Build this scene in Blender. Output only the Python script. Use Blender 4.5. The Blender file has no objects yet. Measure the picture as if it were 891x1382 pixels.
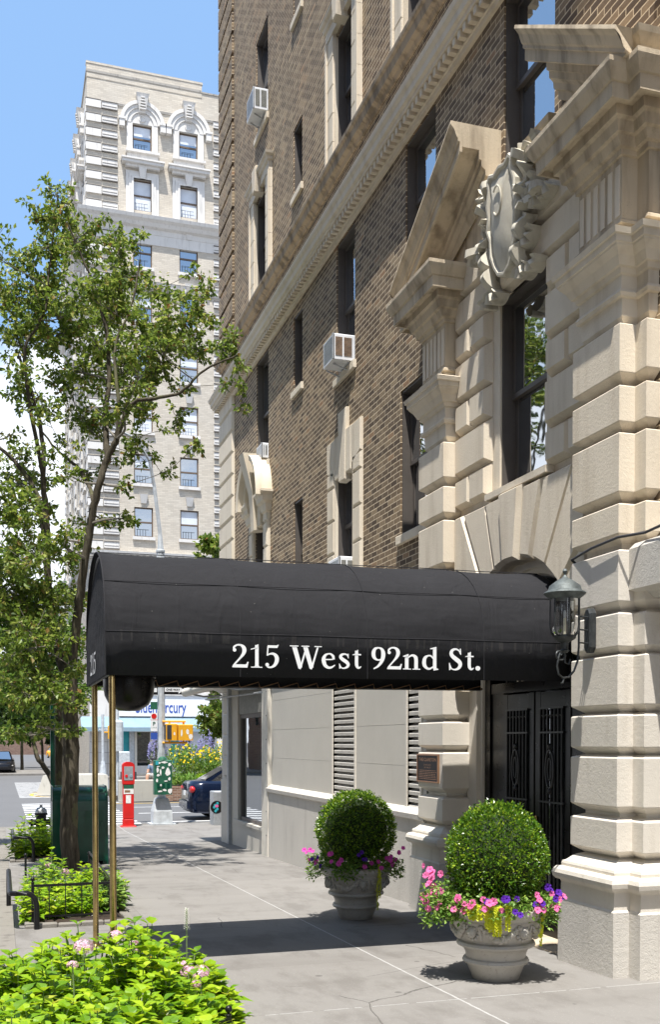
import bpy, bmesh, math, random
from mathutils import Vector, Matrix
from math import sin, cos, tan, pi, radians, sqrt, atan2, floor
random.seed(7)
R = random.random
def U(a, b): return a + (b - a) * random.random()
sc = bpy.context.scene
COL = sc.collection
# ------------------------------------------------------------------ camera numbers (also used to lay things out in metres)
F = 1392.; CX = 445.5; HY = 1000.; YAW = radians(17.73); PIT = radians(-1.3); ZC = 1.75
_fw = Vector((sin(YAW)*cos(PIT), cos(YAW)*cos(PIT), sin(PIT))); _rt = Vector((cos(YAW), -sin(YAW), 0)); _up = _rt.cross(_fw)
PYP = HY - F*tan(PIT)
def ray(x, y): return _fw + _rt*((x-CX)/F) + _up*((PYP-y)/F)
def onY(x, y, Y): r = ray(x, y); t = Y/r[1]; return Vector((t*r[0], Y, ZC+t*r[2]))
def onX(x, y, X): r = ray(x, y); t = X/r[0]; return Vector((X, t*r[1], ZC+t*r[2]))
def gz(Y): return -(Y-6.6)*0.025 if Y < 26 else -.485

# ------------------------------------------------------------------ mesh builder
class MB:
    def __init__(s): s.v = []; s.f = []; s.smooth = False
    def add(s, vs, fs):
        n = len(s.v); s.v += [tuple(v) for v in vs]; s.f += [tuple(i+n for i in f) for f in fs]; return s
    def box(s, x0, x1, y0, y1, z0, z1):
        return s.add([(x0,y0,z0),(x1,y0,z0),(x1,y1,z0),(x0,y1,z0),(x0,y0,z1),(x1,y0,z1),(x1,y1,z1),(x0,y1,z1)],
                     [(0,3,2,1),(4,5,6,7),(0,1,5,4),(1,2,6,5),(2,3,7,6),(3,0,4,7)])
    def bbox(s, x0, x1, y0, y1, z0, z1, c=.01):   # box with bevelled vertical+top edges
        pl = [(x0+c,y0),(x1-c,y0),(x1,y0+c),(x1,y1-c),(x1-c,y1),(x0+c,y1),(x0,y1-c),(x0,y0+c)]
        cx, cy = (x0+x1)/2, (y0+y1)/2
        ins = [(p[0]+(c if p[0]<cx else -c), p[1]+(c if p[1]<cy else -c)) for p in pl]
        return s.loft([[(p[0],p[1],z0) for p in pl], [(p[0],p[1],z1-c) for p in pl], [(p[0],p[1],z1) for p in ins]], True)
    def quad(s, a, b, c, d): return s.add([a,b,c,d], [(0,1,2,3)])
    def loft(s, rings, caps=True, closed=True):
        n = len(rings[0]); vs = [p for r in rings for p in r]; fs = []
        for i in range(len(rings)-1):
            for j in range(n if closed else n-1):
                k = (j+1) % n
                fs.append((i*n+j, i*n+k, (i+1)*n+k, (i+1)*n+j))
        if caps:
            fs.append(tuple(range(n))[::-1]); fs.append(tuple((len(rings)-1)*n+j for j in range(n)))
        return s.add(vs, fs)
    def tube(s, pts, r, n=8, caps=True):
        pts = [Vector(p) for p in pts]; rs = r if isinstance(r, (list, tuple)) else [r]*len(pts); rings = []; ref = None
        for i, p in enumerate(pts):
            t = (pts[min(i+1, len(pts)-1)] - pts[max(i-1, 0)])
            if t.length < 1e-9: t = Vector((0,0,1))
            t.normalize()
            if ref is None: ref = Vector((1,0,0)) if abs(t.x) < .8 else Vector((0,1,0))
            a = t.cross(ref)
            if a.length < 1e-6: a = t.orthogonal()
            a.normalize(); b = t.cross(a); ref = a.cross(t) if False else ref
            rings.append([p + (a*cos(2*pi*k/n) + b*sin(2*pi*k/n))*rs[i] for k in range(n)])
        return s.loft(rings, caps)
    def lathe(s, prof, c=(0,0,0), n=32, ax='z'):
        rings = []
        for r, z in prof:
            ring = []
            for k in range(n):
                a = 2*pi*k/n; u, v = r*cos(a), r*sin(a)
                ring.append({'z': (c[0]+u, c[1]+v, c[2]+z), 'x': (c[0]+z, c[1]+u, c[2]+v), 'y': (c[0]+u, c[1]+z, c[2]+v)}[ax])
            rings.append(ring)
        return s.loft(rings, True)
    def ell(s, c, r, n=16, m=10):
        return s.loft([[(c[0]+r[0]*sin(pi*i/m)*cos(2*pi*k/n), c[1]+r[1]*sin(pi*i/m)*sin(2*pi*k/n), c[2]+r[2]*cos(pi*i/m)) for k in range(n)]
                       for i in [.02]+list(range(1, m))+[m-.02]], True)
    def prism(s, poly, a, b, ax='x'):     # polygon in the other two coordinates, extruded from a to b
        def P(p, t): return {'x': (t,p[0],p[1]), 'y': (p[0],t,p[1]), 'z': (p[0],p[1],t)}[ax]
        return s.loft([[P(p, a) for p in poly], [P(p, b) for p in poly]], True)
    def cprism(s, poly, xf, xb, c):       # polygon in (y,z); chamfered front at xf
        ins = offs(poly, -c)
        return s.loft([[(xf,p[0],p[1]) for p in ins], [(xf+c,p[0],p[1]) for p in poly], [(xb,p[0],p[1]) for p in poly]], True)
    def cprism2(s, poly, xf, xb, c, g=.04):   # front face = poly, flanks slope outwards by g down to depth c
        back = offs(poly, g)
        return s.loft([[(xf,p[0],p[1]) for p in poly], [(xf+c,p[0],p[1]) for p in back], [(xb,p[0],p[1]) for p in back]], True)
    def planloft(s, plan, prof):          # plan polygon (x,y) offset outwards per (z, off)
        return s.loft([[(p[0],p[1],z) for p in offs(plan, o)] for z, o in prof], True)
def area(poly): return sum(poly[i][0]*poly[(i+1)%len(poly)][1]-poly[(i+1)%len(poly)][0]*poly[i][1] for i in range(len(poly)))/2
def offs(poly, d):
    n = len(poly); sg = 1 if area(poly) > 0 else -1; out = []
    for i in range(n):
        p0, p1, p2 = Vector(poly[i-1]), Vector(poly[i]), Vector(poly[(i+1)%n])
        e1 = (p1-p0).normalized(); e2 = (p2-p1).normalized()
        n1 = Vector((e1.y,-e1.x))*sg; n2 = Vector((e2.y,-e2.x))*sg
        m = n1+n2; k = m.dot(n1)
        if abs(k) < .25: k = .25 if k >= 0 else -.25
        out.append(tuple(p1 + m*(d/k)))
    return out
OFF = {}
def build(name, mb, m, parent=None, smooth=False, recalc=True, ang=38):
    off = OFF.get(parent.name, Vector((0,0,0))) if parent else Vector((0,0,0))
    me = bpy.data.meshes.new(name)
    me.from_pydata([(v[0]-off[0], v[1]-off[1], v[2]-off[2]) for v in mb.v], [], mb.f)
    if recalc:
        bm = bmesh.new(); bm.from_mesh(me); bmesh.ops.recalc_face_normals(bm, faces=bm.faces); bm.to_mesh(me); bm.free()
    if smooth:
        me.polygons.foreach_set('use_smooth', [True]*len(me.polygons)); me.set_sharp_from_angle(angle=radians(ang))
    me.materials.append(m); me.update()
    o = bpy.data.objects.new(name, me); COL.objects.link(o)
    if parent: o.parent = parent
    OFF[o.name] = off
    return o
def tag(o, label, cat, group=None):
    o['label'] = label; o['category'] = cat
    if group: o['group'] = group
    return o
def thing(name, loc, label, cat, group=None):
    o = bpy.data.objects.new(name, None); COL.objects.link(o); o.location = loc; o.empty_display_size = .1
    OFF[o.name] = Vector(loc); return tag(o, label, cat, group)
def struct(name, mb, m, kind='structure', smooth=False, recalc=True):
    o = build(name, mb, m, None, smooth, recalc); o['kind'] = kind; return o
def copytree(o, loc, parent=None):
    c = o.copy(); COL.objects.link(c)
    if parent is None: c.location = loc
    else: c.parent = parent
    for ch in list(o.children): copytree(ch, None, c)
    return c
# solo thing: single mesh with its origin at loc
def solo(name, mb, m, loc, label, cat, group=None, smooth=False, recalc=True):
    class _P: pass
    loc = Vector(loc); me_mb = MB(); me_mb.v = [(v[0]-loc[0], v[1]-loc[1], v[2]-loc[2]) for v in mb.v]; me_mb.f = mb.f
    o = build(name, me_mb, m, None, smooth, recalc); o.location = loc
    return tag(o, label, cat, group)

# ------------------------------------------------------------------ materials
class NT:
    def __init__(s, name):
        s.m = bpy.data.materials.new(name); s.m.use_nodes = True; s.t = s.m.node_tree; s.t.nodes.clear()
        s.out = s.n('ShaderNodeOutputMaterial')
    def n(s, ty, **kw):
        x = s.t.nodes.new(ty)
        for k, v in kw.items(): setattr(x, k, v)
        return x
    def l(s, a, b): s.t.links.new(a, b)
    def val(s, sock, v):
        if hasattr(v, 'is_linked') or isinstance(v, bpy.types.NodeSocket): s.l(v, sock)
        else: sock.default_value = v
    def math(s, op, a, b=0., c=None):
        x = s.n('ShaderNodeMath', operation=op); s.val(x.inputs[0], a); s.val(x.inputs[1], b)
        if c is not None: s.val(x.inputs[2], c)
        return x.outputs[0]
    def mix(s, f, a, b, mode='MIX'):
        x = s.n('ShaderNodeMix', data_type='RGBA', blend_type=mode); s.val(x.inputs[0], f); s.val(x.inputs[6], a); s.val(x.inputs[7], b); return x.outputs[2]
    def noise(s, vec, scale, detail=4, rough=.55, dist=0.):
        x = s.n('ShaderNodeTexNoise'); s.l(vec, x.inputs['Vector']); x.inputs['Scale'].default_value = scale
        x.inputs['Detail'].default_value = detail; x.inputs['Roughness'].default_value = rough; x.inputs['Distortion'].default_value = dist; return x.outputs['Fac']
    def ramp(s, f, stops):
        x = s.n('ShaderNodeValToRGB'); s.l(f, x.inputs[0]); e = x.color_ramp.elements
        while len(e) > 1: e.remove(e[-1])
        e[0].position = stops[0][0]; e[0].color = c4(stops[0][1])
        for p, c in stops[1:]: k = e.new(p); k.color = c4(c)
        return x.outputs[0]
    def map(s, vec, sc_):
        x = s.n('ShaderNodeMapping'); s.l(vec, x.inputs[0]); x.inputs['Scale'].default_value = sc_; return x.outputs[0]
    def pos(s): return s.n('ShaderNodeNewGeometry').outputs['Position']
    def obj(s): return s.n('ShaderNodeTexCoord').outputs['Object']
    def bump(s, h, strength=.3, dist=.01, nrm=None):
        x = s.n('ShaderNodeBump'); s.l(h, x.inputs['Height']); x.inputs['Strength'].default_value = strength; x.inputs['Distance'].default_value = dist
        if nrm is not None: s.l(nrm, x.inputs['Normal'])
        return x.outputs[0]
    def pbr(s, col, rough=.7, metal=0., nrm=None, spec=.4, **kw):
        b = s.n('ShaderNodeBsdfPrincipled'); s.val(b.inputs['Base Color'], col if not isinstance(col, tuple) else c4(col))
        s.val(b.inputs['Roughness'], rough); s.val(b.inputs['Metallic'], metal); b.inputs['Specular IOR Level'].default_value = spec
        if nrm is not None: s.l(nrm, b.inputs['Normal'])
        for k, v in kw.items(): s.val(b.inputs[k.replace('_', ' ')], v)
        s.l(b.outputs[0], s.out.inputs[0]); return b
def c4(c): return tuple(c) if len(c) == 4 else (c[0], c[1], c[2], 1.)
def sc3(c, k): return tuple(min(1, x*k) for x in c[:3])
def simple(name, col, rough=.6, metal=0., var=.15, scale=6., bump=.1, bscale=60., spec=.4, dist=.004):
    t = NT(name); p = t.obj()
    n1 = t.noise(p, scale, 5)
    c = t.ramp(n1, [(.3, sc3(col, 1-var)), (.7, sc3(col, 1+var))])
    nr = t.bump(t.noise(p, bscale, 4), bump, dist) if bump else None
    r = t.math('MULTIPLY_ADD', t.noise(p, scale*3, 3), .2, rough-.1)
    t.pbr(c, r, metal, nr, spec); return t.m

def brick_mat(name, tones, mortar, w=.2, h=.0677, mw=.010, bumpd=.006, far=False):
    t = NT(name); P = t.pos(); s = t.n('ShaderNodeSeparateXYZ'); t.l(P, s.inputs[0])
    u = t.math('ADD', s.outputs[0], s.outputs[1]); z = s.outputs[2]
    wob = t.math('MULTIPLY', t.math('SUBTRACT', t.noise(P, 3., 2), .5), .008)
    zr = t.math('DIVIDE', t.math('ADD', z, wob), h); row = t.math('FLOOR', zr); fz = t.math('FRACT', zr)
    odd = t.math('MULTIPLY', t.math('FRACT', t.math('MULTIPLY', row, .5)), 1.)
    # running bond with every third course headers
    ur = t.math('ADD', t.math('DIVIDE', u, w), odd); col = t.math('FLOOR', ur); fu = t.math('FRACT', ur)
    def edge(f, size):
        a = t.math('SUBTRACT', .5, t.math('ABSOLUTE', t.math('SUBTRACT', f, .5)))
        return t.math('MULTIPLY', a, size)
    d = t.math('MINIMUM', edge(fu, w), edge(fz, h))
    d = t.math('ADD', d, t.math('MULTIPLY', t.math('SUBTRACT', t.noise(P, 90., 2), .5), .0035))
    mr = t.n('ShaderNodeMapRange', interpolation_type='SMOOTHSTEP'); t.l(d, mr.inputs[0]); mr.inputs[1].default_value = mw*.32; mr.inputs[2].default_value = mw*.62
    mask = mr.outputs[0]
    cv = t.n('ShaderNodeCombineXYZ'); t.l(col, cv.inputs[0]); t.l(row, cv.inputs[1])
    wn = t.n('ShaderNodeTexWhiteNoise', noise_dimensions='2D'); t.l(cv.outputs[0], wn.inputs['Vector'])
    c = t.ramp(wn.outputs['Value'], tones)
    n2 = t.noise(P, 35., 5, .65); c = t.mix(t.math('MULTIPLY', n2, .6), c, c4(sc3(tones[0][1], .8)))
    big = t.noise(P, .45, 3); c = t.mix(t.math('MULTIPLY', t.math('SUBTRACT', big, .35), .7), c, c4(tones[-1][1]), 'OVERLAY')
    mc = t.mix(t.noise(P, 2.2, 3), c4(sc3(mortar, .72)), c4(sc3(mortar, 1.15)))
    cc = t.mix(mask, mc, c)
    hgt = t.math('ADD', t.math('MULTIPLY', mask, 1.), t.math('MULTIPLY', n2, .35))
    t.pbr(cc, .85, 0, t.bump(hgt, .6, bumpd), .25); return t.m

def stone_mat(name, col, grime, gthr=.55, gsoft=.14, gamt=.7, rough=.8, tile=False, bump=.25, bs=45., warm=None):
    t = NT(name); P = t.pos()
    n1 = t.noise(P, 1.3, 6, .6); n2 = t.noise(P, 9., 5, .6)
    c = t.mix(n1, c4(sc3(col, .86)), c4(sc3(col, 1.1)))
    c = t.mix(t.math('MULTIPLY', n2, .35), c, c4(warm or sc3(col, .8)))
    st = t.noise(t.map(P, (6., 6., .8)), 1.1, 4, .55, .0)          # drip streaks
    mr = t.n('ShaderNodeMapRange', interpolation_type='SMOOTHSTEP'); t.l(st, mr.inputs[0]); mr.inputs[1].default_value = gthr; mr.inputs[2].default_value = gthr+gsoft
    c = t.mix(t.math('MULTIPLY', mr.outputs[0], gamt), c, c4(grime))
    pit = t.n('ShaderNodeTexVoronoi'); t.l(P, pit.inputs['Vector']); pit.inputs['Scale'].default_value = 55.; pt = t.math('MULTIPLY', t.math('LESS_THAN', pit.outputs['Distance'], .2), t.math('GREATER_THAN', t.noise(P, 4., 3), .55))
    c = t.mix(t.math('MULTIPLY', pt, .25), c, c4(sc3(grime, .8)))
    h = t.math('SUBTRACT', t.math('ADD', t.noise(P, bs, 5, .6), t.math('MULTIPLY', t.noise(P, bs*4, 2), .5)), pt)
    t.pbr(c, rough, 0, t.bump(h, bump, .006), .25); return t.m

M = {}
M['brick'] = brick_mat('brown brick', [(0., (.105,.078,.055)), (.2, (.155,.115,.078)), (.5, (.225,.168,.110)), (.8, (.305,.232,.15)), (.95, (.41,.32,.205)), (1., (.38,.23,.13))], (.66,.54,.38), mw=.0110, bumpd=.009)
M['stone'] = stone_mat('cream limestone', (.74,.655,.525), (.46,.38,.28), .44, .36, .55, bump=.45)
M['stone_paint'] = stone_mat('cream painted stone', (.70,.65,.57), (.50,.455,.385), .54, .22, .5, .65, bump=.4, bs=26.)
M['stone_dark'] = stone_mat('weathered limestone', (.60,.505,.37), (.24,.19,.135), .40, .36, .85, bump=.45)
M['stone_shield'] = stone_mat('grey carved stone', (.60,.56,.465), (.27,.235,.18), .5, .25, .7)
M['band'] = stone_mat('stone band course', (.40,.32,.23), (.12,.095,.07), .42, .25, .8)
M['wall_paint'] = stone_mat('pale grey painted wall', (.56,.53,.47), (.42,.39,.33), .62, .2, .3, .6, bump=.12, bs=25.)
M['plinth'] = stone_mat('grey stucco plinth', (.58,.55,.50), (.38,.355,.32), .52, .25, .5, .85, bump=.7, bs=28.)
M['frame_dark'] = simple('dark bronze window metal', (.105,.092,.082), .5, .1, .12, 4, .02)
M['frame_far'] = simple('brown window frame', (.12,.085,.06), .6)
def glass_mat(name, col, rough=.02, spec=1.6, wav=.15, metal=0.):
    t = NT(name); P = t.pos()
    nr = t.bump(t.noise(P, 1.8, 2), wav, .02)
    b = t.pbr(col, rough, metal, nr, .5); b.inputs['IOR'].default_value = 1.5
    g_ = t.n('ShaderNodeBsdfGlossy'); g_.inputs['Roughness'].default_value = rough; g_.inputs['Color'].default_value = (.92,.96,1.,1); t.l(nr, g_.inputs['Normal'])
    mx = t.n('ShaderNodeMixShader'); mx.inputs[0].default_value = (spec-1)*.42; t.l(b.outputs[0], mx.inputs[1]); t.l(g_.outputs[0], mx.inputs[2]); t.l(mx.outputs[0], t.out.inputs[0])
    return t.m
M['glass'] = glass_mat('window glass', (.012,.015,.02), .02, 2.3)
M['glass_store'] = glass_mat('shop window glass', (.02,.028,.03), .015, 1.9, .03)
M['glass_far'] = glass_mat('far window glass', (.03,.045,.06), .05, 2.1, .1)
M['blind'] = simple('white roller blind', (.62,.66,.72), .3, 0, .08, 2, .0)
M['bluecurtain'] = simple('blue curtain', (.06,.20,.30), .5, 0, .2, 3, .0)
M['white_metal'] = simple('white enamelled metal', (.72,.74,.77), .4, 0, .06, 9, .03)
M['ac_grille'] = simple('rusty grille fins', (.20,.13,.08), .7, .1, .4, 14, .3, 60)
M['ac_grey'] = simple('grey grille', (.22,.22,.20), .6, .2, .2, 14, .2, 60)
M['black_metal'] = simple('black painted metal', (.012,.012,.013), .35, .3, .2, 20, .06, 80)
M['black_gloss'] = simple('black gloss lacquer', (.006,.005,.005), .3, .0, .2, 3, .0, spec=.25)
M['brass'] = simple('polished brass', (.58,.43,.19), .22, 1., .25, 9, .05, 30)
M['mahog'] = simple('dark reddish timber', (.025,.010,.008), .55, 0, .3, 3, .05)
M['verdigris'] = simple('verdigris metal', (.105,.12,.12), .6, .4, .4, 16, .3, 60)
M['verd_dark'] = simple('dark bronze lantern metal', (.055,.06,.062), .5, .5, .4, 18, .2, 60)
M['bronze'] = simple('bronze plaque', (.028,.025,.028), .45, .6, .2, 12, .1)
M['copper'] = simple('copper rim', (.42,.24,.15), .4, .8, .15, 12, .05)
M['steel'] = simple('galvanised steel', (.38,.40,.42), .5, .5, .15, 12, .08)
M['pole_grey'] = simple('pale grey paint', (.46,.49,.51), .55, .1, .2, 7, .2, 30)
M['pole_cream'] = simple('cream painted column', (.66,.62,.54), .5, 0, .08, 6, .1, 40)
M['red'] = simple('red paint', (.56,.014,.012), .4, 0, .12, 4, .08, 30)
M['green_dark'] = simple('dark green enamel', (.004,.055,.032), .2, .0, .25, 3, .04, 25, spec=.4)
M['green_box'] = simple('green control box paint', (.015,.10,.055), .5, 0, .3, 6, .1)
M['yellow'] = simple('signal yellow paint', (.72,.36,.02), .45, 0, .12, 9, .1)
M['sticker'] = simple('torn white sticker', (.72,.72,.70), .6, 0, .15, 20, .1)
M['white_letter'] = simple('white lettering', (.74,.75,.76), .7, 0, .03, 5, .05)
M['blue_letter'] = simple('blue sign letters', (.03,.08,.36), .5, 0, .05, 5, .0)
M['signwhite'] = simple('white sign board', (.74,.76,.78), .5, 0, .05, 2, .0)
M['awning_blue'] = simple('light blue awning cloth', (.20,.29,.35), .8, 0, .08, 2, .05)
M['teal'] = simple('teal window poster', (.03,.34,.40), .5, 0, .15, 2, .0)
M['carblue'] = simple('dark blue car paint', (.005,.012,.035), .12, .3, .1, 2, .0, spec=.6)
M['carblack'] = simple('black car paint', (.01,.01,.012), .12, .3, .1, 2, .0, spec=.6)
M['taxi'] = simple('yellow cab paint', (.80,.38,.01), .2, 0, .05, 2, .0)
M['rubber'] = simple('tyre rubber', (.02,.02,.02), .8)
M['taillight'] = simple('red lamp lens', (.55,.01,.01), .1, 0, .1, 4, .0, spec=.7)
M['lens'] = simple('pale lamp lens', (.6,.6,.6), .1, 0, .05, 4, .0)
M['bumper'] = simple('grey bumper plastic', (.04,.04,.045), .5)
M['concrete'] = stone_mat('cast concrete', (.40,.385,.34), (.22,.21,.18), .55, .2, .5, .9, bump=.4)
M['med_brick'] = brick_mat('red brick edging', [(0., (.14,.07,.05)), (.6, (.26,.15,.10)), (1., (.36,.24,.17))], (.4,.36,.3))
M['soil'] = simple('dark potting soil', (.035,.024,.017), .95, 0, .4, 30, .8, 70, dist=.02)
M['skin'] = simple('skin', (.42,.24,.16), .5, 0, .06)
M['shirt'] = simple('grey blue shirt', (.12,.17,.25), .85, 0, .1)
M['trouser'] = simple('pale trousers', (.52,.50,.47), .85, 0, .1)
M['hair'] = simple('dark hair', (.02,.015,.012), .7)
M['candle'] = simple('ivory candle sleeve', (.75,.68,.5), .5)
t = NT('clear lantern glass'); g = t.n('ShaderNodeBsdfGlossy'); g.inputs['Roughness'].default_value = .03; tr = t.n('ShaderNodeBsdfTransparent'); tr.inputs[0].default_value = (.86,.88,.88,1)
fr = t.n('ShaderNodeFresnel'); fr.inputs[0].default_value = 1.5; mx = t.n('ShaderNodeMixShader'); t.l(t.math('MULTIPLY_ADD', fr.outputs[0], 1., .06), mx.inputs[0]); t.l(tr.outputs[0], mx.inputs[1]); t.l(g.outputs[0], mx.inputs[2]); t.l(mx.outputs[0], t.out.inputs[0]); M['clearglass'] = t.m
# canopy cloth: charcoal weave with dust
t = NT('black canopy canvas'); P = t.pos()
w1 = t.n('ShaderNodeTexWave'); t.l(P, w1.inputs[0]); w1.inputs['Scale'].default_value = 160.; w1.bands_direction = 'X'
w2 = t.n('ShaderNodeTexWave'); t.l(P, w2.inputs[0]); w2.inputs['Scale'].default_value = 160.; w2.bands_direction = 'Z'
c = t.mix(t.noise(P, 1.7, 6, .6), (.017,.017,.019,1), (.030,.030,.033,1))
sp = t.n('ShaderNodeTexVoronoi'); t.l(P, sp.inputs['Vector']); sp.inputs['Scale'].default_value = 9.; 
spk = t.math('LESS_THAN', sp.outputs['Distance'], .035)
c = t.mix(t.math('MULTIPLY', spk, .35), c, (.3,.29,.27,1))
st = t.noise(t.map(P, (22., 22., 1.3)), 1.2, 4, .6); zz = t.n('ShaderNodeSeparateXYZ'); t.l(P, zz.inputs[0])
band = t.math('MULTIPLY', t.math('GREATER_THAN', zz.outputs[2], 2.49), t.math('LESS_THAN', zz.outputs[2], 2.572))
stm = t.math('MULTIPLY', t.math('GREATER_THAN', st, .56), band)
c = t.mix(t.math('MULTIPLY', stm, .045), c, (.35,.32,.28,1))
wr = t.noise(t.map(P, (1., 1., 3.)), 1.1, 3, .5)
wr2 = t.noise(t.map(P, (3., 3., .5)), 2.2, 3, .5, .8); nb = t.bump(t.math('ADD', wr, t.math('MULTIPLY', wr2, .5)), .6, .06); nb = t.bump(t.math('ADD', w1.outputs[1], w2.outputs[1]), .25, .001, nb)
t.pbr(c, .9, 0, nb, .12); M['canvas'] = t.m
M['seam'] = simple('faded black seam cloth', (.03,.03,.033), .9, spec=.1)
M['cord'] = simple('brown lacing cord', (.22,.13,.07), .8)
# sidewalk concrete
t = NT('sidewalk concrete'); P = t.pos(); s = t.n('ShaderNodeSeparateXYZ'); t.l(P, s.inputs[0])
n1 = t.noise(P, .8, 6, .6); n2 = t.noise(P, 120., 3, .7); n3 = t.noise(t.map(P, (1.,.45,1.)), 3., 6, .65)
c = t.mix(n1, (.175,.166,.155,1), (.255,.243,.227,1)); c = t.mix(t.math('MULTIPLY', n2, .5), c, (.145,.137,.126,1))
st = t.n('ShaderNodeMapRange'); t.l(n3, st.inputs[0]); st.inputs[1].default_value = .48; st.inputs[2].default_value = .62
c = t.mix(t.math('MULTIPLY', st.outputs[0], .55), c, (.12,.11,.10,1))
def line(coord, at, w, period=None):
    if period: q = t.math('ABSOLUTE', t.math('SUBTRACT', t.math('FRACT', t.math('ADD', t.math('DIVIDE', t.math('SUBTRACT', coord, at), period), .5)), .5)); return t.math('LESS_THAN', q, w/period)
    return t.math('LESS_THAN', t.math('ABSOLUTE', t.math('SUBTRACT', coord, at)), w)
X_, Y_ = s.outputs[0], s.outputs[1]
wobx = t.math('ADD', X_, t.math('MULTIPLY', t.math('SUBTRACT', t.noise(P, 14., 3), .5), .012)); woby = t.math('ADD', Y_, t.math('MULTIPLY', t.math('SUBTRACT', t.noise(P, 14., 3), .5), .012))
dk = t.math('MAXIMUM', line(wobx, 1.42, .004), line(woby, 6.35, .005, 1.53))
slab = t.n('ShaderNodeTexWhiteNoise', noise_dimensions='2D'); cv = t.n('ShaderNodeCombineXYZ')
t.l(t.math('FLOOR', t.math('DIVIDE', t.math('SUBTRACT', X_, 2.95), 1.53)), cv.inputs[0]); t.l(t.math('FLOOR', t.math('DIVIDE', t.math('SUBTRACT', Y_, 6.35), 1.53)), cv.inputs[1]); t.l(cv.outputs[0], slab.inputs['Vector'])
c = t.mix(t.math('MULTIPLY', slab.outputs[0], .22), c, (.29,.275,.255,1))
c = t.mix(t.math('MULTIPLY', dk, .45), c, (.12,.11,.10,1))
gum = t.n('ShaderNodeTexVoronoi'); t.l(P, gum.inputs['Vector']); gum.inputs['Scale'].default_value = 1.9; gum.inputs['Randomness'].default_value = 1.
gm = t.math('LESS_THAN', gum.outputs['Distance'], .055); c = t.mix(t.math('MULTIPLY', gm, .6), c, (.07,.065,.06,1))
wl = t.math('MAXIMUM', line(wobx, 2.95, .008), t.math('MULTIPLY', line(woby, 6.35, .006), t.math('GREATER_THAN', t.noise(P, 9., 4), .42)))
wl = t.math('MULTIPLY', wl, t.math('MULTIPLY_ADD', t.noise(P, 25., 4), .8, .1))
vc = t.n('ShaderNodeTexVoronoi', feature='DISTANCE_TO_EDGE'); wv = t.n('ShaderNodeMix', data_type='VECTOR'); nv = t.n('ShaderNodeTexNoise'); t.l(P, nv.inputs['Vector']); nv.inputs['Scale'].default_value = 2.; nv.inputs['Detail'].default_value = 6; wv.inputs[0].default_value = .12; t.l(P, wv.inputs[4]); t.l(nv.outputs['Color'], wv.inputs[5]); t.l(wv.outputs[1], vc.inputs['Vector']); vc.inputs['Scale'].default_value = .42
crk = t.math('MULTIPLY', t.math('LESS_THAN', vc.outputs['Distance'], .0016), t.math('GREATER_THAN', t.noise(P, .55, 2), .52)); c = t.mix(t.math('MULTIPLY', crk, .7), c, (.06,.055,.05,1))
sp2 = t.n('ShaderNodeTexVoronoi'); t.l(P, sp2.inputs['Vector']); sp2.inputs['Scale'].default_value = 38.; c = t.mix(t.math('MULTIPLY', t.math('LESS_THAN', sp2.outputs['Distance'], .16), .35), c, (.34,.325,.30,1)); big = t.noise(t.map(P, (.5, 1.6, 1.)), .9, 5, .6); c = t.mix(t.math('MULTIPLY', t.math('GREATER_THAN', big, .5), t.math('MULTIPLY', t.math('SUBTRACT', big, .5), 1.6)), c, (.11,.10,.09,1))
c = t.mix(wl, c, (.50,.50,.49,1))
hh = t.math('SUBTRACT', t.math('ADD', t.math('MULTIPLY', n2, .5), t.noise(P, 4., 5)), t.math('MULTIPLY', dk, 3.))
t.pbr(c, .88, 0, t.bump(hh, .35, .004), .3); M['sidewalk'] = t.m
t = NT('asphalt'); P = t.pos(); n1 = t.noise(P, .35, 6, .6); n2 = t.noise(P, 60., 3, .7)
c = t.mix(n1, (.085,.086,.09,1), (.13,.13,.132,1)); c = t.mix(t.math('MULTIPLY', n2, .6), c, (.16,.16,.16,1)); t.pbr(c, .9, 0, t.bump(n2, .4, .01), .3); M['asphalt'] = t.m
t = NT('worn road paint'); P = t.pos(); n1 = t.noise(P, 3.5, 6, .7); c = t.mix(t.ramp(n1, [(.5, (0,0,0)), (.72, (1,1,1))]), (.70,.70,.69,1), (.22,.22,.22,1)); t.pbr(c, .8, 0, None, .3); M['roadpaint'] = t.m
M['yellowpaint'] = simple('yellow road paint', (.65,.42,.06), .8, 0, .2)
M['kerb'] = stone_mat('granite kerb', (.22,.205,.18), (.10,.09,.08), .5, .2, .6, .9, bump=.6)
def leaf_mat(name, stops, trans=.35, rough=.42, spec=.35):
    t = NT(name); g = t.n('ShaderNodeNewGeometry'); c = t.ramp(g.outputs['Random Per Island'], stops)
    b = t.n('ShaderNodeBsdfPrincipled'); t.l(c, b.inputs['Base Color']); b.inputs['Roughness'].default_value = rough; b.inputs['Specular IOR Level'].default_value = spec
    tl = t.n('ShaderNodeBsdfTranslucent'); hs = t.n('ShaderNodeHueSaturation'); hs.inputs['Value'].default_value = 1.5; hs.inputs['Hue'].default_value = .485; t.l(c, hs.inputs['Color']); t.l(hs.outputs[0], tl.inputs[0])
    mx = t.n('ShaderNodeMixShader'); mx.inputs[0].default_value = trans; t.l(b.outputs[0], mx.inputs[1]); t.l(tl.outputs[0], mx.inputs[2]); t.l(mx.outputs[0], t.out.inputs[0]); return t.m
M['leaf_tree'] = leaf_mat('pear tree leaves', [(0., (.06,.105,.016)), (.4, (.11,.18,.024)), (.75, (.20,.28,.042)), (.93, (.34,.38,.10)), (1., (.22,.12,.04))], .45)
M['leaf_tree2'] = leaf_mat('green street tree leaves', [(0., (.04,.10,.014)), (.5, (.085,.17,.024)), (.85, (.15,.26,.04)), (1., (.24,.33,.07))])
M['leaf_far'] = leaf_mat('distant tree leaves', [(0., (.02,.045,.012)), (.6, (.045,.08,.02)), (1., (.08,.12,.03))], .25)
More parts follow.
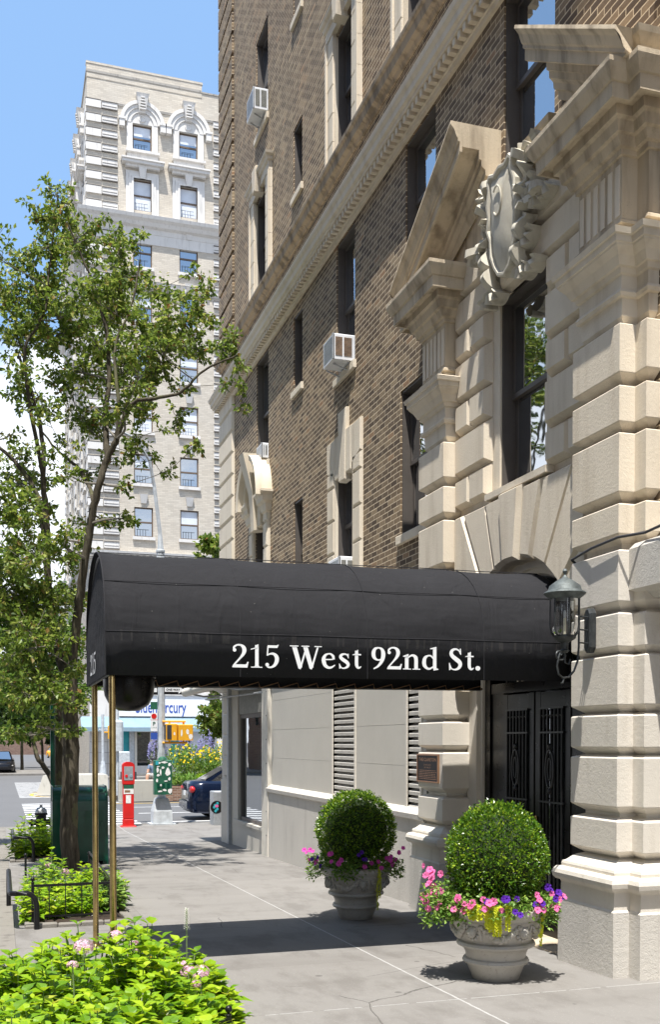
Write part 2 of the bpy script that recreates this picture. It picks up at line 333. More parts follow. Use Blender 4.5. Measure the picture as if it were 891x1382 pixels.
M['leaf_box'] = leaf_mat('boxwood leaves', [(0., (.032,.095,.008)), (.5, (.08,.18,.012)), (.82, (.17,.30,.018)), (1., (.36,.47,.035))], .3, .3, .5)
M['leaf_box_dark'] = leaf_mat('dark boxwood leaves', [(0., (.022,.065,.010)), (.6, (.05,.12,.016)), (1., (.11,.20,.03))], .28, .32, .45)  # shaded copy of the boxwood greens, not applied to either ball
M['leaf_lime'] = leaf_mat('lime coleus leaves', [(0., (.10,.22,.008)), (.4, (.19,.34,.012)), (.8, (.30,.45,.016)), (.965, (.44,.56,.035)), (1., (.36,.27,.06))], .38, .38, .35)
M['leaf_pet'] = leaf_mat('petunia leaves', [(0., (.07,.16,.02)), (.6, (.16,.30,.045)), (1., (.32,.44,.11))], .3)
M['leaf_jenny'] = leaf_mat('creeping jenny leaves', [(0., (.52,.60,.02)), (1., (.74,.76,.05))], .35)
M['leaf_ger'] = leaf_mat('variegated leaves', [(0., (.08,.17,.04)), (.5, (.16,.26,.08)), (.8, (.45,.48,.32)), (1., (.6,.6,.45))], .3)
def petal(name, a, b, tr=.3): return leaf_mat(name, [(0., a), (1., b)], tr, .6, .2)
M['pink'] = petal('pink petals', (.70,.10,.32), (.82,.22,.46))
M['magenta'] = petal('magenta petals', (.55,.05,.35), (.75,.12,.5))
M['purple'] = petal('purple petals', (.07,.012,.30), (.13,.03,.42))
M['palepink'] = petal('pale pink petals', (.66,.36,.50), (.82,.58,.68))
M['whitepet'] = petal('white petals', (.75,.74,.66), (.85,.85,.8))
M['redpet'] = petal('red petals', (.45,.02,.01), (.55,.05,.02))
M['yellowpet'] = petal('yellow petals', (.75,.50,.01), (.85,.62,.02))
M['lavender'] = petal('lavender petals', (.28,.26,.48), (.40,.38,.58))
t = NT('tree bark'); P = t.pos(); n1 = t.noise(t.map(P, (9.,9.,1.6)), 2.2, 6, .65); n2 = t.noise(P, 3., 4)
c = t.ramp(n1, [(.3, (.03,.025,.018)), (.55, (.085,.073,.052)), (.75, (.15,.13,.10))]); c = t.mix(t.math('MULTIPLY', t.math('GREATER_THAN', n2, .58), .35), c, (.16,.17,.08,1))
t.pbr(c, .92, 0, t.bump(n1, .8, .02), .2); M['bark'] = t.m
M['bark_light'] = simple('grey branch bark', (.17,.155,.13), .9, 0, .3, 8, .4, 40)
# glazed urn stone
t = NT('weathered grey urn stone'); P = t.obj(); n1 = t.noise(P, 5., 6, .6); n2 = t.noise(P, 45., 4, .6); s = t.n('ShaderNodeSeparateXYZ'); t.l(P, s.inputs[0])
c = t.mix(n1, (.32,.30,.265,1), (.52,.495,.45,1)); c = t.mix(t.math('MULTIPLY', t.math('GREATER_THAN', n2, .62), .4), c, (.24,.21,.175,1))
t.pbr(c, .42, 0, t.bump(t.math('ADD', n2, n1), .35, .006), .45); M['urn'] = t.m
# ================================================================== THE SETTING
XE, YE = 400., 1500.
def sheet(mb, x0, x1, ys, dz):
    for a, b in zip(ys[:-1], ys[1:]): mb.quad((x0,a,gz(a)+dz),(x1,a,gz(a)+dz),(x1,b,gz(b)+dz),(x0,b,gz(b)+dz))
mb = MB(); sheet(mb, -XE, XE, [-60, 0, 26, YE], -.13); struct('street', mb, M['asphalt'], recalc=False)
mb = MB()
def slab(mb, x0, x1, y0, y1, top=0., bot=-.2):
    ys = [y0] + [y for y in (26,) if y0 < y < y1] + [y1]
    for a, b in zip(ys[:-1], ys[1:]):
        mb.add([(x0,a,gz(a)+bot),(x1,a,gz(a)+bot),(x1,b,gz(b)+bot),(x0,b,gz(b)+bot),(x0,a,gz(a)+top),(x1,a,gz(a)+top),(x1,b,gz(b)+top),(x0,b,gz(b)+top)],
               [(0,3,2,1),(4,5,6,7),(0,1,5,4),(1,2,6,5),(2,3,7,6),(3,0,4,7)])
slab(mb, .12, 5.2, -12, 22.2); slab(mb, .12, 60, 22.2, 28.0); struct('sidewalk', mb, M['sidewalk'])
mb = MB(); slab(mb, -.03, .118, -12, 28.15, .004); slab(mb, .118, 60, 28.002, 28.15, .004); struct('kerb', mb, M['kerb'])
mb = MB(); slab(mb, 4.6, 60, 64.5, 69, .0); slab(mb, -50, -9.5, 62, 140, .0); slab(mb, -50, -9.5, -12, 28, 0.); slab(mb, -9.5, 4.0, 74, 84, .0); struct('far_sidewalk', mb, M['sidewalk'])
mb = MB()                                                    # zebra crossing over the avenue
y = 28.75
while y < 62:
    if not (41 < y < 44.5): sheet(mb, .75, 3.85 if y < 40 else 4.6, [y, y+(.42 if y < 40 else .28)], -.124)
    y += .95
for x0, x1, yy, w in ((4.6, 40, 30.2, .22), (4.3, 40, 34.0, .16), (4.3, 40, 37.2, .12)): sheet(mb, x0, x1, [yy, yy+w], -.124)
struct('crosswalk', mb, M['roadpaint'], recalc=False)
mb = MB()
for (yy, x0, x1) in ((39.45, 4.0, 60), (49.6, 1.4, 4.4)): sheet(mb, x0, x1, [yy, yy+.14], -.12)
pts = [(1.2+1.5*(1-cos(a)), 47.2+2.4*sin(a)) for a in [pi*(-.5)+pi*i/16 for i in range(17)]]
for (a, b), (c_, d) in zip(pts[:-1], pts[1:]):
    mb.quad((a,b,-.605),(c_,d,-.605),(c_+.15,d,-.605),(a+.15,b,-.605))
struct('yellow_road_line', mb, M['yellowpaint'], recalc=False)

# ================================================================== THE BRICK APARTMENT BUILDING
XW = 4.62
BLD = thing('apartment_building', (XW, 14, gz(14)), 'brown brick apartment building with cream stone entrance along the right of the sidewalk', 'building')
wins = []      # (y0,y1,z0,z1)
colA, colB, colC, colD, colE = (10.62, 11.50), (13.34, 14.14), (15.89, 16.40), (18.07, 18.95), (8.05, 9.0)
fl = {3: (7.32, 8.79), 4: (10.12, 11.72), 5: (13.05, 14.62), 6: (16.0, 17.5)}
W = []
def addw(c, z, **k): W.append(dict(y0=c[0], y1=c[1], z0=z[0], z1=z[1], **k))
addw((10.78, 11.655), (4.22, 5.95), dark=.5); addw(colB, (4.0, 5.62), key=1); addw(colC, (4.0, 5.66)); addw((18.25, 19.05), (4.0, 5.76), ped=1)
for f in (3, 4, 5, 6):
    for i, c in enumerate((colE, colA, colB, colC, colD)):
        z0, z1 = fl[f]
        if f == 3:
            if i == 0: z0, z1 = 7.16, 8.79
            if i == 1: z0, z1 = 7.40, 8.79
            if i == 2: z0 = 6.91
            if i == 3: z0, z1 = 7.45, 8.66
            if i == 4: z0 = 6.80
        if f == 4 and i == 3: z0, z1 = 10.58, 11.66
        if f == 5 and i == 4: z0, z1 = 12.92, 14.66
        if f == 5 and i == 3: z0 = 13.4
        addw(c, (z0, z1), sill=(f != 4 or i == 3), surround=(f == 4 and i != 3), narrow=(i == 3))
for w in list(W):                                         # the bays towards the camera repeat them beyond the entrance
    if w['y0'] > 10 and w['y1'] < 15: W.append(dict(w, y0=17.1-w['y1'], y1=17.1-w['y0']))
Y0, Y1, Z0, Z1 = -6., 22.2, 3.0, 21.
bayhole = [(7.30, 9.80, 2.0, 6.9)]
ys = sorted({Y0, Y1, 7.30, 9.80} | {w['y0'] for w in W} | {w['y1'] for w in W}); zs = sorted({Z0, Z1, 6.3, 9.95} | {w['z0'] for w in W} | {w['z1'] for w in W})
mb = MB()
for a, b in zip(ys[:-1], ys[1:]):
    for c, d in zip(zs[:-1], zs[1:]):
        ym, zm = (a+b)/2, (c+d)/2
        if any(w['y0'] < ym < w['y1'] and w['z0'] < zm < w['z1'] for w in W): continue
        if 7.3 < ym < 9.8 and zm < 6.3: continue
        mb.quad((XW,a,c),(XW,a,d),(XW,b,d),(XW,b,c))
for w in W:
    a, b, c, d = w['y0'], w['y1'], w['z0'], w['z1']; xb = XW+.22
    mb.quad((XW,a,c),(xb,a,c),(xb,a,d),(XW,a,d)); mb.quad((XW,b,c),(XW,b,d),(xb,b,d),(xb,b,c)); mb.quad((XW,a,d),(xb,a,d),(xb,b,d),(XW,b,d)); mb.quad((XW,a,c),(XW,b,c),(xb,b,c),(xb,a,c))
mb.quad((XW,Y1,-1),(17,Y1,-1),(17,Y1,Z1),(XW,Y1,Z1)); mb.quad((XW,Y0,-1),(17,Y0,-1),(17,Y0,Z1),(XW,Y0,Z1)); mb.quad((17,Y0,-1),(17,Y1,-1),(17,Y1,Z1),(17,Y0,Z1)); mb.quad((XW,Y0,Z1),(17,Y0,Z1),(17,Y1,Z1),(XW,Y1,Z1))
build('brick_wall', mb, M['brick'], BLD, recalc=False)
# interior backing so that the openings never show sky
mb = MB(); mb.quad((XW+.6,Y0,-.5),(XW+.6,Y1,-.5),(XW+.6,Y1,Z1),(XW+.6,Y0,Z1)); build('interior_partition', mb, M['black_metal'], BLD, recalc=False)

def window(w):
    a, b, c, d = w['y0'], w['y1'], w['z0'], w['z1']; x0 = XW+.012; ft = .045
    m = MB()                                               # dark metal panning lining the reveal
    m.box(x0+.008, XW+.20, a, a+.022, c, d); m.box(x0+.008, XW+.20, b-.022, b, c, d); m.box(x0+.006, XW+.20, a+.022, b-.022, d-.03, d); m.box(x0+.006, XW+.20, a+.022, b-.022, c, c+.03)
    win = build('window', m, M['frame_dark'], BLD)
    zm = (c+d)/2; s = MB(); A, B = a+.022, b-.022
    for (lo, hi, xf) in ((zm-.02, d-.03, XW+.115), (c+.03, zm+.03, XW+.152)):
        s.box(xf, xf+.035, A, A+ft, lo, hi); s.box(xf, xf+.035, B-ft, B, lo, hi); s.box(xf, xf+.035, A+ft, B-ft, hi-ft, hi); s.box(xf, xf+.035, A+ft, B-ft, lo, lo+ft)
    build('frame', s, M['frame_dark'], win)
    p = MB(); tl = U(-.004, .004)
    p.quad((XW+.13,A+ft,zm+.02),(XW+.13,B-ft,zm+.02),(XW+.13+tl,B-ft,d-.075),(XW+.13+tl,A+ft,d-.075)); build('pane', p, M['glass'], win, recalc=False)
    p = MB(); tl = U(-.004, .004); p.quad((XW+.167,A+ft,c+.075),(XW+.167,B-ft,c+.075),(XW+.167+tl,B-ft,zm-.015),(XW+.167+tl,A+ft,zm-.015)); build('pane', p, M['glass'], win, recalc=False)
    if w.get('sill', True) and not w.get('surround') and not w.get('key') and not w.get('ped'):
        m = MB(); hh = .11
        m.cprism([(a-.06, c-hh), (b+.06, c-hh), (b+.06, c-.002), (a-.06, c-.002)], XW-.045, XW+.10, .008); build('sill', m, M['stone'], win)
    if w.get('surround'):
        m = MB(); n = 4; H = d-c+.0
        for side in (0, 1):
            ya, yb = (a-.30, a-.004) if side == 0 else (b+.004, b+.30)
            z = c-.25; 
            while z < d+.05:
                zz = min(z+.40, d+.05)
                m.cprism([(ya, z+.002), (yb, z+.002), (yb, zz-.002), (ya, zz-.002)], XW-.06, XW+.05, .012)
                m.box(XW-.085, XW-.058, ya+(.0 if side == 0 else .24), ya+(.06 if side == 0 else .30), z+.002, zz-.002)
                z = zz
        m.box(XW-.03, XW+.2, a-.003, a+.02, c, d); m.box(XW-.03, XW+.2, b-.02, b+.003, c, d)
        # hood: lintel with cornice and keystone
        plan = [(XW+.1, a-.30), (XW-.07, a-.30), (XW-.07, b+.30), (XW+.1, b+.30)]
        m.planloft(plan, [(d+.052, 0), (d+.20, .0), (d+.22, .03), (d+.27, .035), (d+.30, .07), (d+.34, .08), (d+.355, .05)])
        k = (a+b)/2; m.cprism([(k-.09, d-.02), (k+.09, d-.02), (k+.14, d+.42), (k-.14, d+.42)], XW-.17, XW+.05, .02)
        build('stone_surround', m, M['stone'], win)
    if w.get('key'):
        m = MB(); ya, yb = a-.34, b+.34
        for (p, q) in ((ya, a-.004), (b+.004, yb)):
            z = 3.02; i = 0
            while z < 5.6:
                ins = .0 if i % 2 else .0
                m.cprism([(p, z), (q, z), (q, min(z+.47, 5.62)-.0), (p, min(z+.47, 5.62))], XW-.045, XW+.06, .03); z += .474; i += 1
        k = (a+b)/2
        m.cprism([(ya, 5.625), (k-.36, 5.50), (k-.33, 6.06), (ya, 6.06)][::1], XW-.045, XW+.06, .02)
        m.cprism([(k+.36, 5.50), (yb, 5.625), (yb, 6.06), (k+.33, 6.06)], XW-.045, XW+.06, .02)
        for (p, q, b_) in ((-.355, -.135, 5.46), (.135, .355, 5.46)): m.cprism([(k+p, b_), (k+q, b_), (k+q*.98, 6.06), (k+p*.98, 6.06)], XW-.047, XW+.06, .012)
        m.cprism([(k-.13, 5.38), (k+.13, 5.38), (k+.17, 6.36), (k-.17, 6.36)], XW-.06, XW+.06, .012)
        m.box(XW-.03, XW+.18, a-.003, a+.02, 4.0, 5.6); m.box(XW-.03, XW+.18, b-.02, b+.003, 4.0, 5.6)
        build('stone_surround', m, M['stone'], win)
    if w.get('ped'):
        m = MB(); ya, yb = a-.30, b+.30; k = (a+b)/2
        for (p, q) in ((ya, a-.004), (b+.004, yb)):
            z = 3.02
            while z < 5.7: m.cprism([(p, z), (q, z), (q, min(z+.44, 5.9)), (p, min(z+.44, 5.9))], XW-.07, XW+.06, .03); z += .444
        m.cprism([(ya+.1, 5.80), (yb-.1, 5.80), (yb-.1, 6.25), (ya+.1, 6.25)], XW-.05, XW+.06, .01)
        for yc in (a-.2, b+.2):                              # brackets carrying the broken arch
            m.planloft([(XW+.05, yc-.13), (XW-.05, yc-.13), (XW-.05, yc+.13), (XW+.05, yc+.13)], [(5.70, -.03), (5.82, .0), (5.86, .05), (5.98, .07), (6.02, .12), (6.10, .13), (6.16, .17), (6.20, .17)])
        for sgn in (1, -1):
            rings = []
            for i in range(11):
                an = radians(-2 + 74*i/10); cy, cz = k, 6.14; ring = []
                for (x, r) in ((XW-.02, .62), (XW-.16, .64), (XW-.19, .70), (XW-.28, .74), (XW-.30, .84), (XW+.05, .86)):
                    ring.append((x, cy+sgn*r*cos(an)*.98, cz+r*sin(an)*1.0))
                rings.append(ring)
            m.loft(rings, True)
        m.loft([[(XW-.16, k-.11, 5.62), (XW-.16, k+.11, 5.62), (XW+.04, k+.11, 5.62), (XW+.04, k-.11, 5.62)], [(XW-.20, k-.15, 6.3), (XW-.20, k+.15, 6.3), (XW+.04, k+.15, 6.3), (XW+.04, k-.15, 6.3)],
                [(XW-.38, k-.17, 7.0), (XW-.38, k+.17, 7.0), (XW+.04, k+.17, 7.0), (XW+.04, k-.17, 7.0)]])
        for i in (-2, -1, 1, 2): m.cprism([(k+i*.14-.06, 5.66), (k+i*.14+.06, 5.66), (k+i*.16+.065, 6.2), (k+i*.16-.065, 6.2)], XW-.11, XW+.03, .012)
        build('stone_surround', m, M['stone'], win, smooth=True, ang=25)
    return win
for w in W: window(w)

# cornices: upper band and dentil cornice, wrapping the far corner
def band(name, prof, mat, plan=None, y0=Y0):
    m = MB(); plan = [(17, y0), (XW, y0), (XW, Y1), (17, Y1)]
    m.planloft(plan, prof); return build(name, m, mat, BLD)
band('band_course', [(9.70, -.02), (9.70, .03), (9.74, .05), (9.77, .10), (9.86, .115), (9.885, .145), (9.93, .15), (9.985, -.02)], M['band'])
band('cornice', [(8.80, -.02), (8.80, .04), (8.845, .05), (8.85, .065), (8.935, .065), (8.94, .165), (8.98, .17), (9.0, .20), (9.07, .205), (9.11, .235), (9.165, .245), (9.20, .225), (9.28, -.02)], M['stone'])
m = MB(); y = Y0+.05
while y < Y1+.1: m.box(XW-.15, XW-.062, y, y+.062, 8.858, 8.935); y += .124
dn = build('dentil_course', m, M['stone'], BLD)
# corner quoins
m = MB(); z = 3.25
while z < 8.7: m.cprism([(20.86, z), (22.21, z), (22.21, z+.44), (20.86, z+.44)], XW-.06, XW+.05, .045); z += .4425
build('corner_quoins', m, M['stone'], BLD)
m = MB(); z = 10.0
while z < 20.8: m.box(XW-.045, XW+.02, 20.86, 22.215, z, z+.36); z += .44
build('brick_quoins', m, M['brick'], BLD)

# ------------------------------------------------------------ ground floor, painted stone
XG = 4.50
V = [(12.99, 13.92, 1.01, 2.95), (10.72, 11.11, .98, 2.95)]
m = MB(); segs = [(11.11, 12.99), (13.92, 17.40), (10.55, 10.72)]
for a, b in segs: m.quad((XG,a,.85),(XG,a,3.05),(XG,b,3.05),(XG,b,.85))
for a, b, c, d in V:
    m.quad((XG,a,d),(XG,a,3.05),(XG,b,3.05),(XG,b,d)); m.quad((XG,a,.85),(XG,a,c),(XG,b,c),(XG,b,.85))
    m.quad((XG,b,c),(XG,b,d),(XG+.14,b,d),(XG+.14,b,c)); m.quad((XG,a,c),(XG+.14,a,c),(XG+.14,a,d),(XG,a,d)); m.quad((XG,a,d),(XG+.14,a,d),(XG+.14,b,d),(XG,b,d)); m.quad((XG,a,c),(XG,b,c),(XG+.14,b,c),(XG+.14,a,c))
m.quad((XG,17.40,.85),(XG,17.40,3.05),(XG+.14,17.40,3.05),(XG+.14,17.40,.85))
build('ground_floor_wall', m, M['wall_paint'], BLD, recalc=False)
m = MB()
for z in (1.47, 1.95, 2.45):                                    # faint joints as thin raised-edge strips
    for a, b in segs: m.box(XG-.0012, XG+.01, a+.01, b-.01, z, z+.004)
build('wall_joint', m, M['wall_paint'], BLD)
for a, b, c, d in V:
    m = MB(); m.box(XG-.012, XG+.10, a-.05, a, c-.03, d); m.box(XG-.012, XG+.10, b, b+.05, c-.03, d); m.box(XG-.014, XG+.10, a-.05, b+.05, c-.06, c-.03)
    v = build('louvre_vent', m, M['stone_paint'], BLD)
    s = MB(); z = c+.02
    while z < d-.04:
        s.loft([[(XG+.010, a, z+.008), (XG+.095, a, z+.055), (XG+.105, a, z+.045), (XG+.012, a, z-.032)], [(XG+.010, b, z+.008), (XG+.095, b, z+.055), (XG+.105, b, z+.045), (XG+.012, b, z-.032)]]); z += .083
    build('slats', s, M['plinth'], v)
    s = MB(); s.quad((XG+.13,a,c),(XG+.13,b,c),(XG+.13,b,d),(XG+.13,a,d)); build('duct', s, M['mahog'], v, recalc=False)
m = MB(); m.planloft([(XG+.3, 10.55), (XG, 10.55), (XG, 17.46), (XG+.3, 17.46)], [(-.9, .045), (.86, .045), (.875, .075), (.93, .08), (.965, .045), (.99, .02), (1.0, -.01)])
build('plinth', m, M['plinth'], BLD)
m = MB(); m.planloft([(XG+.5, -6), (XG+.32, -6), (XG+.32, 6.50), (XG+.5, 6.50)], [(-.9, .045), (.86, .045), (.875, .075), (.93, .08), (.965, .045), (.99, .02), (1.0, -.01)])
m.box(XG+.26, XG+.5, -6, 6.5, 1.0, 2.9); build('plinth', m, M['plinth'], BLD)
m = MB()                                                        # string course between stone base and brick
for a, b in ((-6., 6.47), (10.62, 22.21)):
    m.planloft([(XW+.3, a), (XW, a), (XW, b), (XW+.3, b)], [(2.80, .05), (2.84, .10), (2.87, .17), (3.17, .17), (3.21, .14), (3.22, -.01)])
build('string_course', m, M['plinth'], BLD)
# store front at the far corner
m = MB(); m.box(XG-.06, XG+.1, 17.47, 17.90, gz(17.6)-.1, 3.0); build('corner_post', m, M['pole_cream'], BLD)
m = MB()
for z in [.1+.42*i for i in range(7)]: m.tube([(XG-.065, 17.55, z), (XG-.055, 17.55, z)], .014, 8)
build('bolt', m, M['frame_dark'], BLD)
m = MB(); m.box(XG, XG+.25, 17.9, 20.098, -.8, .13); m.box(XG-.03, XG+.2, 17.9, 20.4, .13, .19); build('shop_sill_wall', m, M['wall_paint'], BLD)
m = MB(); m.box(XG+.02, XG+.25, 17.9, 20.098, 2.28, 2.95)
sh = build('shop_fascia', m, M['ac_grey'], BLD)
m = MB(); x = XG+.05
for a, b in ((17.9, 17.98), (20.0, 20.1)): m.box(x, x+.08, a, b, .19, 2.28)
m.box(x, x+.08, 17.98, 20.0, .19, .26); m.box(x, x+.08, 17.98, 20.0, 2.2, 2.28)
sw = build('shop_window', m, M['frame_dark'], BLD); p = MB(); p.quad((x+.04,17.98,.26),(x+.04,20.0,.26),(x+.04,20.0,2.2),(x+.04,17.98,2.2)); build('pane', p, M['glass_store'], sw, recalc=False)
m = MB(); m.box(XG, XG+.3, 20.1, 20.85, -.8, 3.0); m.box(XW, XW+.2, 20.6, 22.2, -.8, 3.0); m.box(XG-.04, XG+.3, 20.82, 21.55, -.9, .95); m.box(XG-.02, XG+.3, 20.84, 21.53, .95, 1.0)
z = 1.0
while z < 2.9: m.cprism([(20.86, z), (21.7, z), (21.7, z+.42), (20.86, z+.42)], XG+.02, XG+.2, .035); z += .445
build('corner_pilaster', m, M['wall_paint'], BLD)
m = MB(); m.box(XG-.07, XG+.0, 20.68, 20.80, -.42, 2.9); build('downpipe', m, M['steel'], BLD)

# ------------------------------------------------------------ ENTRANCE: two banded piers
rows = [(.925, 1.151), (1.261, 1.624), (1.706, 1.942), (2.024, 2.385), (2.456, 2.696), (2.789, 3.16), (3.285, 3.502), (3.594, 4.023), (4.109, 4.369), (4.471, 4.822)]
def pier_profile(zb):
    p = [(zb, .07), (.485, .07), (.50, .055), (.625, .052), (.64, .06), (.648, .085), (.668, .102), (.70, .108), (.73, .10), (.75, .08), (.752, .05), (.775, .052), (.795, .045), (.80, .028), (.835, -.01), (.855, -.04)]
    for a, b in rows: p += [(a-.056, -.085), (a-.004, -.006), (a+.004, 0), (b-.004, 0), (b+.003, -.005), (b+.030, -.085)]
    p += [(4.9, -.05), (5.03, -.045), (5.035, -.02), (5.06, -.008), (5.085, -.02), (5.09, -.035), (5.19, -.035), (5.20, -.015), (5.235, -.005), (5.24, .015), (5.30, .045), (5.345, .085), (5.36, .09), (5.365, .10), (5.41, .105), (5.415, .12), (5.455, .13), (5.475, .09), (5.48, -.02),
          (5.55, -.02), (5.555, .0), (5.58, -.005), (5.60, -.03), (6.05, -.03), (6.055, -.01), (6.09, -.005), (6.10, .02), (6.16, .045), (6.17, .07), (6.24, .085), (6.25, .10), (6.255, .115), (6.325, .118), (6.327, .19), (6.292, .193), (6.295, .215), (6.40, .22), (6.405, .235), (6.47, .27), (6.50, .28), (6.535, .28), (6.55, .24)]
    return p
def pier(ya, yb, side):       # side=+1: the stepped half-pilaster is on the +Y side
    inner, outer = (ya, yb) if side > 0 else (yb, ya); s = side
    plan = [(4.80, inner), (4.36, inner), (4.36, outer), (4.494, outer), (4.494, outer+s*.14), (4.80, outer+s*.14)]
    m = MB(); m.planloft(plan, pier_profile(-.6)); o = build('pier', m, M['stone'], BLD)
    f = MB()                                                  # fluting and guttae on the upper pilaster
    lo, hi = ya, yb
    for i in range(6):
        yy = lo+.08+(hi-lo-.16)*i/5; f.box(4.3835, 4.395, yy-.028, yy+.028, 5.63, 6.0)
        f.box(4.352, 4.372, yy-.022, yy+.022, 5.50, 5.55)
    build('fluting', f, M['stone'], o); return o
p1 = pier(9.81, 10.46, 1); p2 = pier(6.64, 7.29, -1)
# painted lower part of the piers gets the smoother paint: same pier mesh, second material below the string course
for p in (p1, p2):
    p.data.materials.append(M['stone_paint']); p.data.materials.append(M['stone_dark']); p.data.materials.append(M['plinth'])
    for q in p.data.polygons:
        z = q.center.z + OFF[p.name].z
        q.material_index = 3 if z < .49 and abs(q.normal.z) < .5 else (1 if z < 3.2 else (2 if z > 5.5 else 0))
YC = 8.55
# rusticated bay between the piers
XB = 4.487; XS = 4.57
m = MB()
def sq(a, b, c, d): m.quad((XS,a,c),(XS,a,d),(XS,b,d),(XS,b,c))
wy0, wy1, wz0, wz1 = 8.07, 8.96, 4.12, 5.93
sq(7.25, wy0, 4.05, 6.55); sq(wy1, 9.85, 4.05, 6.55); sq(wy0, wy1, wz1, 6.55); 
for (a, b, c, d) in ((wy0, wy0, wz0, wz1), (wy1, wy1, wz0, wz1)): m.quad((XS,a,c),(XS,a,d),(XS+.1,a,d),(XS+.1,a,c))
m.quad((XS,wy0,wz1),(XS,wy1,wz1),(XS+.1,wy1,wz1),(XS+.1,wy0,wz1))
m.quad((XS,7.25,6.55),(XS,9.85,6.55),(XW+.05,9.85,6.55),(XW+.05,7.25,6.55))
build('bay_wall', m, M['stone'], BLD, recalc=False)
m = MB(); rr = [(4.155, 4.42, 1), (4.49, 4.85, 0), (4.92, 5.18, 1), (5.245, 5.59, 0), (5.66, 5.89, 1), (5.95, 6.22, 0), (6.28, 6.55, 1)]
for a, b, split in rr:
    for s in (1, -1):
        def yy(t): return YC + s*t
        e = .59 if b < 5.9 else (.34 if b < 6.3 else .30)
        if split and b < 5.9:
            for (p, q) in ((.59, .92), (.965, 1.255)):
                m.cprism2([(yy(p+.012), a+.01), (yy(q-.012), a+.01), (yy(q-.012), b-.02), (yy(p+.012), b-.02)], XB, XS+.02, .075, .038)
        else: m.cprism2([(yy(e), a+.01), (yy(1.25), a+.01), (yy(1.25), b-.02), (yy(e), b-.02)], XB, XS+.02, .075, .038)
m.cprism([(YC-.17, 5.93), (YC+.17, 5.93), (YC+.28, 6.55), (YC-.28, 6.55)], XB-.05, XS+.02, .03)
m.box(XB-.01, XS+.14, wy0-.14, wy1+.14, 4.065, 4.125)          # window ledge
build('rustication', m, M['stone'], BLD)
m = MB(); m.cprism([(7.95, 6.56), (9.10, 6.56), (9.10, 7.0), (7.95, 7.0)], XB+.03, XW+.02, .02); m.planloft([(XW+.05, 7.93), (XB+.02, 7.93), (XB+.02, 9.12), (XW+.05, 9.12)], [(7.002, 0), (7.03, .03), (7.075, .045), (7.10, .02)])
build('frieze_tablet', m, M['stone_dark'], BLD)
# bay window itself
XWs = XW; XW = XS; w = dict(y0=wy0, y1=wy1, z0=wz0, z1=wz1, sill=False); window(w); XW = XWs
# arch of voussoirs
AC = 2.26; RI = 1.16
m = MB(); angs = [6.6, 17.2, 31, 47, 62, 77, 90]
def outer(an, top=4.05, hw=1.262):
    dy, dz = sin(an), cos(an); t = min(hw/abs(dy) if abs(dy) > 1e-6 else 1e9, (top-AC)/dz if dz > 1e-6 else 1e9); return (YC+dy*t, AC+dz*t)
def vous(a0, a1, ri, xf, top=4.05):
    g = .006
    pts = [(YC+ri*sin(a), AC+ri*cos(a)) for a in (a0+(a1-a0)*i/5 for i in range(6))]
    o1, o0 = outer(a1, top), outer(a0, top); mid = []
    if abs(abs(o1[0]-YC)-1.262) < 1e-4 and abs(o0[1]-top) < 1e-4 and abs(o1[1]-top) > 1e-3: mid = [(YC+math.copysign(1.262, a1), top)]
    pg_ = offs(pts+[o1]+mid+[o0], -.03); m.cprism2(pg_, xf, XS+.30, .05, .03)
for s in (1, -1):
    for i in range(len(angs)-1):
        vous(s*radians(angs[i]), s*radians(angs[i+1]), RI, XB-(.0 if i % 2 else .012))
vous(-radians(6.6), radians(6.6), RI-.02, XB-.05, 4.062)
build('arch', m, M['stone'], BLD)
# moulded inner reveal and soffit
def archpoly(r, zb, n=28): return [(YC+r*cos(pi*i/n), AC+r*sin(pi*i/n)) for i in range(n+1)]
def archring(r0, r1, x0, x1, zb=-.2, n=28):
    rings = []
    def prof(r): return [(YC+r, zb)]+[(YC+r*cos(pi*i/n), AC+r*sin(pi*i/n)) for i in range(n+1)]+[(YC-r, zb)]
    A, B = prof(r0), prof(r1)
    for a, b in zip(A, B): rings.append([(x0, a[0], a[1]), (x0, b[0], b[1]), (x1, b[0], b[1]), (x1, a[0], a[1])])
    mm = MB(); mm.loft(rings, True); return mm
rev = build('arch_reveal', archring(1.08, 1.30, 4.66, 4.80), M['stone_paint'], BLD, smooth=True)
build('moulding', archring(1.03, 1.12, 4.70, 4.78), M['stone_paint'], rev, smooth=True); build('moulding', archring(1.0, 1.06, 4.74, 4.80), M['stone_paint'], rev, smooth=True)
# pediment halves (raking cornices)
def rake(s):
    ylo, yhi, zlo, zhi = (YC+2.10, YC+.50, 6.67, 7.60) if s > 0 else (YC-2.25, YC-.77, 6.70, 7.66); sl = (zhi-zlo)/(yhi-ylo)
    prof = [(XW+.1, 0), (4.09, 0), (4.085, -.03), (4.125, -.07), (4.15, -.135), (4.165, -.15), (4.165, -.175), (4.185, -.18), (4.185, -.27), (4.21, -.275), (4.212, -.225), (4.385, -.225), (4.387, -.31), (4.41, -.315), (4.412, -.37), (4.45, -.40), (4.455, -.45), (4.50, -.46), (4.50, -.53), (XW+.1, -.53)]
    m = MB(); A = []; B = []
    for x, dz in prof:
        zc = zlo+dz; yl = ylo
        if zc < 6.53: yl = ylo + (6.53-zc)/sl
        if dz < -.42: yl = min(yl, yhi+s*.3) if s > 0 else max(yl, yhi+s*.3)
        A.append((x, yl, zlo + sl*(yl-ylo) + dz)); B.append((x, yhi, zhi+dz))
    m.loft([A, B]); return build('raking_cornice', m, M['stone_dark'], BLD)
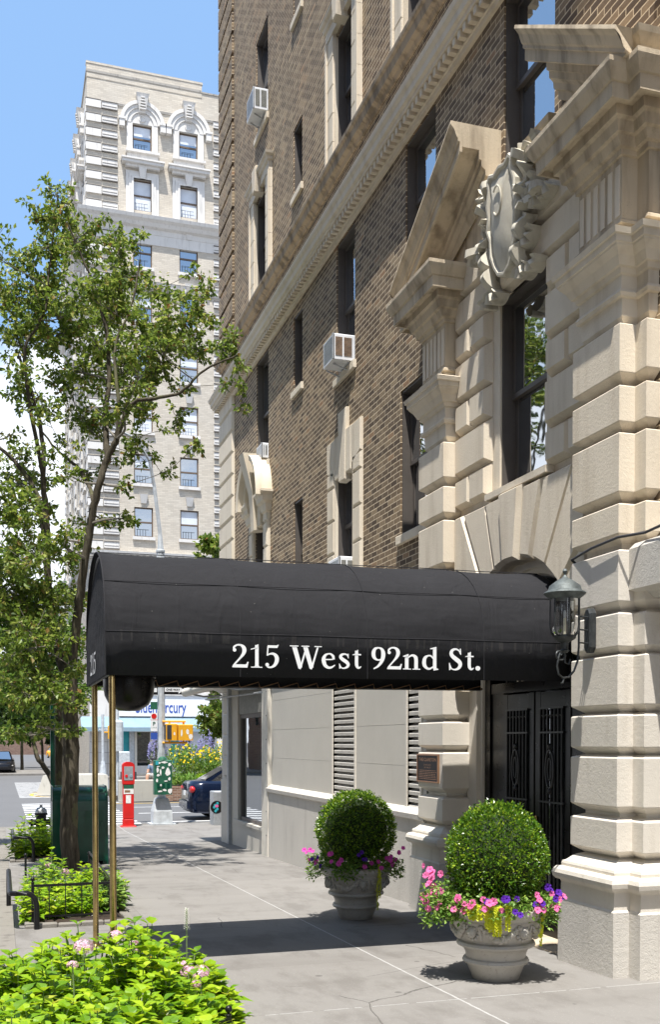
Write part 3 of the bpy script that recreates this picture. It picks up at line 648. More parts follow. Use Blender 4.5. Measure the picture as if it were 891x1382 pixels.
for s in (1, -1):
    rake(s)
    m = MB(); lo_, hi_, a_, b_ = (YC+2.10, YC+.50, 6.67, 7.60) if s > 0 else (YC-2.25, YC-.77, 6.70, 7.66); sl_ = (b_-a_)/(hi_-lo_); yA, yB = lo_+s*-.12, hi_+s*.10
    m.prism([(yA, 6.53), (yB, 6.53), (yB, a_+sl_*(yB-lo_)-.42), (yA, a_+sl_*(yA-lo_)-.06)], 4.515, XW+.05); build('tympanum', m, M['stone_dark'], BLD)
    m = MB(); o = YC+s*1.91; q = o+s*.14                      # return of the top moulding over the stepped side
    m.planloft([(XW+.1, o+s*-.1), (4.494, o-s*.1), (4.494, q), (XW+.1, q)], [(6.56, .20), (6.60, .215), (6.66, .26), (6.70, .27), (6.71, .2)]); build('cornice_return', m, M['stone_dark'], BLD)

# carved shield with ribbons
SH = MB(); half = [(0, 6.98), (.10, 6.95), (.19, 6.99), (.25, 6.93), (.235, 6.84), (.285, 6.70), (.265, 6.58), (.30, 6.45), (.25, 6.33), (.255, 6.17), (.19, 6.02), (.12, 5.92), (0, 5.87)]
pl = [(YC-.04+a, b) for a, b in half] + [(YC-.04-a, b) for a, b in half[::-1][1:-1]]
def tilt(p, x): return (x + .085 - (p[1]-5.9)*.05, p[0]-.03, 5.94+(p[1]-5.87)*.885)
inn = offs(pl, -.035); inn2 = offs(pl, -.05)
def bulge(poly, x, k=1.): return [tilt((YC-.04+(p[0]-YC+.04)*k, 6.42+(p[1]-6.42)*k), x) for p in poly]
SH.loft([[tilt(p, 4.50) for p in pl], [tilt(p, 4.275) for p in pl], [tilt(p, 4.262) for p in offs(pl, -.012)], [tilt(p, 4.262) for p in inn], [tilt(p, 4.29) for p in inn2], bulge(inn2, 4.255, .7), bulge(inn2, 4.24, .35)], True)
so = build('shield', SH, M['stone_shield'], BLD, smooth=True, ang=30)
m = MB(); cc = []
for i in range(25):
    a = radians(50 + 270*i/24); p = (YC-.04 + .082*cos(a), 6.62+.14*sin(a)); q_ = tilt(p, 4.235); cc.append(q_)
m.tube(cc, .009, 6); build('roundel', m, M['stone_shield'], so, smooth=True)
def ribbon(pts, w, th=.03):
    m = MB(); rings = []
    for i, (x, y, z) in enumerate(pts):
        p0 = Vector(pts[max(0, i-1)]); p1 = Vector(pts[min(len(pts)-1, i+1)]); t_ = (p1-p0).normalized(); nrm = Vector((1,0,0)).cross(t_); nrm.normalize()
        c_ = Vector((x, y, z)); rings.append([c_+nrm*th/2+Vector((-w,0,0)), c_-nrm*th/2+Vector((-w,0,0)), c_-nrm*th/2+Vector((.06,0,0)), c_+nrm*th/2+Vector((.06,0,0))])
    m.loft(rings); return m
def scroll(cy, cz, r, turns, s, x0, w, th=.035, ph=0.):
    pts = []; n = int(26*turns)
    for i in range(n+1):
        t_ = i/n; a = ph + 2*pi*turns*t_; rr_ = r*(1-.72*t_); pts.append((x0, cy+s*rr_*cos(a), cz+rr_*sin(a)))
    return ribbon(pts, w, th)
RB = MB()
def addmb(A, B): A.add(B.v, B.f)
def fan(cy, cz, a0, a1, r0, r1, xb, s, nf=4, dep=.05):
    """fluted fold of ribbon: radial flutes between two radii"""
    n = nf*8; A, B, C_, D = [], [], [], []
    for i in range(n+1):
        t_ = i/n; a = radians(a0+(a1-a0)*t_); fl_ = dep*.62*(.5+.5*cos(2*pi*nf*t_)); u, v = s*cos(a), sin(a)
        A.append((xb-.02-fl_*.3, cy+u*r0, cz+v*r0)); B.append((xb-.05-fl_, cy+u*(r0+r1)/2, cz+v*(r0+r1)/2)); C_.append((xb-.03-fl_*1.5, cy+u*r1*(1+.02*cos(2*pi*nf*t_)), cz+v*r1*(1+.02*cos(2*pi*nf*t_)))); D.append((xb+.08, cy+u*r1*.96, cz+v*r1*.96))
    E_ = [(xb+.08, cy+s*cos(radians(a0+(a1-a0)*i/n))*r0, cz+sin(radians(a0+(a1-a0)*i/n))*r0) for i in range(n+1)]
    RB.loft([[A[i], B[i], C_[i], D[i], E_[i]] for i in range(n+1)])
for s in (1, -1):
    c0 = YC-.05
    for (dy, dz, a0, a1, r0, r1, nf, dp) in ((.30, 6.80, 20, 130, .03, .17, 3, .07), (.44, 6.86, -60, 60, .03, .14, 3, .06), (.36, 6.62, -100, 10, .03, .13, 2, .06), (.38, 6.40, 0, 110, .03, .13, 3, .06), (.54, 6.46, -120, -20, .02, .15, 3, .06), (.66, 6.48, -110, -40, .02, .15, 2, .05), (.32, 6.20, -110, 0, .03, .15, 3, .07), (.28, 5.98, -140, -30, .02, .16, 3, .07), (.42, 5.94, -100, -10, .02, .12, 2, .05)):
        fan(c0+s*dy, dz, a0, a1, r0, r1, 4.44, s, nf, dp)
    for i, (p, q) in enumerate((((.24, 6.90), (.46, 6.78)), ((.42, 6.74), (.34, 6.58)), ((.34, 6.56), (.40, 6.38)), ((.44, 6.40), (.68, 6.44)), ((.38, 6.34), (.30, 6.14)), ((.30, 6.14), (.26, 5.92)))):
        L = []
        for k in range(7): t_ = k/6; L.append((4.40-.05*sin(pi*t_*2+i), c0+s*(p[0]+(q[0]-p[0])*t_), p[1]+(q[1]-p[1])*t_+.015*sin(6*t_)))
        addmb(RB, ribbon(L, .07, .07))
build('ribbon_carving', RB, M['stone_shield'], BLD, smooth=True, ang=75)

# ------------------------------------------------------------ door
XD = 4.76
m = archring(.99, 1.02, 4.68, XD+.25); m.v = m.v
DR = build('doorway', archring(.90, 1.01, XD-.04, XD+.12, -.1), M['black_gloss'], BLD, smooth=True)
m = MB(); m.box(XD-.03, XD+.1, YC-.9, YC+.9, 2.22, 2.32); m.box(XD-.02, XD+.08, YC-.90, YC-.64, -.1, 2.22); m.box(XD-.02, XD+.08, YC+.64, YC+.90, -.1, 2.22)
for i in range(1, 6):
    a = pi*i/6; m.tube([(XD, YC, 2.3), (XD, YC+.9*cos(a), 2.3+.88*sin(a))], .012, 6)
for r in (.35, .6): m.tube([(XD, YC+r*cos(pi*i/20), 2.3+r*sin(pi*i/20)) for i in range(21)], .014, 6)
build('transom', m, M['black_gloss'], DR)
m = MB(); m.quad((XD+.11, YC-1, -.1), (XD+.11, YC+1, -.1), (XD+.11, YC+1, 3.3), (XD+.11, YC-1, 3.3)); build('glass', m, M['glass_store'], DR, recalc=False)
for s in (1, -1):
    a, b = sorted((YC+s*.012, YC+s*.635)); m = MB(); st_ = .10
    m.bbox(XD-.03, XD+.03, a, a+st_, gz(9)-.02, 2.21, .006); m.bbox(XD-.03, XD+.03, b-st_, b, gz(9)-.02, 2.21, .006); m.box(XD-.028, XD+.03, a+st_, b-st_, 2.06, 2.20); m.box(XD-.028, XD+.03, a+st_, b-st_, gz(9)-.02, .25)
    d = build('door', m, M['black_gloss'], BLD)
    g_ = MB(); gx = XD-.045
    n = 7
    for i in range(n):
        yy = a+st_+.02+(b-a-2*st_-.04)*i/(n-1); g_.tube([(gx, yy, .27), (gx, yy, 2.05)], .009, 6)
    for z in (2.05, 1.83, 1.20, .27): g_.box(gx-.008, gx+.008, a+st_-.01, b-st_+.01, z-.008, z+.008)
    for i in range(n-1):
        yy = a+st_+.02+(b-a-2*st_-.04)*(i+.5)/(n-1); r_ = (b-a-2*st_-.04)/(n-1)/2
        g_.tube([(gx, yy+r_*cos(pi*k_/8), 1.93+r_*1.8*sin(pi*k_/8)) for k_ in range(9)], .006, 5)
    cy = (a+b)/2; g_.tube([(gx-.01, cy+.07*cos(2*pi*k_/24), 1.50+.17*sin(2*pi*k_/24)) for k_ in range(25)], .011, 6); g_.tube([(gx-.01, cy+.035*cos(2*pi*k_/20), 1.50+.10*sin(2*pi*k_/20)) for k_ in range(21)], .008, 6)
    for zz in (1.70, 1.30): g_.ell((gx-.01, cy, zz), (.02, .03, .03), 8, 6)
    build('grille', g_, M['black_metal'], d)
    h_ = MB(); hy = YC+s*.055; h_.bbox(XD-.05, XD-.03, hy-.018, hy+.018, .86, 1.06, .004); h_.tube([(XD-.05, hy, .92), (XD-.09, hy, .92), (XD-.09, hy, 1.0), (XD-.05, hy, 1.0)], .008, 8)
    build('handle', h_, M['brass'], d)
m = MB(); m.box(4.40, 4.9, YC-1.02, YC+1.02, gz(8.5)-.2, gz(8.5)+.03); build('threshold', m, M['stone_dark'], BLD)
# dark lobby jambs beside the door
m = MB(); m.box(4.80, 4.86, YC+.9, YC+1.28, -.4, 3.3); m.box(4.80, 4.86, YC-1.28, YC-.9, -.4, 3.3); build('jamb', m, M['mahog'], BLD)
# cable running along the pier at the string course
m = MB(); pts = [Vector((4.56, 7.34, 3.02)), Vector((4.46, 7.33, 3.14)), Vector((4.37, 7.31, 3.20)), Vector((4.325, 6.95, 3.225)), Vector((4.33, 6.60, 3.245)), Vector((4.46, 6.45, 3.26)), Vector((4.44, 6.2, 3.27)), Vector((4.44, 3, 3.3))]
m.tube(pts, .011, 8); build('cable', m, M['bumper'], BLD, smooth=True)
# ================================================================== CANOPY
XE_, YA, YB, ZV0, ZV1 = .742, 7.72, 9.42, 2.235, 2.56; XEND = 4.60
CAN = thing('entrance_canopy', (2.6, 8.57, gz(8.57)), 'black canvas entrance canopy on brass poles reaching from the door to the kerb', 'canopy')
def cprof(dz=0.):
    h, n = (YB-YA)/2, 18; c_ = (YA+YB)/2; pts = [(YA, ZV0+dz), (YA, ZV1)]
    for i in range(1, n):
        a = pi - pi*i/n; rr = abs(cos(a))**1.0; pts.append((c_+h*cos(a)*1.0, ZV1+.70*sin(a)**.88))
    return pts + [(YB, ZV1), (YB, ZV0+dz)]
m = MB(); pr_ = cprof(); rings = []
for i in range(29):
    t_ = i/28; x = XE_+(XEND-XE_)*t_; sag = -.018*sin(pi*((t_*4) % 1)); rise = .02*t_
    rings.append([(x, y, z+rise+(sag if 2 <= k < len(pr_)-2 else 0)*(1 if z > 2.7 else .5)) for k, (y, z) in enumerate(pr_)])
n = len(pr_)
for side in (0,):
    vs = [p for r_ in rings for p in r_]; fs = []
    for i in range(28):
        for j in range(n-1): fs.append((i*n+j, (i+1)*n+j, (i+1)*n+j+1, i*n+j+1))
    m.add(vs, fs)
cov = build('cover', m, M['canvas'], CAN, smooth=True, ang=28, recalc=False)
md = cov.modifiers.new('thick', 'SOLIDIFY'); md.thickness = .006; md.offset = 0
m = MB(); m.prism([(y, z) for y, z in cprof()], XE_-.006, XE_-.001); m.v = [(v[0] + (-.0 if v[2] < 2.6 else (v[2]-2.6)*.06), v[1], v[2]) for v in m.v]; build('front_end', m, M['canvas'], CAN, recalc=True)
m = MB()                                                     # sewn seams
def along(y, z, x0=XE_, x1=XEND, w=.004): m.box(x0, x1, y-w, y+w, z-w, z+w)
for sy, y, z in ((1, YA-.003, ZV1+.0), (1, cprof()[4][0]-.003, cprof()[4][1]+.003), (1, cprof()[8][0]-.001, cprof()[8][1]+.004)):
    m.tube([(XE_+(XEND-XE_)*i/20, y, z+.02*i/20+.002*sin(i)) for i in range(21)], .0035, 6)
for x in (1.75, 2.78, 3.8):
    m.tube([(x, y-.002 if y < 8.5 else y+.002, z+.02*(x-XE_)/(XEND-XE_)+.001) for y, z in cprof()], .0035, 6)
m.tube([(XE_-.004, y, z) for y, z in cprof()[1:-1]], .007, 6); m.tube([(XE_-.004, YA, ZV0), (XE_-.004, YA, ZV1)], .006, 6)
build('seam', m, M['seam'], CAN, smooth=True)
m = MB()                                                     # pipe frame under the cloth
for y in (YA+.03, YB-.03): m.tube([(XE_+.03, y, ZV0+.015), (XEND, y, ZV0+.035)], .013, 8)
m.tube([(XE_+.03, YA+.02, ZV0+.012), (XE_+.03, YB-.02, ZV0+.012)], .013, 8)
for x in (XE_+.03, 1.75, 2.78, 3.8, 4.5): m.tube([(x, y*.985+8.57*.015, z-.03) for y, z in cprof()[1:-1]], .011, 6); 
build('frame', m, M['black_metal'], CAN, smooth=True)
m = MB(); pts = []; k = 0; x = XE_+.25
while x < 4.5:
    pts += [(x, YB-.045, 2.245+.012*(x-.7)/3.5), (x+.165, YB-.045, 2.30), (x+.175, YB-.045, 2.26)]; x += .19
m.tube(pts, .0055, 5); pts = [(p[0], YA+.05, p[2]+.02) for p in pts]; m.tube(pts, .004, 5); build('lacing_cord', m, M['cord'], CAN)
for y in (YA+.10, YB-.10):
    x = XE_+.055; g0 = gz(y); m = MB(); m.tube([(x, y, g0), (x, y, ZV0+.02)], .025, 20); m.lathe([(.0, 0), (.055, 0), (.055, .01), (.03, .025), (.027, .05)], (x, y, g0), 20)
    build('pole', m, M['brass'], CAN, smooth=True)
# black metal dome hanging under the front of the canopy
m = MB(); c0 = (.965, 8.20); rd = .2
prof = [(.005, -.0), (.10, .004), (.19, .05), (.235, .12), (.25, .20), (.25, .26), (.262, .262), (.262, .285), (.0, .285)]
m.lathe([(r_*.80, z+1.985) for r_, z in prof], (c0[0], c0[1], 0), 40); 
DM = solo('dome_lamp', m, M['black_gloss'], (c0[0], c0[1], 2.25), 'round black glossy dome hanging under the street end of the canopy', 'dome lamp', smooth=True)

# ---- serif lettering, drawn with a broad pen
def cr(pts, n=7):
    out = []; P = [pts[0]]+list(pts)+[pts[-1]]
    for i in range(1, len(P)-2):
        for k in range(n):
            t_ = k/n; out.append([.5*((2*P[i][j])+(-P[i-1][j]+P[i+1][j])*t_+(2*P[i-1][j]-5*P[i][j]+4*P[i+1][j]-P[i+2][j])*t_*t_+(-P[i-1][j]+3*P[i][j]-3*P[i+1][j]+P[i+2][j])*t_**3) for j in range(3)])
    out.append(list(P[-2])); return out
# a glyph = list of ('s', [(x,y,w)...]) smooth strokes / ('l', ...) straight strokes / ('p', polygon)
G = {
 '2': (.72, [('s', [(.07,.76,.04),(.10,.87,.09),(.22,.955,.07),(.38,.955,.09),(.50,.86,.16),(.53,.72,.17),(.47,.56,.13),(.33,.38,.08),(.17,.20,.07),(.06,.07,.06)]), ('p', [(.02,.0),(.66,.0),(.71,.25),(.655,.25),(.62,.16),(.56,.135),(.14,.135),(.02,.06)]), ('c', (.115,.745,.075))]),
 '1': (.55, [('l', [(.29,.03,.155),(.29,.97,.155)]), ('p', [(.03,0),(.53,0),(.53,.04),(.03,.04)]), ('p', [(.16,.04),(.42,.04),(.368,.09),(.212,.09)]), ('p', [(.02,.80),(.22,.86),(.30,.99),(.368,1.0),(.30,.84),(.02,.76)])]),
 '5': (.62, [('p', [(.12,.86),(.54,.86),(.60,1.0),(.555,1.0),(.52,.97),(.12,.97)]), ('l', [(.135,.93,.055),(.10,.52,.055)]), ('s', [(.10,.54,.05),(.22,.60,.07),(.38,.60,.11),(.50,.48,.17),(.51,.30,.17),(.42,.12,.13),(.28,.03,.08),(.14,.03,.07),(.05,.12,.07)]), ('c', (.095,.13,.08))]),
 'W': (1.37, [('l', [(.20,.97,.19),(.46,.02,.17)]), ('l', [(.47,.03,.075),(.70,.86,.07)]), ('l', [(.66,.97,.19),(.93,.02,.17)]), ('l', [(.94,.03,.075),(1.20,.95,.075)]), ('p', [(.02,.94),(.38,.94),(.38,.98),(.02,.98)]), ('p', [(.50,.94),(.84,.94),(.84,.98),(.50,.98)]), ('p', [(1.05,.94),(1.36,.94),(1.36,.98),(1.05,.98)]), ('p', [(.36,.0),(.46,-.05),(.54,.12)]), ('p', [(.83,.0),(.93,-.05),(1.01,.12)])]),
 'e': (.62, [('s', [(.10,.395,.055),(.30,.395,.05),(.50,.405,.05)]), ('s', [(.52,.40,.10),(.50,.54,.11),(.40,.635,.08),(.31,.645,.06),(.18,.59,.10),(.105,.46,.15),(.10,.32,.17),(.16,.14,.15),(.30,.04,.11),(.44,.06,.08),(.58,.16,.04)])]),
 's': (.50, [('s', [(.42,.47,.03),(.38,.60,.06),(.26,.645,.07),(.14,.60,.11),(.11,.50,.13),(.20,.40,.15),(.34,.30,.15),(.41,.19,.13),(.37,.08,.10),(.24,.02,.06),(.13,.05,.05),(.06,.20,.03)]), ('p', [(.39,.66),(.43,.66),(.43,.46),(.41,.46)]), ('p', [(.04,.22),(.065,.22),(.10,.0),(.05,.0)])]),
 't': (.44, [('s', [(.22,.80,.14),(.22,.55,.15),(.22,.20,.15),(.27,.07,.12),(.35,.05,.08),(.43,.11,.03)]), ('p', [(.03,.60),(.42,.60),(.42,.66),(.16,.67),(.03,.63)]), ('p', [(.03,.63),(.15,.66),(.26,.84),(.29,.84),(.29,.60)])]),
 '9': (.62, [('s', [(.31,.955,.06),(.17,.90,.12),(.10,.74,.16),(.12,.54,.15),(.24,.42,.08),(.38,.42,.06),(.49,.52,.06)]), ('s', [(.30,.955,.06),(.44,.90,.11),(.51,.74,.17),(.50,.52,.17),(.42,.30,.13),(.28,.12,.09),(.10,.01,.05)])]),
 'n': (.76, [('l', [(.18,.02,.15),(.18,.62,.15)]), ('s', [(.22,.50,.04),(.32,.60,.07),(.44,.64,.10),(.55,.56,.15),(.575,.42,.155),(.575,.2,.155),(.575,.02,.155)]), ('p', [(.02,0),(.36,0),(.36,.04),(.02,.04)]), ('p', [(.42,0),(.75,0),(.75,.04),(.42,.04)]), ('p', [(.02,.60),(.02,.565),(.10,.56),(.255,.60),(.255,.69),(.22,.69)])]),
 'd': (.72, [('s', [(.50,.50,.05),(.40,.62,.07),(.28,.635,.07),(.15,.54,.13),(.105,.36,.16),(.13,.18,.15),(.24,.06,.10),(.36,.05,.08),(.50,.15,.05)]), ('l', [(.555,.04,.15),(.555,.96,.15)]), ('p', [(.36,.97),(.36,.935),(.48,.93),(.63,.97),(.63,1.04),(.60,1.04)]), ('p', [(.48,.10),(.70,.0),(.71,.045),(.63,.07),(.63,.14)]), ('p', [(.50,-.03),(.54,-.03),(.71,.01),(.71,.04),(.5,.1)])]),
 'S': (.62, [('s', [(.51,.74,.03),(.46,.88,.06),(.32,.955,.08),(.18,.90,.12),(.125,.76,.15),(.19,.62,.17),(.34,.49,.19),(.48,.36,.18),(.51,.22,.15),(.43,.08,.12),(.28,.02,.07),(.14,.07,.05),(.06,.28,.03)]), ('p', [(.49,.98),(.54,.98),(.55,.70),(.515,.70)]), ('p', [(.03,.32),(.065,.32),(.11,.02),(.04,-.02)])]),
 '.': (.2, [('c', (.1,.09,.105))]),
}
def letter(ch, x0, x1, zb, h, flip=None, put=None, d=.0):
    w, strokes = G[ch]; m = MB(); lay = 0
    def P(u, v, e): return put(x0+(x1-x0)*u/w, zb+h*v, e)
    for kind, data in strokes:
        e = .0012+.0006*lay; lay += 1
        if kind == 'p': poly = [[(u, v) for u, v in data]]
        elif kind == 'c': poly = [[(data[0]+data[2]*cos(2*pi*i/18), data[1]+data[2]*sin(2*pi*i/18)) for i in range(18)]]
        else:
            pts = cr(data) if kind == 's' else data; L, Rr = [], []
            for i, p in enumerate(pts):
                a, b = pts[max(0, i-1)], pts[min(len(pts)-1, i+1)]; dx, dy = b[0]-a[0], b[1]-a[1]; q = sqrt(dx*dx+dy*dy) or 1
                L.append((p[0]-dy/q*p[2]/2, p[1]+dx/q*p[2]/2)); Rr.append((p[0]+dy/q*p[2]/2, p[1]-dx/q*p[2]/2))
            poly = [[L[i], L[i+1], Rr[i+1], Rr[i]] for i in range(len(pts)-1)]
        for pg in poly: m.add([P(u, v, e) for u, v in pg], [tuple(range(len(pg)))])
    return m
spans = [('2',312.7,335.7),('1',337.6,354.5),('5',357.4,376.7),('W',390.3,434.3),('e',433.6,453.2),('s',456,472.7),('t',474.6,487.6),('9',500.8,520.4),('2',521.8,542.6),('n',543,567.3),('d',568.9,591.7),('S',604.8,624.4),('t',626.9,639.6),('.',641.6,648)]
for ch, a, b in spans:
    x0 = onY(a, 890, YA)[0]; x1 = onY(b, 890, YA)[0]; zb = 2.312+.010*(x0-1.7)
    build('letter', letter(ch, x0, x1, zb, .178, put=lambda u, v, e: (u, YA-.004-e, v)), M['white_letter'], CAN, recalc=False)
y = 8.98
for ch, w_ in (('2', .19), ('1', .14), ('5', .17)):
    build('letter', letter(ch, 0, w_*.92, 2.30, .175, put=lambda u, v, e, y=y: (XE_-.008-e, y-u, v)), M['white_letter'], CAN, recalc=False); y -= w_+.01

# ================================================================== WALL LANTERN
LX, LY = 4.05, 6.87
LAN = thing('wall_lantern', (4.33, 6.98, 2.6), 'verdigris glass lantern on a curled bracket fixed to the near stone pier', 'lantern')
m = MB(); m.lathe([(.004, 3.045), (.012, 3.04), (.018, 3.025), (.012, 3.008), (.006, 3.0), (.016, 2.985), (.03, 2.97), (.045, 2.965), (.075, 2.945), (.115, 2.915), (.125, 2.885), (.13, 2.88), (.155, 2.865), (.158, 2.858), (.145, 2.845), (.115, 2.822), (.112, 2.815), (.0, 2.815)], (LX, LY, 0), 32); build('roof', m, M['verdigris'], LAN, smooth=True)
m = MB(); m.lathe([(.098, 2.814), (.105, 2.79), (.106, 2.62), (.098, 2.57), (.075, 2.54), (.06, 2.532)], (LX, LY, 0), 6)
m.v = m.v; m2 = MB(); 
rings = []
for r_, z in [(.104, 2.814), (.106, 2.62), (.098, 2.57), (.072, 2.535)]: rings.append([(LX+r_*cos(2*pi*k/24), LY+r_*sin(2*pi*k/24), z) for k in range(24)])
m2.loft(rings, False); build('glass', m2, M['clearglass'], LAN, smooth=True, recalc=False)
m = MB()
for k in range(6):
    a = 2*pi*k/6+.3; m.tube([(LX+.108*cos(a), LY+.108*sin(a), 2.815), (LX+.109*cos(a), LY+.109*sin(a), 2.62), (LX+.10*cos(a), LY+.10*sin(a), 2.565), (LX+.074*cos(a), LY+.074*sin(a), 2.53)], .0065, 6)
m.lathe([(.085, 2.535), (.08, 2.52), (.05, 2.50), (.03, 2.49), (.026, 2.44), (.038, 2.43), (.02, 2.415), (.0, 2.41)], (LX, LY, 0), 24); m.lathe([(.0, 2.545), (.08, 2.545), (.082, 2.53), (.0, 2.53)], (LX, LY, 0), 24)
build('cage', m, M['verd_dark'], LAN, smooth=True)
for dx in (-.035, .035):
    m = MB(); m.tube([(LX+dx*.6, LY+dx, 2.55), (LX+dx*.6, LY+dx, 2.67)], .011, 10); c_ = build('candle', m, M['candle'], LAN, smooth=True)
    m = MB(); m.ell((LX+dx*.6, LY+dx, 2.70), (.012, .012, .03), 10, 8); build('bulb', m, M['lens'], c_, smooth=True)
m = MB()
def V3(u, z): return (LX+(4.36-LX)*u, LY+.11*u, z)
path = [V3(-.16+.0, 2.41), V3(-.22, 2.37), V3(-.26, 2.31), V3(-.20, 2.25), V3(-.05, 2.225), V3(.15, 2.235), V3(.33, 2.28), V3(.46, 2.36), V3(.50, 2.47), V3(.50, 2.60), V3(.50, 2.74), V3(.47, 2.775), V3(.40, 2.785), V3(.36, 2.76)]
m.tube(path, .0085, 8)
m.tube([V3(-.16+.2*cos(a)*(1-a/9), 2.40-.05*sin(a)*(1-a/9)) for a in [i*.35 for i in range(20)]], .007, 6); m.tube([V3(0, 2.42), V3(.02, 2.34), V3(.15, 2.33), V3(.2, 2.37)], .007, 6)
m.tube([V3(-.02, 2.225), V3(-.06, 2.19), V3(-.12, 2.185)], .007, 6)
for z in (2.70, 2.60, 2.50): m.tube([V3(.50, z), V3(.93, z)], .006, 6)
build('bracket', m, M['verd_dark'], LAN, smooth=True)
m = MB(); m.cprism([(6.93, 2.47), (6.955, 2.43), (7.0, 2.43), (7.025, 2.47), (7.025, 2.73), (7.0, 2.77), (6.955, 2.77), (6.93, 2.73)], 4.305, 4.358, .012); build('back_plate', m, M['verd_dark'], LAN)

# plaque
PL = thing('wall_plaque', (4.357, 10.16, 1.47), 'dark bronze plaque with copper rim on the stone pier beyond the door', 'plaque')
m = MB(); m.box(4.345, 4.358, 9.90, 10.44, 1.325, 1.60); build('plate', m, M['bronze'], PL)
m = MB()
for a in ((9.885, 10.455, 1.598, 1.612), (9.885, 10.455, 1.312, 1.326), (9.885, 9.90, 1.326, 1.598), (10.44, 10.455, 1.326, 1.598)): m.box(4.338, 4.358, *a)
build('rim', m, M['copper'], PL)
def text_mb(s, size, put, bold=0., align='LEFT', sx=1.):
    cu = bpy.data.curves.new('t', 'FONT'); cu.body = s; cu.size = size; cu.align_x = align; cu.offset = bold; cu.resolution_u = 3
    ob = bpy.data.objects.new('t', cu); COL.objects.link(ob); bpy.context.view_layer.update()
    me = bpy.data.meshes.new_from_object(ob.evaluated_get(bpy.context.evaluated_depsgraph_get())); m = MB()
    m.add([put(v.co.x*sx, v.co.y) for v in me.vertices], [tuple(p.vertices) for p in me.polygons]); bpy.data.objects.remove(ob); bpy.data.meshes.remove(me); return m
def wr(s, yc, z, size, bold=0., sx=1.):
    return text_mb(s, size, lambda u, v: (4.343, yc-u, z+v), bold, 'CENTER', sx)
m = MB(); addmb(m, wr('THE CLARETON', 10.17, 1.538, .05, .001, 1.28)); addmb(m, wr('215 WEST 92ND ST.', 10.17, 1.49, .024)); addmb(m, wr('NEW YORK CITY', 10.17, 1.462, .024))
build('lettering', m, M['copper'], PL, recalc=False)
m = MB()
for i in range(6):
    y = 10.40; z = 1.435-.018*i
    while y > 9.95: l_ = U(.015, .05); m.quad((4.343, y, z), (4.343, max(y-l_, 9.93), z), (4.343, max(y-l_, 9.93), z+.007), (4.343, y, z+.007)); y -= l_+.008
build('relief_line', m, M['copper'], PL, recalc=False)

# ================================================================== AIR CONDITIONERS
def ac(y0, y1, z0, z1, x0, label, grille):
    t_ = thing('air_conditioner', (XW, (y0+y1)/2, z0), label, 'air conditioner', 'air conditioners in the brick building windows')
    m = MB(); m.bbox(x0, XW+.2, y0, y1, z0, z1, .012); build('casing', m, M['white_metal'], t_)
    g_ = MB(); mid = (x0+XW)/2; d = (XW-x0)
    for a, b in ((x0+.035, mid-.012), (mid+.012, XW-.02)):
        zz = z0+.05
        while zz < z1-.05: g_.box(a, b, y0-.006, y0+.01, zz, zz+.010); zz += .017
    build('side_grille', g_, M[grille], t_)
    g_ = MB(); zz = z0+.04
    while zz < z1-.04: g_.box(x0-.004, x0+.01, y0+.04, y1-.04, zz, zz+.010); zz += .022
    build('rear_grille', g_, M['steel'], t_)
    f = MB()
    f.box(x0-.006, x0+.02, y0+.0, y0+.03, z0, z1)
    for i in range(2): f.tube([(x0+.05, y0+.15+.3*i, z0-.01), (XW, y0+.15+.3*i, z0-.09)], .012, 6)
    build('support', f, M['steel'], t_); return t_
ac(13.41, 13.86, 6.93, 7.275, 4.33, 'white air conditioner with rusty brown grille on the middle window sill', 'ac_rust' if 'ac_rust' in M else 'ac_grille')
ac(18.11, 18.63, 12.99, 13.365, 4.36, 'white air conditioner in the topmost window near the far building corner', 'ac_grey')
ac(18.10, 18.50, 6.84, 7.10, 4.50, 'small white air conditioner above the curved window pediment', 'ac_grey')
ac(13.36, 13.85, 3.93, 4.265, 4.40, 'white air conditioner just showing above the canopy top', 'ac_grey')

# ================================================================== PLANTERS
def leafmesh(mb, p, d, up, s, fold=.25, wide=.5):      # small folded four-point leaf
    d = d.normalized(); r_ = d.cross(up)
    if r_.length < 1e-4: r_ = d.orthogonal()
    r_.normalize(); u_ = r_.cross(d)
    a = p; b = p+d*s*.45+r_*s*wide*.5+u_*s*fold*.3; c_ = p+d*s-u_*s*.12; e = p+d*s*.45-r_*s*wide*.5+u_*s*fold*.3
    mb.add([a, b, c_, e], [(0,1,2), (0,2,3)])
def rnd(): 
    while 1:
        v = Vector((U(-1,1), U(-1,1), U(-1,1)))
        if .05 < v.length < 1: return v.normalized()
URN = [(0,0),(.165,0),(.172,.006),(.208,.10),(.215,.118),(.238,.124),(.247,.14),(.238,.158),(.220,.165),(.226,.20),(.243,.235),(.262,.245),(.286,.255),(.292,.268),(.284,.284),(.262,.292),(.268,.31),(.29,.345),(.318,.41),(.328,.445),(.338,.452),(.335,.462),(.346,.475),(.362,.49),(.368,.51),(.366,.535),(.352,.548),(.335,.545),(.322,.52),(.315,.49),(0,.49)]
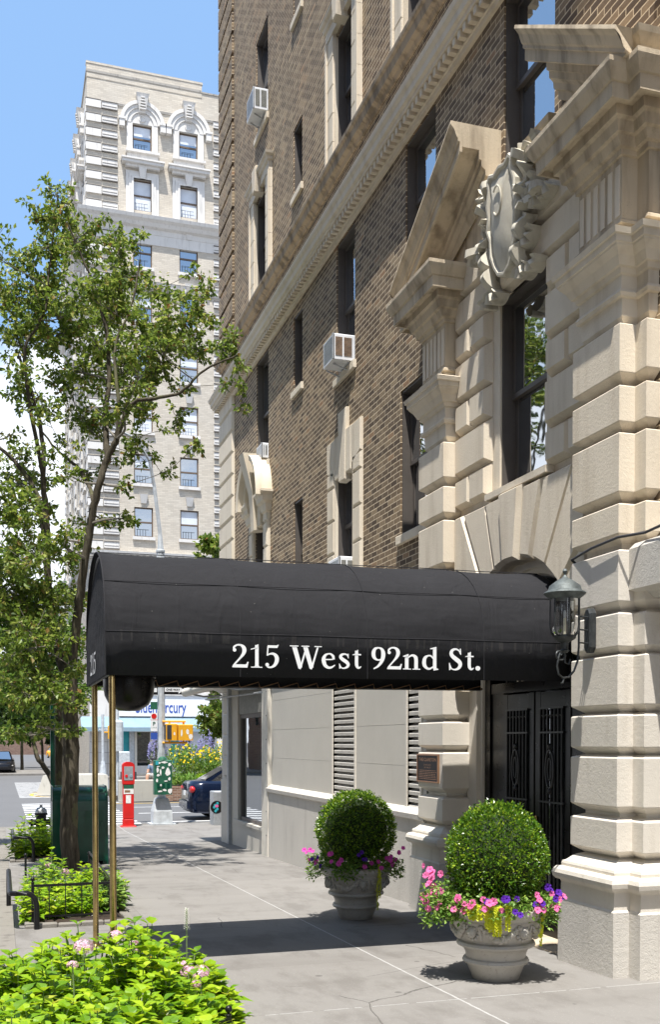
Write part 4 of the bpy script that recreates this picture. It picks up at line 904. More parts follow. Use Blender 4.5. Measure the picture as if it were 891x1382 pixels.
def make_urn():
    r_ = thing('stone_urn', (0,0,0), 'x', 'planter', 'stone urns flanking the entrance')
    m = MB(); m.lathe(URN, (0,0,0), 48); b = build('bowl', m, M['urn'], r_, smooth=True)
    m = MB()
    def rad(z): return .262+(z-.292)*(.328-.262)/(.445-.292)
    for k in range(5):
        a0 = 2*pi*k/5 + .15; a1 = a0+2*pi/5-.42
        for kk in range(15):                               # garland of fruit
            t_ = kk/14; a = a0+.12+(a1-a0)*t_; z = .425-.085*sin(pi*t_); rr_ = rad(z)+.014; w_ = .014+.012*sin(pi*t_)
            for q in range(2): m.ell((rr_*cos(a)+U(-.004,.004), rr_*sin(a)+U(-.004,.004), z+U(-.012,.012)), (w_, w_, w_), 8, 6)
        for a in (a0+.06, a1+.18):
            m.tube([((rad(z)+.008)*cos(a), (rad(z)+.008)*sin(a), z) for z in (.435, .40, .36, .325)], [.008, .012, .016, .008], 8)
        af = a0-.15; c_ = Vector((rad(.385)*cos(af), rad(.385)*sin(af), .385)); o = Vector((cos(af), sin(af), 0)); s_ = Vector((-sin(af), cos(af), 0))
        m.ell(c_+o*.012, (.038,.038,.046), 12, 8); m.ell(c_+o*.042+Vector((0,0,-.006)), (.011,.011,.018), 8, 6)          # lion mask
        for q in (-1, 1): m.ell(c_+o*.034+s_*.016*q+Vector((0,0,.012)), (.008,.008,.007), 8, 5); m.ell(c_+o*.034+s_*.012*q+Vector((0,0,-.02)), (.012,.012,.009), 8, 5); m.ell(c_+o*.02+s_*.03*q+Vector((0,0,.03)), (.011,.011,.012), 8, 5)
        for i in range(12): b_ = 2*pi*i/12; m.ell(c_+s_*.052*cos(b_)+Vector((0,0,.055*sin(b_)))+o*.0, (.013,.013,.014), 7, 5)
    build('relief', m, M['urn'], b, smooth=True)
    m = MB()
    for k in range(44): a = 2*pi*k/44; m.ell((.362*cos(a), .362*sin(a), .518), (.014,.014,.022), 8, 6)
    build('rim_moulding', m, M['urn'], b, smooth=True)
    m = MB(); m.lathe([(0,.50),(.315,.50),(.30,.515),(0,.53)], (0,0,0), 32); build('soil', m, M['soil'], r_, smooth=True)
    return r_
def make_ball(loc, rx, rz, label, seed, nm=17000):
    random.seed(seed)
    r_ = thing('boxwood_ball', loc, label, 'shrub', 'clipped boxwood balls in the urns'); L = Vector(loc); m = MB(); c_ = L+Vector((0,0,rz*.93))
    for i in range(nm):
        v = rnd(); 
        if v.z < -.80: continue
        lump = 1+.05*sin(v.x*9+seed)*sin(v.y*8+1)*cos(v.z*7)+.035*sin(v.x*23)*sin(v.z*21+v.y*17)+.02*sin(v.z*41+v.x*37)
        hole = sin(v.x*13+seed*2)*sin(v.y*11+2)*sin(v.z*12+seed)
        if hole > .55 and R() < .75: continue
        k = lump*(1-abs(random.gauss(0, .075))) + (U(.02, .075) if R() < .09 else 0)
        p = c_+Vector((v.x*rx*k, v.y*rx*k, v.z*rz*k)); d = (v*.9+rnd()*.9+Vector((0,0,.35)))
        leafmesh(m, p, d, rnd(), U(.014, .031), .4, .62)
    build('foliage', m, M['leaf_box'], r_, recalc=False)
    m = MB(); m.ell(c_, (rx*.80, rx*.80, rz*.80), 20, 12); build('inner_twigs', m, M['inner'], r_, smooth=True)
    m = MB(); m.tube([L+Vector((0,0,-.05)), L+Vector((0,0,.25))], .03, 8); build('stem', m, M['bark'], r_)
    return r_
M['inner'] = simple('shaded twig mass', (.02,.035,.010), .9, 0, .3, 20, .5, 60)  # solid dark core; the shade inside the ball is put into its colour
def blossom_mesh(r0, m, c_, nrm, kind=0):
    nrm = nrm.normalized(); a_ = nrm.orthogonal().normalized(); b_ = nrm.cross(a_); n = 5
    base = c_-nrm*r0*.45; ctr = len(m.v); m.v.append(tuple(base)); ring = []
    for i in range(n*4):
        an = 2*pi*i/(n*4); rr_ = r0*(1-.16*(1 if i % 4 == 0 else (0 if i % 4 == 2 else .35))); p = c_+(a_*cos(an)+b_*sin(an))*rr_ + nrm*r0*.10*sin(i*2.3)
        ring.append(len(m.v)); m.v.append(tuple(p))
    mid = []
    for i in range(n*4):
        an = 2*pi*i/(n*4); p = c_+(a_*cos(an)+b_*sin(an))*r0*.35 - nrm*r0*.08; mid.append(len(m.v)); m.v.append(tuple(p))
    for i in range(n*4):
        j = (i+1) % (n*4); m.f.append((mid[i], ring[i], ring[j], mid[j])); m.f.append((ctr, mid[i], mid[j]))
def petunias(loc, seed, label, spots, cols, leaves=900, bulge=None, cat='flowers', nm='petunia_plant', lm='leaf_pet', arc=(0, 2*pi), stick=.0):
    random.seed(seed); r_ = thing(nm, loc, label, cat, 'bedding flowers round the urn rims'); L = Vector(loc); m = MB()
    for i in range(leaves):
        a = U(*arc); rr_ = U(.26, .42); z = U(.0, .11)-(max(0, rr_-.36)*.9)
        if bulge and R() < .5: 
            bb = random.choice(bulge); a = random.gauss(bb[0], .22); rr_ = U(.30, .30+bb[1]); z = U(-.08, bb[2])-(rr_-.3)*.25
        p = L+Vector((rr_*cos(a), rr_*sin(a), z)); leafmesh(m, p, rnd()+Vector((cos(a)*.6, sin(a)*.6, .3)), Vector((0,0,1))+rnd()*.6, U(.025, .042), .3, .7)
    build('foliage', m, M[lm], r_, recalc=False)
    for (a, rr_, z, ci) in spots:
        p = L+Vector((rr_*cos(a), rr_*sin(a), z)); nr = Vector((cos(a)*.6-.25, sin(a)*.6-.75, .45))+rnd()*.45; m = MB(); blossom_mesh(U(.022, .031), m, p, nr)
        b = build('blossom', m, M[cols[ci]], r_, recalc=False)
    return r_
U1 = (3.5, 6.9, gz(6.9)); U2 = (3.52, 10.12, gz(10.12))
urn = make_urn(); urn.location = U1; urn['label'] = 'grey stone urn nearest the camera, standing in the sun by the near pier'; urn.rotation_euler.z = radians(-78)
u2 = copytree(urn, U2); u2['label'] = 'grey stone urn farther off, shaded by the canopy'; u2.rotation_euler.z = radians(-96)
make_ball((U1[0]+.01, U1[1], U1[2]+.53), .365, .40, 'bright green clipped boxwood ball in the near sunlit urn', 3)
make_ball((U2[0], U2[1], U2[2]+.53), .405, .41, 'dark green clipped boxwood ball in the far shaded urn', 5)
# direction toward camera from urn 1: angle
def ang(px, base): # angle so the plant appears on that side; -pi/2 faces the camera
    return px
vd = atan2(-U1[1], -U1[0])               # angle pointing at the camera
def sp(n, a0, a1, r0, r1, z0, z1, c_): return [(vd+U(a0, a1), U(r0, r1), U(z0, z1), c_) for _ in range(n)]
random.seed(11)
T1 = (U1[0], U1[1], U1[2]+.54)
petunias(T1, 21, 'pink petunias spilling over the near urn rim', sp(15, -1.8, -1.15, .40, .56, .04, .28, 0)+sp(9, -1.6, -1.1, .42, .56, .0, .14, 0)+sp(9, -1.0, .2, .38, .44, .0, .10, 0)+sp(4, -.85, -.4, .38, .43, .03, .10, 0)+sp(4, -.2, .3, .38, .43, .02, .09, 0)+sp(11, .85, 1.6, .38, .50, .0, .13, 0)+sp(4, .6, 1.0, .38, .44, .02, .1, 0), ['pink'], 3600, [(vd-1.45, .26, .2), (vd-1.3, .24, .14), (vd-1.0, .12, .1), (vd+1.3, .16, .1)])
petunias(T1, 22, 'deep purple petunias among the pink ones on the near urn', sp(8, -.15, .55, .37, .45, .0, .12, 0)+sp(9, .75, 1.5, .38, .50, .04, .20, 0), ['purple'], 260)
petunias(T1, 24, 'yellow green creeping jenny leaves trailing down the front of the near urn', [], ['pink'], 10, None, 'trailing plant', 'creeping_jenny')
JN = [o for o in bpy.data.objects if o.name.startswith('creeping_jenny')][-1]
def strands(parent, L, lst, sz=.02):
    m = MB()
    for a, z1 in lst:
        z = .05; rr_ = .37
        while z > z1:
            rr_ = .385 if z < 0 else .36
            rad_ = max(.30, .385+min(0, z)*.12)
            for q in (-1, 1):
                p = Vector(L)+Vector((rad_*cos(a), rad_*sin(a), z)); leafmesh(m, p, Vector((-sin(a)*q, cos(a)*q, U(-.3,.2)))+Vector((cos(a), sin(a), 0))*U(.2,.7), Vector((cos(a), sin(a), .3)), sz*U(.8,1.2), .1, .95)
            z -= .011; a += U(-.012, .012)
    build('trailing_stem', m, M['leaf_jenny'], parent, recalc=False)
strands(JN, T1, [(vd-.6+.03*i, random.choice([-.02,-.04,-.05])) for i in range(12)]+[(vd-.17+.026*i, random.choice([-.03,-.06,-.11,-.15,-.09])-.02*(i % 3)) for i in range(9)]+[(vd+.02, -.17), (vd+.06, -.12), (vd+.24, -.12), (vd+.22, -.07), (vd+1.12, -.26), (vd+1.08, -.20), (vd-.45, -.05), (vd-.35, -.04)], .024)
T2 = (U2[0], U2[1], U2[2]+.54); vd = atan2(-U2[1], -U2[0]); random.seed(13)
petunias(T2, 31, 'pink and violet petunias round the far shaded urn', sp(7, -1.7, -1.1, .42, .56, .02, .2, 0)+sp(3, -1.0, -.6, .38, .44, .05, .2, 0)+sp(8, .7, 1.6, .38, .52, .02, .2, 0)+sp(5, -1.6, -1.1, .4, .5, .0, .15, 1)+sp(6, -.6, .8, .38, .44, .0, .12, 0), ['magenta', 'purple'], 2200, [(vd-1.4, .22, .16), (vd+1.3, .20, .12), (vd-.3, .12, .08)])
petunias(T2, 32, 'deep purple petunias at the centre of the far urn', sp(4, .0, .3, .37, .4, .04, .22, 0), ['purple'], 160)
petunias(T2, 33, 'thin green trailing strand hanging down the far urn', [], ['pink'], 10, None, 'trailing plant', 'trailing_plant')
TP = [o for o in bpy.data.objects if o.name.startswith('trailing_plant')][-1]; strands(TP, T2, [(vd+.62, -.42), (vd+.65, -.3)], .016)
# ================================================================== PLANT BEDS ALONG THE KERB
random.seed(41)
def bigleaf(mb, base, d, up, L, W_=.62, droop=.25):
    d = d.normalized(); r_ = d.cross(up)
    if r_.length < 1e-4: r_ = d.orthogonal()
    r_.normalize(); u_ = r_.cross(d).normalized(); n = 6; prof = [0, .62, .98, .88, .55, .22, 0]; idx = []; o = len(mb.v)
    for i in range(n+1):
        t_ = i/n; c_ = base + d*L*t_ - Vector((0,0,1))*droop*L*t_*t_ ; w_ = prof[i]*L*W_*.5
        ser = 1+(.10 if i % 2 else -.04)
        mb.v.append(tuple(c_-r_*w_*ser+u_*w_*.35)); mb.v.append(tuple(c_)); mb.v.append(tuple(c_+r_*w_*ser+u_*w_*.35))
    for i in range(n):
        a = o+3*i; mb.f.append((a, a+1, a+4, a+3)); mb.f.append((a+1, a+2, a+5, a+4))
def bush(name, x, y, h, rad, n, ls, mat, label, cat, group, seed, stems=True, ground=None, whorl=True):
    random.seed(seed); g0 = gz(y) if ground is None else ground; r_ = thing(name, (x, y, g0), label, cat, group); m = MB(); s_ = MB(); C_ = Vector((x, y, g0))
    ns = max(6, int(n/9))
    for k in range(ns):
        a = U(0, 2*pi); q = sqrt(R())*rad; hh = h*(1-.55*(q/rad)**2)*U(.72, 1.05); tip = C_+Vector((q*cos(a), q*sin(a), hh)); b0 = C_+Vector((q*.4*cos(a), q*.4*sin(a), 0))
        s_.tube([b0, (b0+tip)/2+Vector((0,0,.03)), tip], [.006, .005, .003], 5)
        lv = 5; a0 = U(0, pi)
        for j in range(lv):
            t_ = 1-j*.16; p = b0.lerp(tip, max(.1, t_)); sz = ls*(.62+.16*j)*U(.6, 1.25); sz = min(sz, ls*1.15)
            for e in (0, 1):
                an = a0+j*pi/2+e*pi+U(-.3, .3); el = .75-.24*j; bigleaf(m, p, Vector((cos(an), sin(an), el)), Vector((0,0,1)), sz, U(.6,.74), .22)
    build('leaves', m, M[mat], r_, recalc=False, smooth=False); build('stems', s_, M['leaf_ger'], r_); return r_
GB = 'lime leaved plants in the kerbside beds'
def flowerhead(x, y, z, r0, mat, label, seed, nm='flower_head', g='clustered flower heads in the kerbside beds', n=46):
    random.seed(seed); C_ = Vector((x, y, z)); g0 = gz(y); r_ = thing('geranium', (x, y, g0), label, 'flower', g)
    s_ = MB(); s_.tube([(x, y, g0), (x+.01, y, g0+(z-g0)*.5), (x, y, z)], .005, 6); build('stem', s_, M['leaf_ger'], r_)
    m = MB()
    for i in range(n):
        v = rnd(); 
        if v.z < -.5: continue
        p = C_+Vector((v.x*r0, v.y*r0, v.z*r0*.75)); c0 = p
        a_ = v.orthogonal().normalized(); b_ = v.cross(a_); rr_ = r0*.30; t0 = U(0, 1.5)
        for k in range(4):
            an = t0+2*pi*k/4; d = (a_*cos(an)+b_*sin(an)); e = v.cross(d); mm = len(m.v)
            m.v += [tuple(p), tuple(p+d*rr_*.7+e*rr_*.42+v*.003), tuple(p+d*rr_+v*.001), tuple(p+d*rr_*.7-e*rr_*.42+v*.003)]; m.f.append((mm, mm+1, mm+2, mm+3))
    build('blossom_head', m, M[mat], r_, recalc=False); return r_
# near bed
bs = [(.18,5.75,.42,.34),(.62,5.6,.40,.36),(1.02,5.55,.22,.28),(.35,6.25,.50,.36),(.80,6.35,.55,.34),(.95,6.0,.42,.30),(.10,6.5,.42,.30),(.55,6.9,.56,.34),(.92,6.95,.56,.30),(.22,7.1,.46,.30),(.05,5.2,.42,.34),(.45,5.15,.40,.34),(.85,5.1,.30,.3),(1.0,6.6,.40,.25),(1.18,6.9,.36,.22),(1.2,6.4,.30,.22),(1.16,5.95,.22,.2)]
lab = ['beside the kerb', 'in the middle', 'next to the low fence', 'just behind the first row', 'under the pink flower heads', 'near the fence post', 'at the kerb corner', 'at the back by the brass pole', 'at the back toward the sidewalk', 'at the back left', 'nearest the camera at the kerb', 'nearest the camera in the middle', 'nearest the camera at the fence', 'beside the white flower spike', 'spilling over the fence at the back', 'spilling over the middle of the fence', 'low beside the ball finial']
for i, (x, y, h, r_) in enumerate(bs):
    bush('coleus_plant', x, y, h, r_, 330 if r_ > .29 else 240, .15, 'leaf_lime', 'lime green leafy plant %s of the foreground bed' % lab[i], 'plant', GB, 50+i)
fh = [(113,1293,6.25,'pale pink round flower head on the left of the foreground bed',.040),(155,1277,6.9,'smaller pale pink flower head behind the others in the foreground bed',.035),(181,1292,6.7,'pale pink flower head beside the brass pole foot',.036),(254,1326,6.3,'pale pink flower head at the left of the right hand pair',.032),(270,1327,6.2,'larger pale pink flower head at the right of the foreground bed',.04),(246,1318,6.5,'pale pink flower head half hidden behind the right hand pair',.03),(222,1330,6.3,'pale pink flower head among leaves in the middle of the foreground bed',.026),(98,1318,6.1,'small pale pink flower head low on the left of the foreground bed',.022),(265,1343,6.1,'small pale pink flower below the right hand pair',.02)]
for i, (px, py, Y, l_, r0) in enumerate(fh):
    p = onY(px, py, Y); flowerhead(p[0], Y, p[2]+.07, r0*1.4, 'palepink', l_, 80+i)
p = onY(205, 1300, 6.4); flowerhead(p[0], 6.4, p[2]+.02, .03, 'redpet', 'small red flowers among the lime leaves of the foreground bed', 90, n=18)
p = onY(190, 1337, 6.1); bush('variegated_plant', p[0], 6.1, .36, .14, 60, .07, 'leaf_ger', 'small grey green variegated plant in the foreground bed', 'plant', GB, 91)
SPK = onY(252, 1250, 6.7); m = MB(); r_ = thing('salvia_spike', (SPK[0], 6.7, gz(6.7)), 'single upright cream flower spike at the back of the foreground bed', 'flower')
s_ = MB(); s_.tube([(SPK[0], 6.7, 0), (SPK[0], 6.7, SPK[2]+.12)], .004, 6); build('stem', s_, M['leaf_ger'], r_)
for i in range(70):
    z = SPK[2]-.02+.14*i/70; a = i*2.4; q = .012*(1-i/90); p = Vector((SPK[0]+q*cos(a), 6.7+q*sin(a), z)); leafmesh(m, p, Vector((cos(a), sin(a), .6)), Vector((0,0,1)), .014, .3, .8)
build('blossoms', m, M['whitepet'], r_, recalc=False)
# kerbs round the beds, soil
def pit(x0, x1, y0, y1, label):
    t_ = thing('tree_pit', ((x0+x1)/2, (y0+y1)/2, gz((y0+y1)/2)), label, 'planting bed', 'tree pits cut into the sidewalk')
    m = MB(); ya, yb = y0, y1
    def stone(a, b, c, d, n, ax):
        for i in range(n):
            if ax == 'y': u, v = c+(d-c)*i/n+.004, c+(d-c)*(i+1)/n-.004; slab_ = (a, b, u, v)
            else: u, v = a+(b-a)*i/n+.004, a+(b-a)*(i+1)/n-.004; slab_ = (u, v, c, d)
            g_ = gz((slab_[2]+slab_[3])/2); m.bbox(slab_[0], slab_[1], slab_[2], slab_[3], g_-.1, g_+U(.035, .05), .008)
    stone(x0, x0+.09, y0, y1, 7, 'y'); stone(x1-.09, x1, y0, y1, 7, 'y'); stone(x0+.09, x1-.09, y0, y0+.09, 4, 'x'); stone(x0+.09, x1-.09, y1-.09, y1, 4, 'x')
    build('edging', m, M['kerb'], t_)
    m = MB(); nx = 10
    for i in range(nx):
        for j in range(nx):
            pass
    m.loft([[(x0+.08, y0+.08, gz(y0)+.012), (x1-.08, y0+.08, gz(y0)+.012), (x1-.08, y1-.08, gz(y1)+.012), (x0+.08, y1-.08, gz(y1)+.012)], [(x0+.2, y0+.2, gz(y0)+.05), (x1-.2, y0+.2, gz(y0)+.05), (x1-.2, y1-.2, gz(y1)+.05), (x0+.2, y1-.2, gz(y1)+.05)]])
    build('soil', m, M['soil'], t_)
pit(.14, 1.30, 4.6, 7.45, 'foreground tree pit full of lime green leaves at the kerb'); pit(.22, 1.30, 10.55, 14.0, 'middle tree pit under the street tree with stone edging'); pit(.14, 1.2, 18.1, 21.5, 'farthest tree pit beyond the green box')
# low black fences
def fence(x0, x1, y0, y1, h, label, finial_at, far=False):
    t_ = thing('low_fence', (x1, y0, gz(y0)), label, 'fence', 'low black fences round the plant beds'); m = MB()
    cs = [(x0, y0), (x1, y0), (x1, y1), (x0, y1)]
    for (a, b), (c, d) in ((cs[0], cs[1]), (cs[1], cs[2])):
        m.box(min(a,c)-.006, max(a,c)+.006, min(b,d)-.006, max(b,d)+.006, gz(b)+h-.03, gz(b)+h-.005); m.box(min(a,c)-.006, max(a,c)+.006, min(b,d)-.006, max(b,d)+.006, gz(b)+.08, gz(b)+.10)
        n = max(2, int((abs(a-c)+abs(b-d))/.14))
        for i in range(1, n): u, v = a+(c-a)*i/n, b+(d-b)*i/n; m.tube([(u, v, gz(v)), (u, v, gz(v)+h-.02)], .006, 5)
    build('rail', m, M['black_metal'], t_)
    for (a, b) in cs:
        m = MB(); g_ = gz(b); m.box(a-.014, a+.014, b-.014, b+.014, g_-.02, g_+h+.01); m.lathe([(.0,0),(.016,.0),(.018,.008),(.010,.014),(.010,.02),(.018,.028),(.022,.04),(.018,.053),(.008,.06),(0,.062)], (a, b, g_+h+.01), 14); build('post', m, M['black_metal'], t_, smooth=True)
P0 = onY(308, 1352, 5.75)
fence(.35, 1.22, 5.70, 7.30, .165, 'low black fence with ball finials round the foreground bed', None); fence(.30, 1.10, 10.75, 13.8, .42, 'low black fence round the middle bed under the tree', None)
# bent tube guards at the kerb
def guard(x0, x1, y0, ylen, h, label):
    g_ = gz(y0); m = MB(); pts = []
    pts = [(x1, y0, g_-.05), (x1, y0, g_+h*.62)] + [(x1-.10*(1-cos(a)), y0, g_+h*.62+.38*h*sin(a)) for a in (.3,.6,.9,1.2,1.5)] + [(x0+.06, y0, g_+h), (x0+.02, y0+.02, g_+h), (x0, y0+.08, g_+h), (x0, y0+ylen, g_+h), (x0, y0+ylen, g_-.05)]
    m.tube(pts, .026, 12); return solo('tree_guard', m, M['black_metal'], (x1, y0, g_), label, 'tree guard', 'bent tube guards at the kerb', True)
guard(.08, .33, 10.5, 1.9, .36, 'black bent tube guard at the kerb of the middle bed'); guard(.20, .52, 18.05, 1.6, .42, 'small black bent tube guard at the farthest bed')
GM = [(.40,11.0,.42,.30),(.80,11.1,.40,.30),(1.08,11.4,.42,.26),(.45,11.7,.50,.32),(.95,12.0,.50,.32),(.5,12.5,.52,.32),(1.0,12.8,.45,.3),(.6,13.4,.55,.3),(1.2,11.9,.40,.24),(1.22,12.6,.42,.24)]
lb = ['at the front left', 'at the front centre', 'at the front right by the brass poles', 'behind the bent guard', 'behind the fence corner', 'on the left halfway back', 'on the right halfway back', 'at the back by the tree trunk', 'spilling right over the fence', 'farther along the right edge']
for i, (x, y, h, r0) in enumerate(GM): bush('coleus_plant', x, y, h, r0, 230, .125, 'leaf_lime' if i % 3 != 2 else 'leaf_pet', 'lime green plant %s of the middle bed' % lb[i], 'plant', GB, 150+i)
for i, (px, py, Y, l_) in enumerate([(66,1168,12.6,'pale pink flower head at the back left of the middle bed'),(88,1176,12.4,'pale pink flower head before the tree trunk'),(128,1186,12.6,'mauve pink flower head at the right back of the middle bed')]):
    p = onY(px, py, Y); flowerhead(p[0], Y, p[2], .045, 'palepink', l_, 180+i)
for i, (px, py, Y) in enumerate([(79,1235,11.),(73,1212,11.2),(92,1238,10.9),(125,1233,10.9)]):
    p = onY(px, py, Y); random.seed(190+i); m = MB()
    for k in range(3): blossom_mesh(.02, m, p+rnd()*.03, Vector((-.1,-.8,.6))+rnd()*.3)
    r_ = thing('white_vinca', (p[0], Y, gz(Y)), 'small white flowers low at the front of the middle bed', 'flower', 'white flowers in the middle bed'); build('blossoms', m, M['whitepet'], r_, recalc=False); s_ = MB(); s_.tube([(p[0], Y, gz(Y)), tuple(p)], .004, 5); build('stem', s_, M['leaf_ger'], r_)
for i, (x, y, h, r0, l_) in enumerate([(.45,18.6,.62,.38,'at the front left'),(.85,18.8,.60,.36,'at the front right'),(.5,19.5,.78,.40,'at the back left'),(.95,19.7,.75,.38,'at the back right')]): bush('coleus_plant', x, y, h, r0, 240, .16, 'leaf_lime', 'bright lime plant %s of the farthest bed' % l_, 'plant', GB, 200+i)

# ================================================================== STREET FURNITURE
# relay mail box
MBX = thing('relay_mailbox', (1.24, 17.5, gz(17.3)), 'large dark green metal mail box with rounded top beside the tree trunk', 'mail box')
x0, x1, y0, y1, zb, zt = .80, 1.67, 17.2, 17.9, gz(17.2)+.03, 1.01
pf = [(y0, zb+.03), (y0, zt-.26)] + [(y0+.26-.26*cos(a), zt-.26+.26*sin(a)) for a in [pi/2*i/10 for i in range(1, 11)]] + [(y1, zt), (y1, zb+.03)]
m = MB(); m.loft([[(x0+.012, p[0]+.01 if p[0] < 17.5 else p[0]-.01, p[1]-.01) for p in pf], [(x0+.02, p[0], p[1]) for p in pf], [(x1-.02, p[0], p[1]) for p in pf], [(x1-.012, p[0]+.01 if p[0] < 17.5 else p[0]-.01, p[1]-.01) for p in pf]]); build('cabinet', m, M['green_dark'], MBX, smooth=True)
m = MB(); m.box(x0-.006, x0+.018, y0-.006, y1+.006, zb-.03, zt-.24); m.box(x1-.018, x1+.006, y0-.006, y1+.006, zb-.03, zt-.24)
for xa in (x0-.004, x1-.016): m.tube([(xa+.01, p[0], p[1]) for p in pf[1:13]], .012, 6)
build('side_flange', m, M['green_dark'], MBX, smooth=True)
m = MB()
for a, b in ((x0+.05, y0+.05), (x1-.05, y0+.05), (x0+.05, y1-.05), (x1-.05, y1-.05)): m.box(a-.03, a+.03, b-.03, b+.03, zb-.05, zb+.03)
build('foot', m, M['green_dark'], MBX); m = MB(); m.box(1.30, 1.60, y0-.008, y0+.01, .2, .62); m.bbox(1.55, 1.585, y0-.03, y0-.008, .36, .44, .005); build('door', m, M['green_dark'], MBX)
m = MB(); m.tube([(.84, 17.97, gz(18)), (.84, 17.97, 2.35)], .04, 14); solo('sign_pole', m, M['green_dark'], (.85, 17.95, gz(18)), 'thin dark green pole rising behind the mail box', 'pole', smooth=True)
# hydrant
HY_ = thing('fire_hydrant', (.80, 22.3, gz(22.3)), 'black fire hydrant with silver cap beyond the lime plants', 'hydrant'); c_ = (.80, 22.3, gz(22.3))
m = MB(); m.lathe([(0,0),(.16,0),(.16,.03),(.11,.05),(.105,.60),(.13,.61),(.13,.65),(.10,.66),(0,.66)], c_, 20); build('barrel', m, M['black_metal'], HY_, smooth=True)
m = MB(); m.lathe([(0,0),(.12,0),(.115,.05),(.08,.10),(.03,.12),(.03,.16),(0,.16)], (c_[0], c_[1], c_[2]+.655), 18); build('cap', m, M['steel'], HY_, smooth=True)
for s in (-1, 1): m = MB(); m.lathe([(0,0),(.06,0),(.06,s*.07),(.085,s*.08),(.085,s*.12),(.03,s*.13),(.03,s*.16),(0,s*.16)], (c_[0]+s*.09, c_[1], c_[2]+.45), 14, 'x'); build('nozzle', m, M['black_metal'], HY_, smooth=True)
m = MB(); m.lathe([(0,0),(.07,0),(.07,-.06),(.09,-.07),(.09,-.11),(0,-.11)], (c_[0], c_[1]-.09, c_[2]+.40), 14, 'y'); build('nozzle', m, M['black_metal'], HY_, smooth=True)
# red emergency call box
gy = -.485; RX, RY = 3.18, 27.3
CB = thing('call_box', (RX, RY, gy), 'slim red emergency call box with rounded top on the sidewalk corner', 'call box')
m = MB(); m.bbox(RX-.20, RX+.20, RY-.16, RY+.16, gy, gy+.03, .02); m.bbox(RX-.15, RX+.15, RY-.10, RY+.10, gy+.03, gy+.22, .03); m.bbox(RX-.14, RX+.14, RY-.095, RY+.095, gy+.22, gy+1.12, .01); build('post', m, M['red'], CB)
arc_ = [(RX-.155, gy+1.12), (RX-.155, gy+1.60)]+[(RX-.155*cos(a), gy+1.60+.10*sin(a)) for a in [pi*i/10 for i in range(1, 10)]]+[(RX+.155, gy+1.60), (RX+.155, gy+1.12)]
m = MB(); m.prism(arc_, RY-.11, RY+.11, 'y'); build('head', m, M['red'], CB)
m = MB(); m.box(RX-.115, RX+.115, RY-.118, RY-.109, gy+1.22, gy+1.58); pn = build('panel', m, M['steel'], CB)
m = MB(); m.lathe([(0,0),(.04,0),(.035,-.012),(0,-.012)], (RX-.055, RY-.118, gy+1.33), 14, 'y'); build('button', m, M['red'], pn, smooth=True)
m = MB(); m.lathe([(0,0),(.04,0),(.035,-.012),(0,-.012)], (RX+.06, RY-.118, gy+1.33), 14, 'y'); build('button', m, M['awning_blue'], pn, smooth=True)
m = MB(); m.box(RX-.13, RX+.13, RY-.100, RY-.0965, gy+.86, gy+1.0); m.box(RX-.07, RX+.06, RY-.100, RY-.0965, gy+.62, gy+.83); build('sticker', m, M['sticker'], CB); m = MB(); m.box(RX-.13, RX+.13, RY-.1015, RY-.0965, gy+1.0, gy+1.10); build('sticker', m, M['green_box'], CB); m = MB(); m.box(RX-.10, RX+.04, RY-.1025, RY-.0995, gy+.90, gy+.96); build('sticker', m, M['cord'], CB)
# traffic signal pole
PX, PYY = 4.13, 27.85
SP = thing('signal_pole', (PX, PYY, gy), 'grey traffic pole on a flared base with a mast arm at the avenue corner', 'traffic pole')
def octo(r_, z, rot=pi/8): return [(PX+r_*cos(rot+2*pi*k/8), PYY+r_*sin(rot+2*pi*k/8), z) for k in range(8)]
def sqr(r_, z): return [(PX-r_, PYY-r_, z), (PX+r_, PYY-r_, z), (PX+r_, PYY+r_, z), (PX-r_, PYY+r_, z)]
m = MB(); m.box(PX-.34, PX+.34, PYY-.34, PYY+.34, gy, gy+.04); m.loft([sqr(.26, gy+.04), sqr(.25, gy+.36), sqr(.19, gy+.62), sqr(.16, gy+.70), sqr(.12, gy+.72)]); build('base', m, M['pole_grey'], SP)
m = MB(); m.tube([(PX, PYY, gy+.6), (PX, PYY, 6.85)], .105, 8); m.tube([(PX, PYY, 6.85), (PX-.01, PYY, 7.3), (PX-.16, PYY, 8.55), (PX-.3, PYY-.1, 9.2)], [.085,.05,.045,.04], 8); m.lathe([(.115,0),(.12,.02),(.12,.06),(.09,.08)], (PX, PYY, 6.80), 12); build('shaft', m, M['pole_grey'], SP)
m = MB(); m.tube([(PX-.3, PYY-.1, 9.2), (PX-.7, PYY-.3, 9.7), (PX-1.5, PYY-.6, 9.9)], .035, 8); build('mast_arm', m, M['pole_grey'], SP); m = MB(); m.ell((PX-1.7, PYY-.7, 9.88), (.35,.14,.09), 12, 8); build('lamp_head', m, M['pole_grey'], SP)
random.seed(5)
CBX = thing('control_box', (PX, PYY-.12, .35), 'green signal control box covered with torn white stickers on the grey pole', 'control box')
m = MB(); m.bbox(3.89, 4.36, PYY-.38, PYY-.115, .33, 1.25, .02); m.lathe([(.0,0),(.13,0),(.11,.05),(.05,.09),(0,.095)], (4.125, PYY-.25, 1.25), 16); b_ = build('cabinet', m, M['green_box'], CBX)
sk = MB()
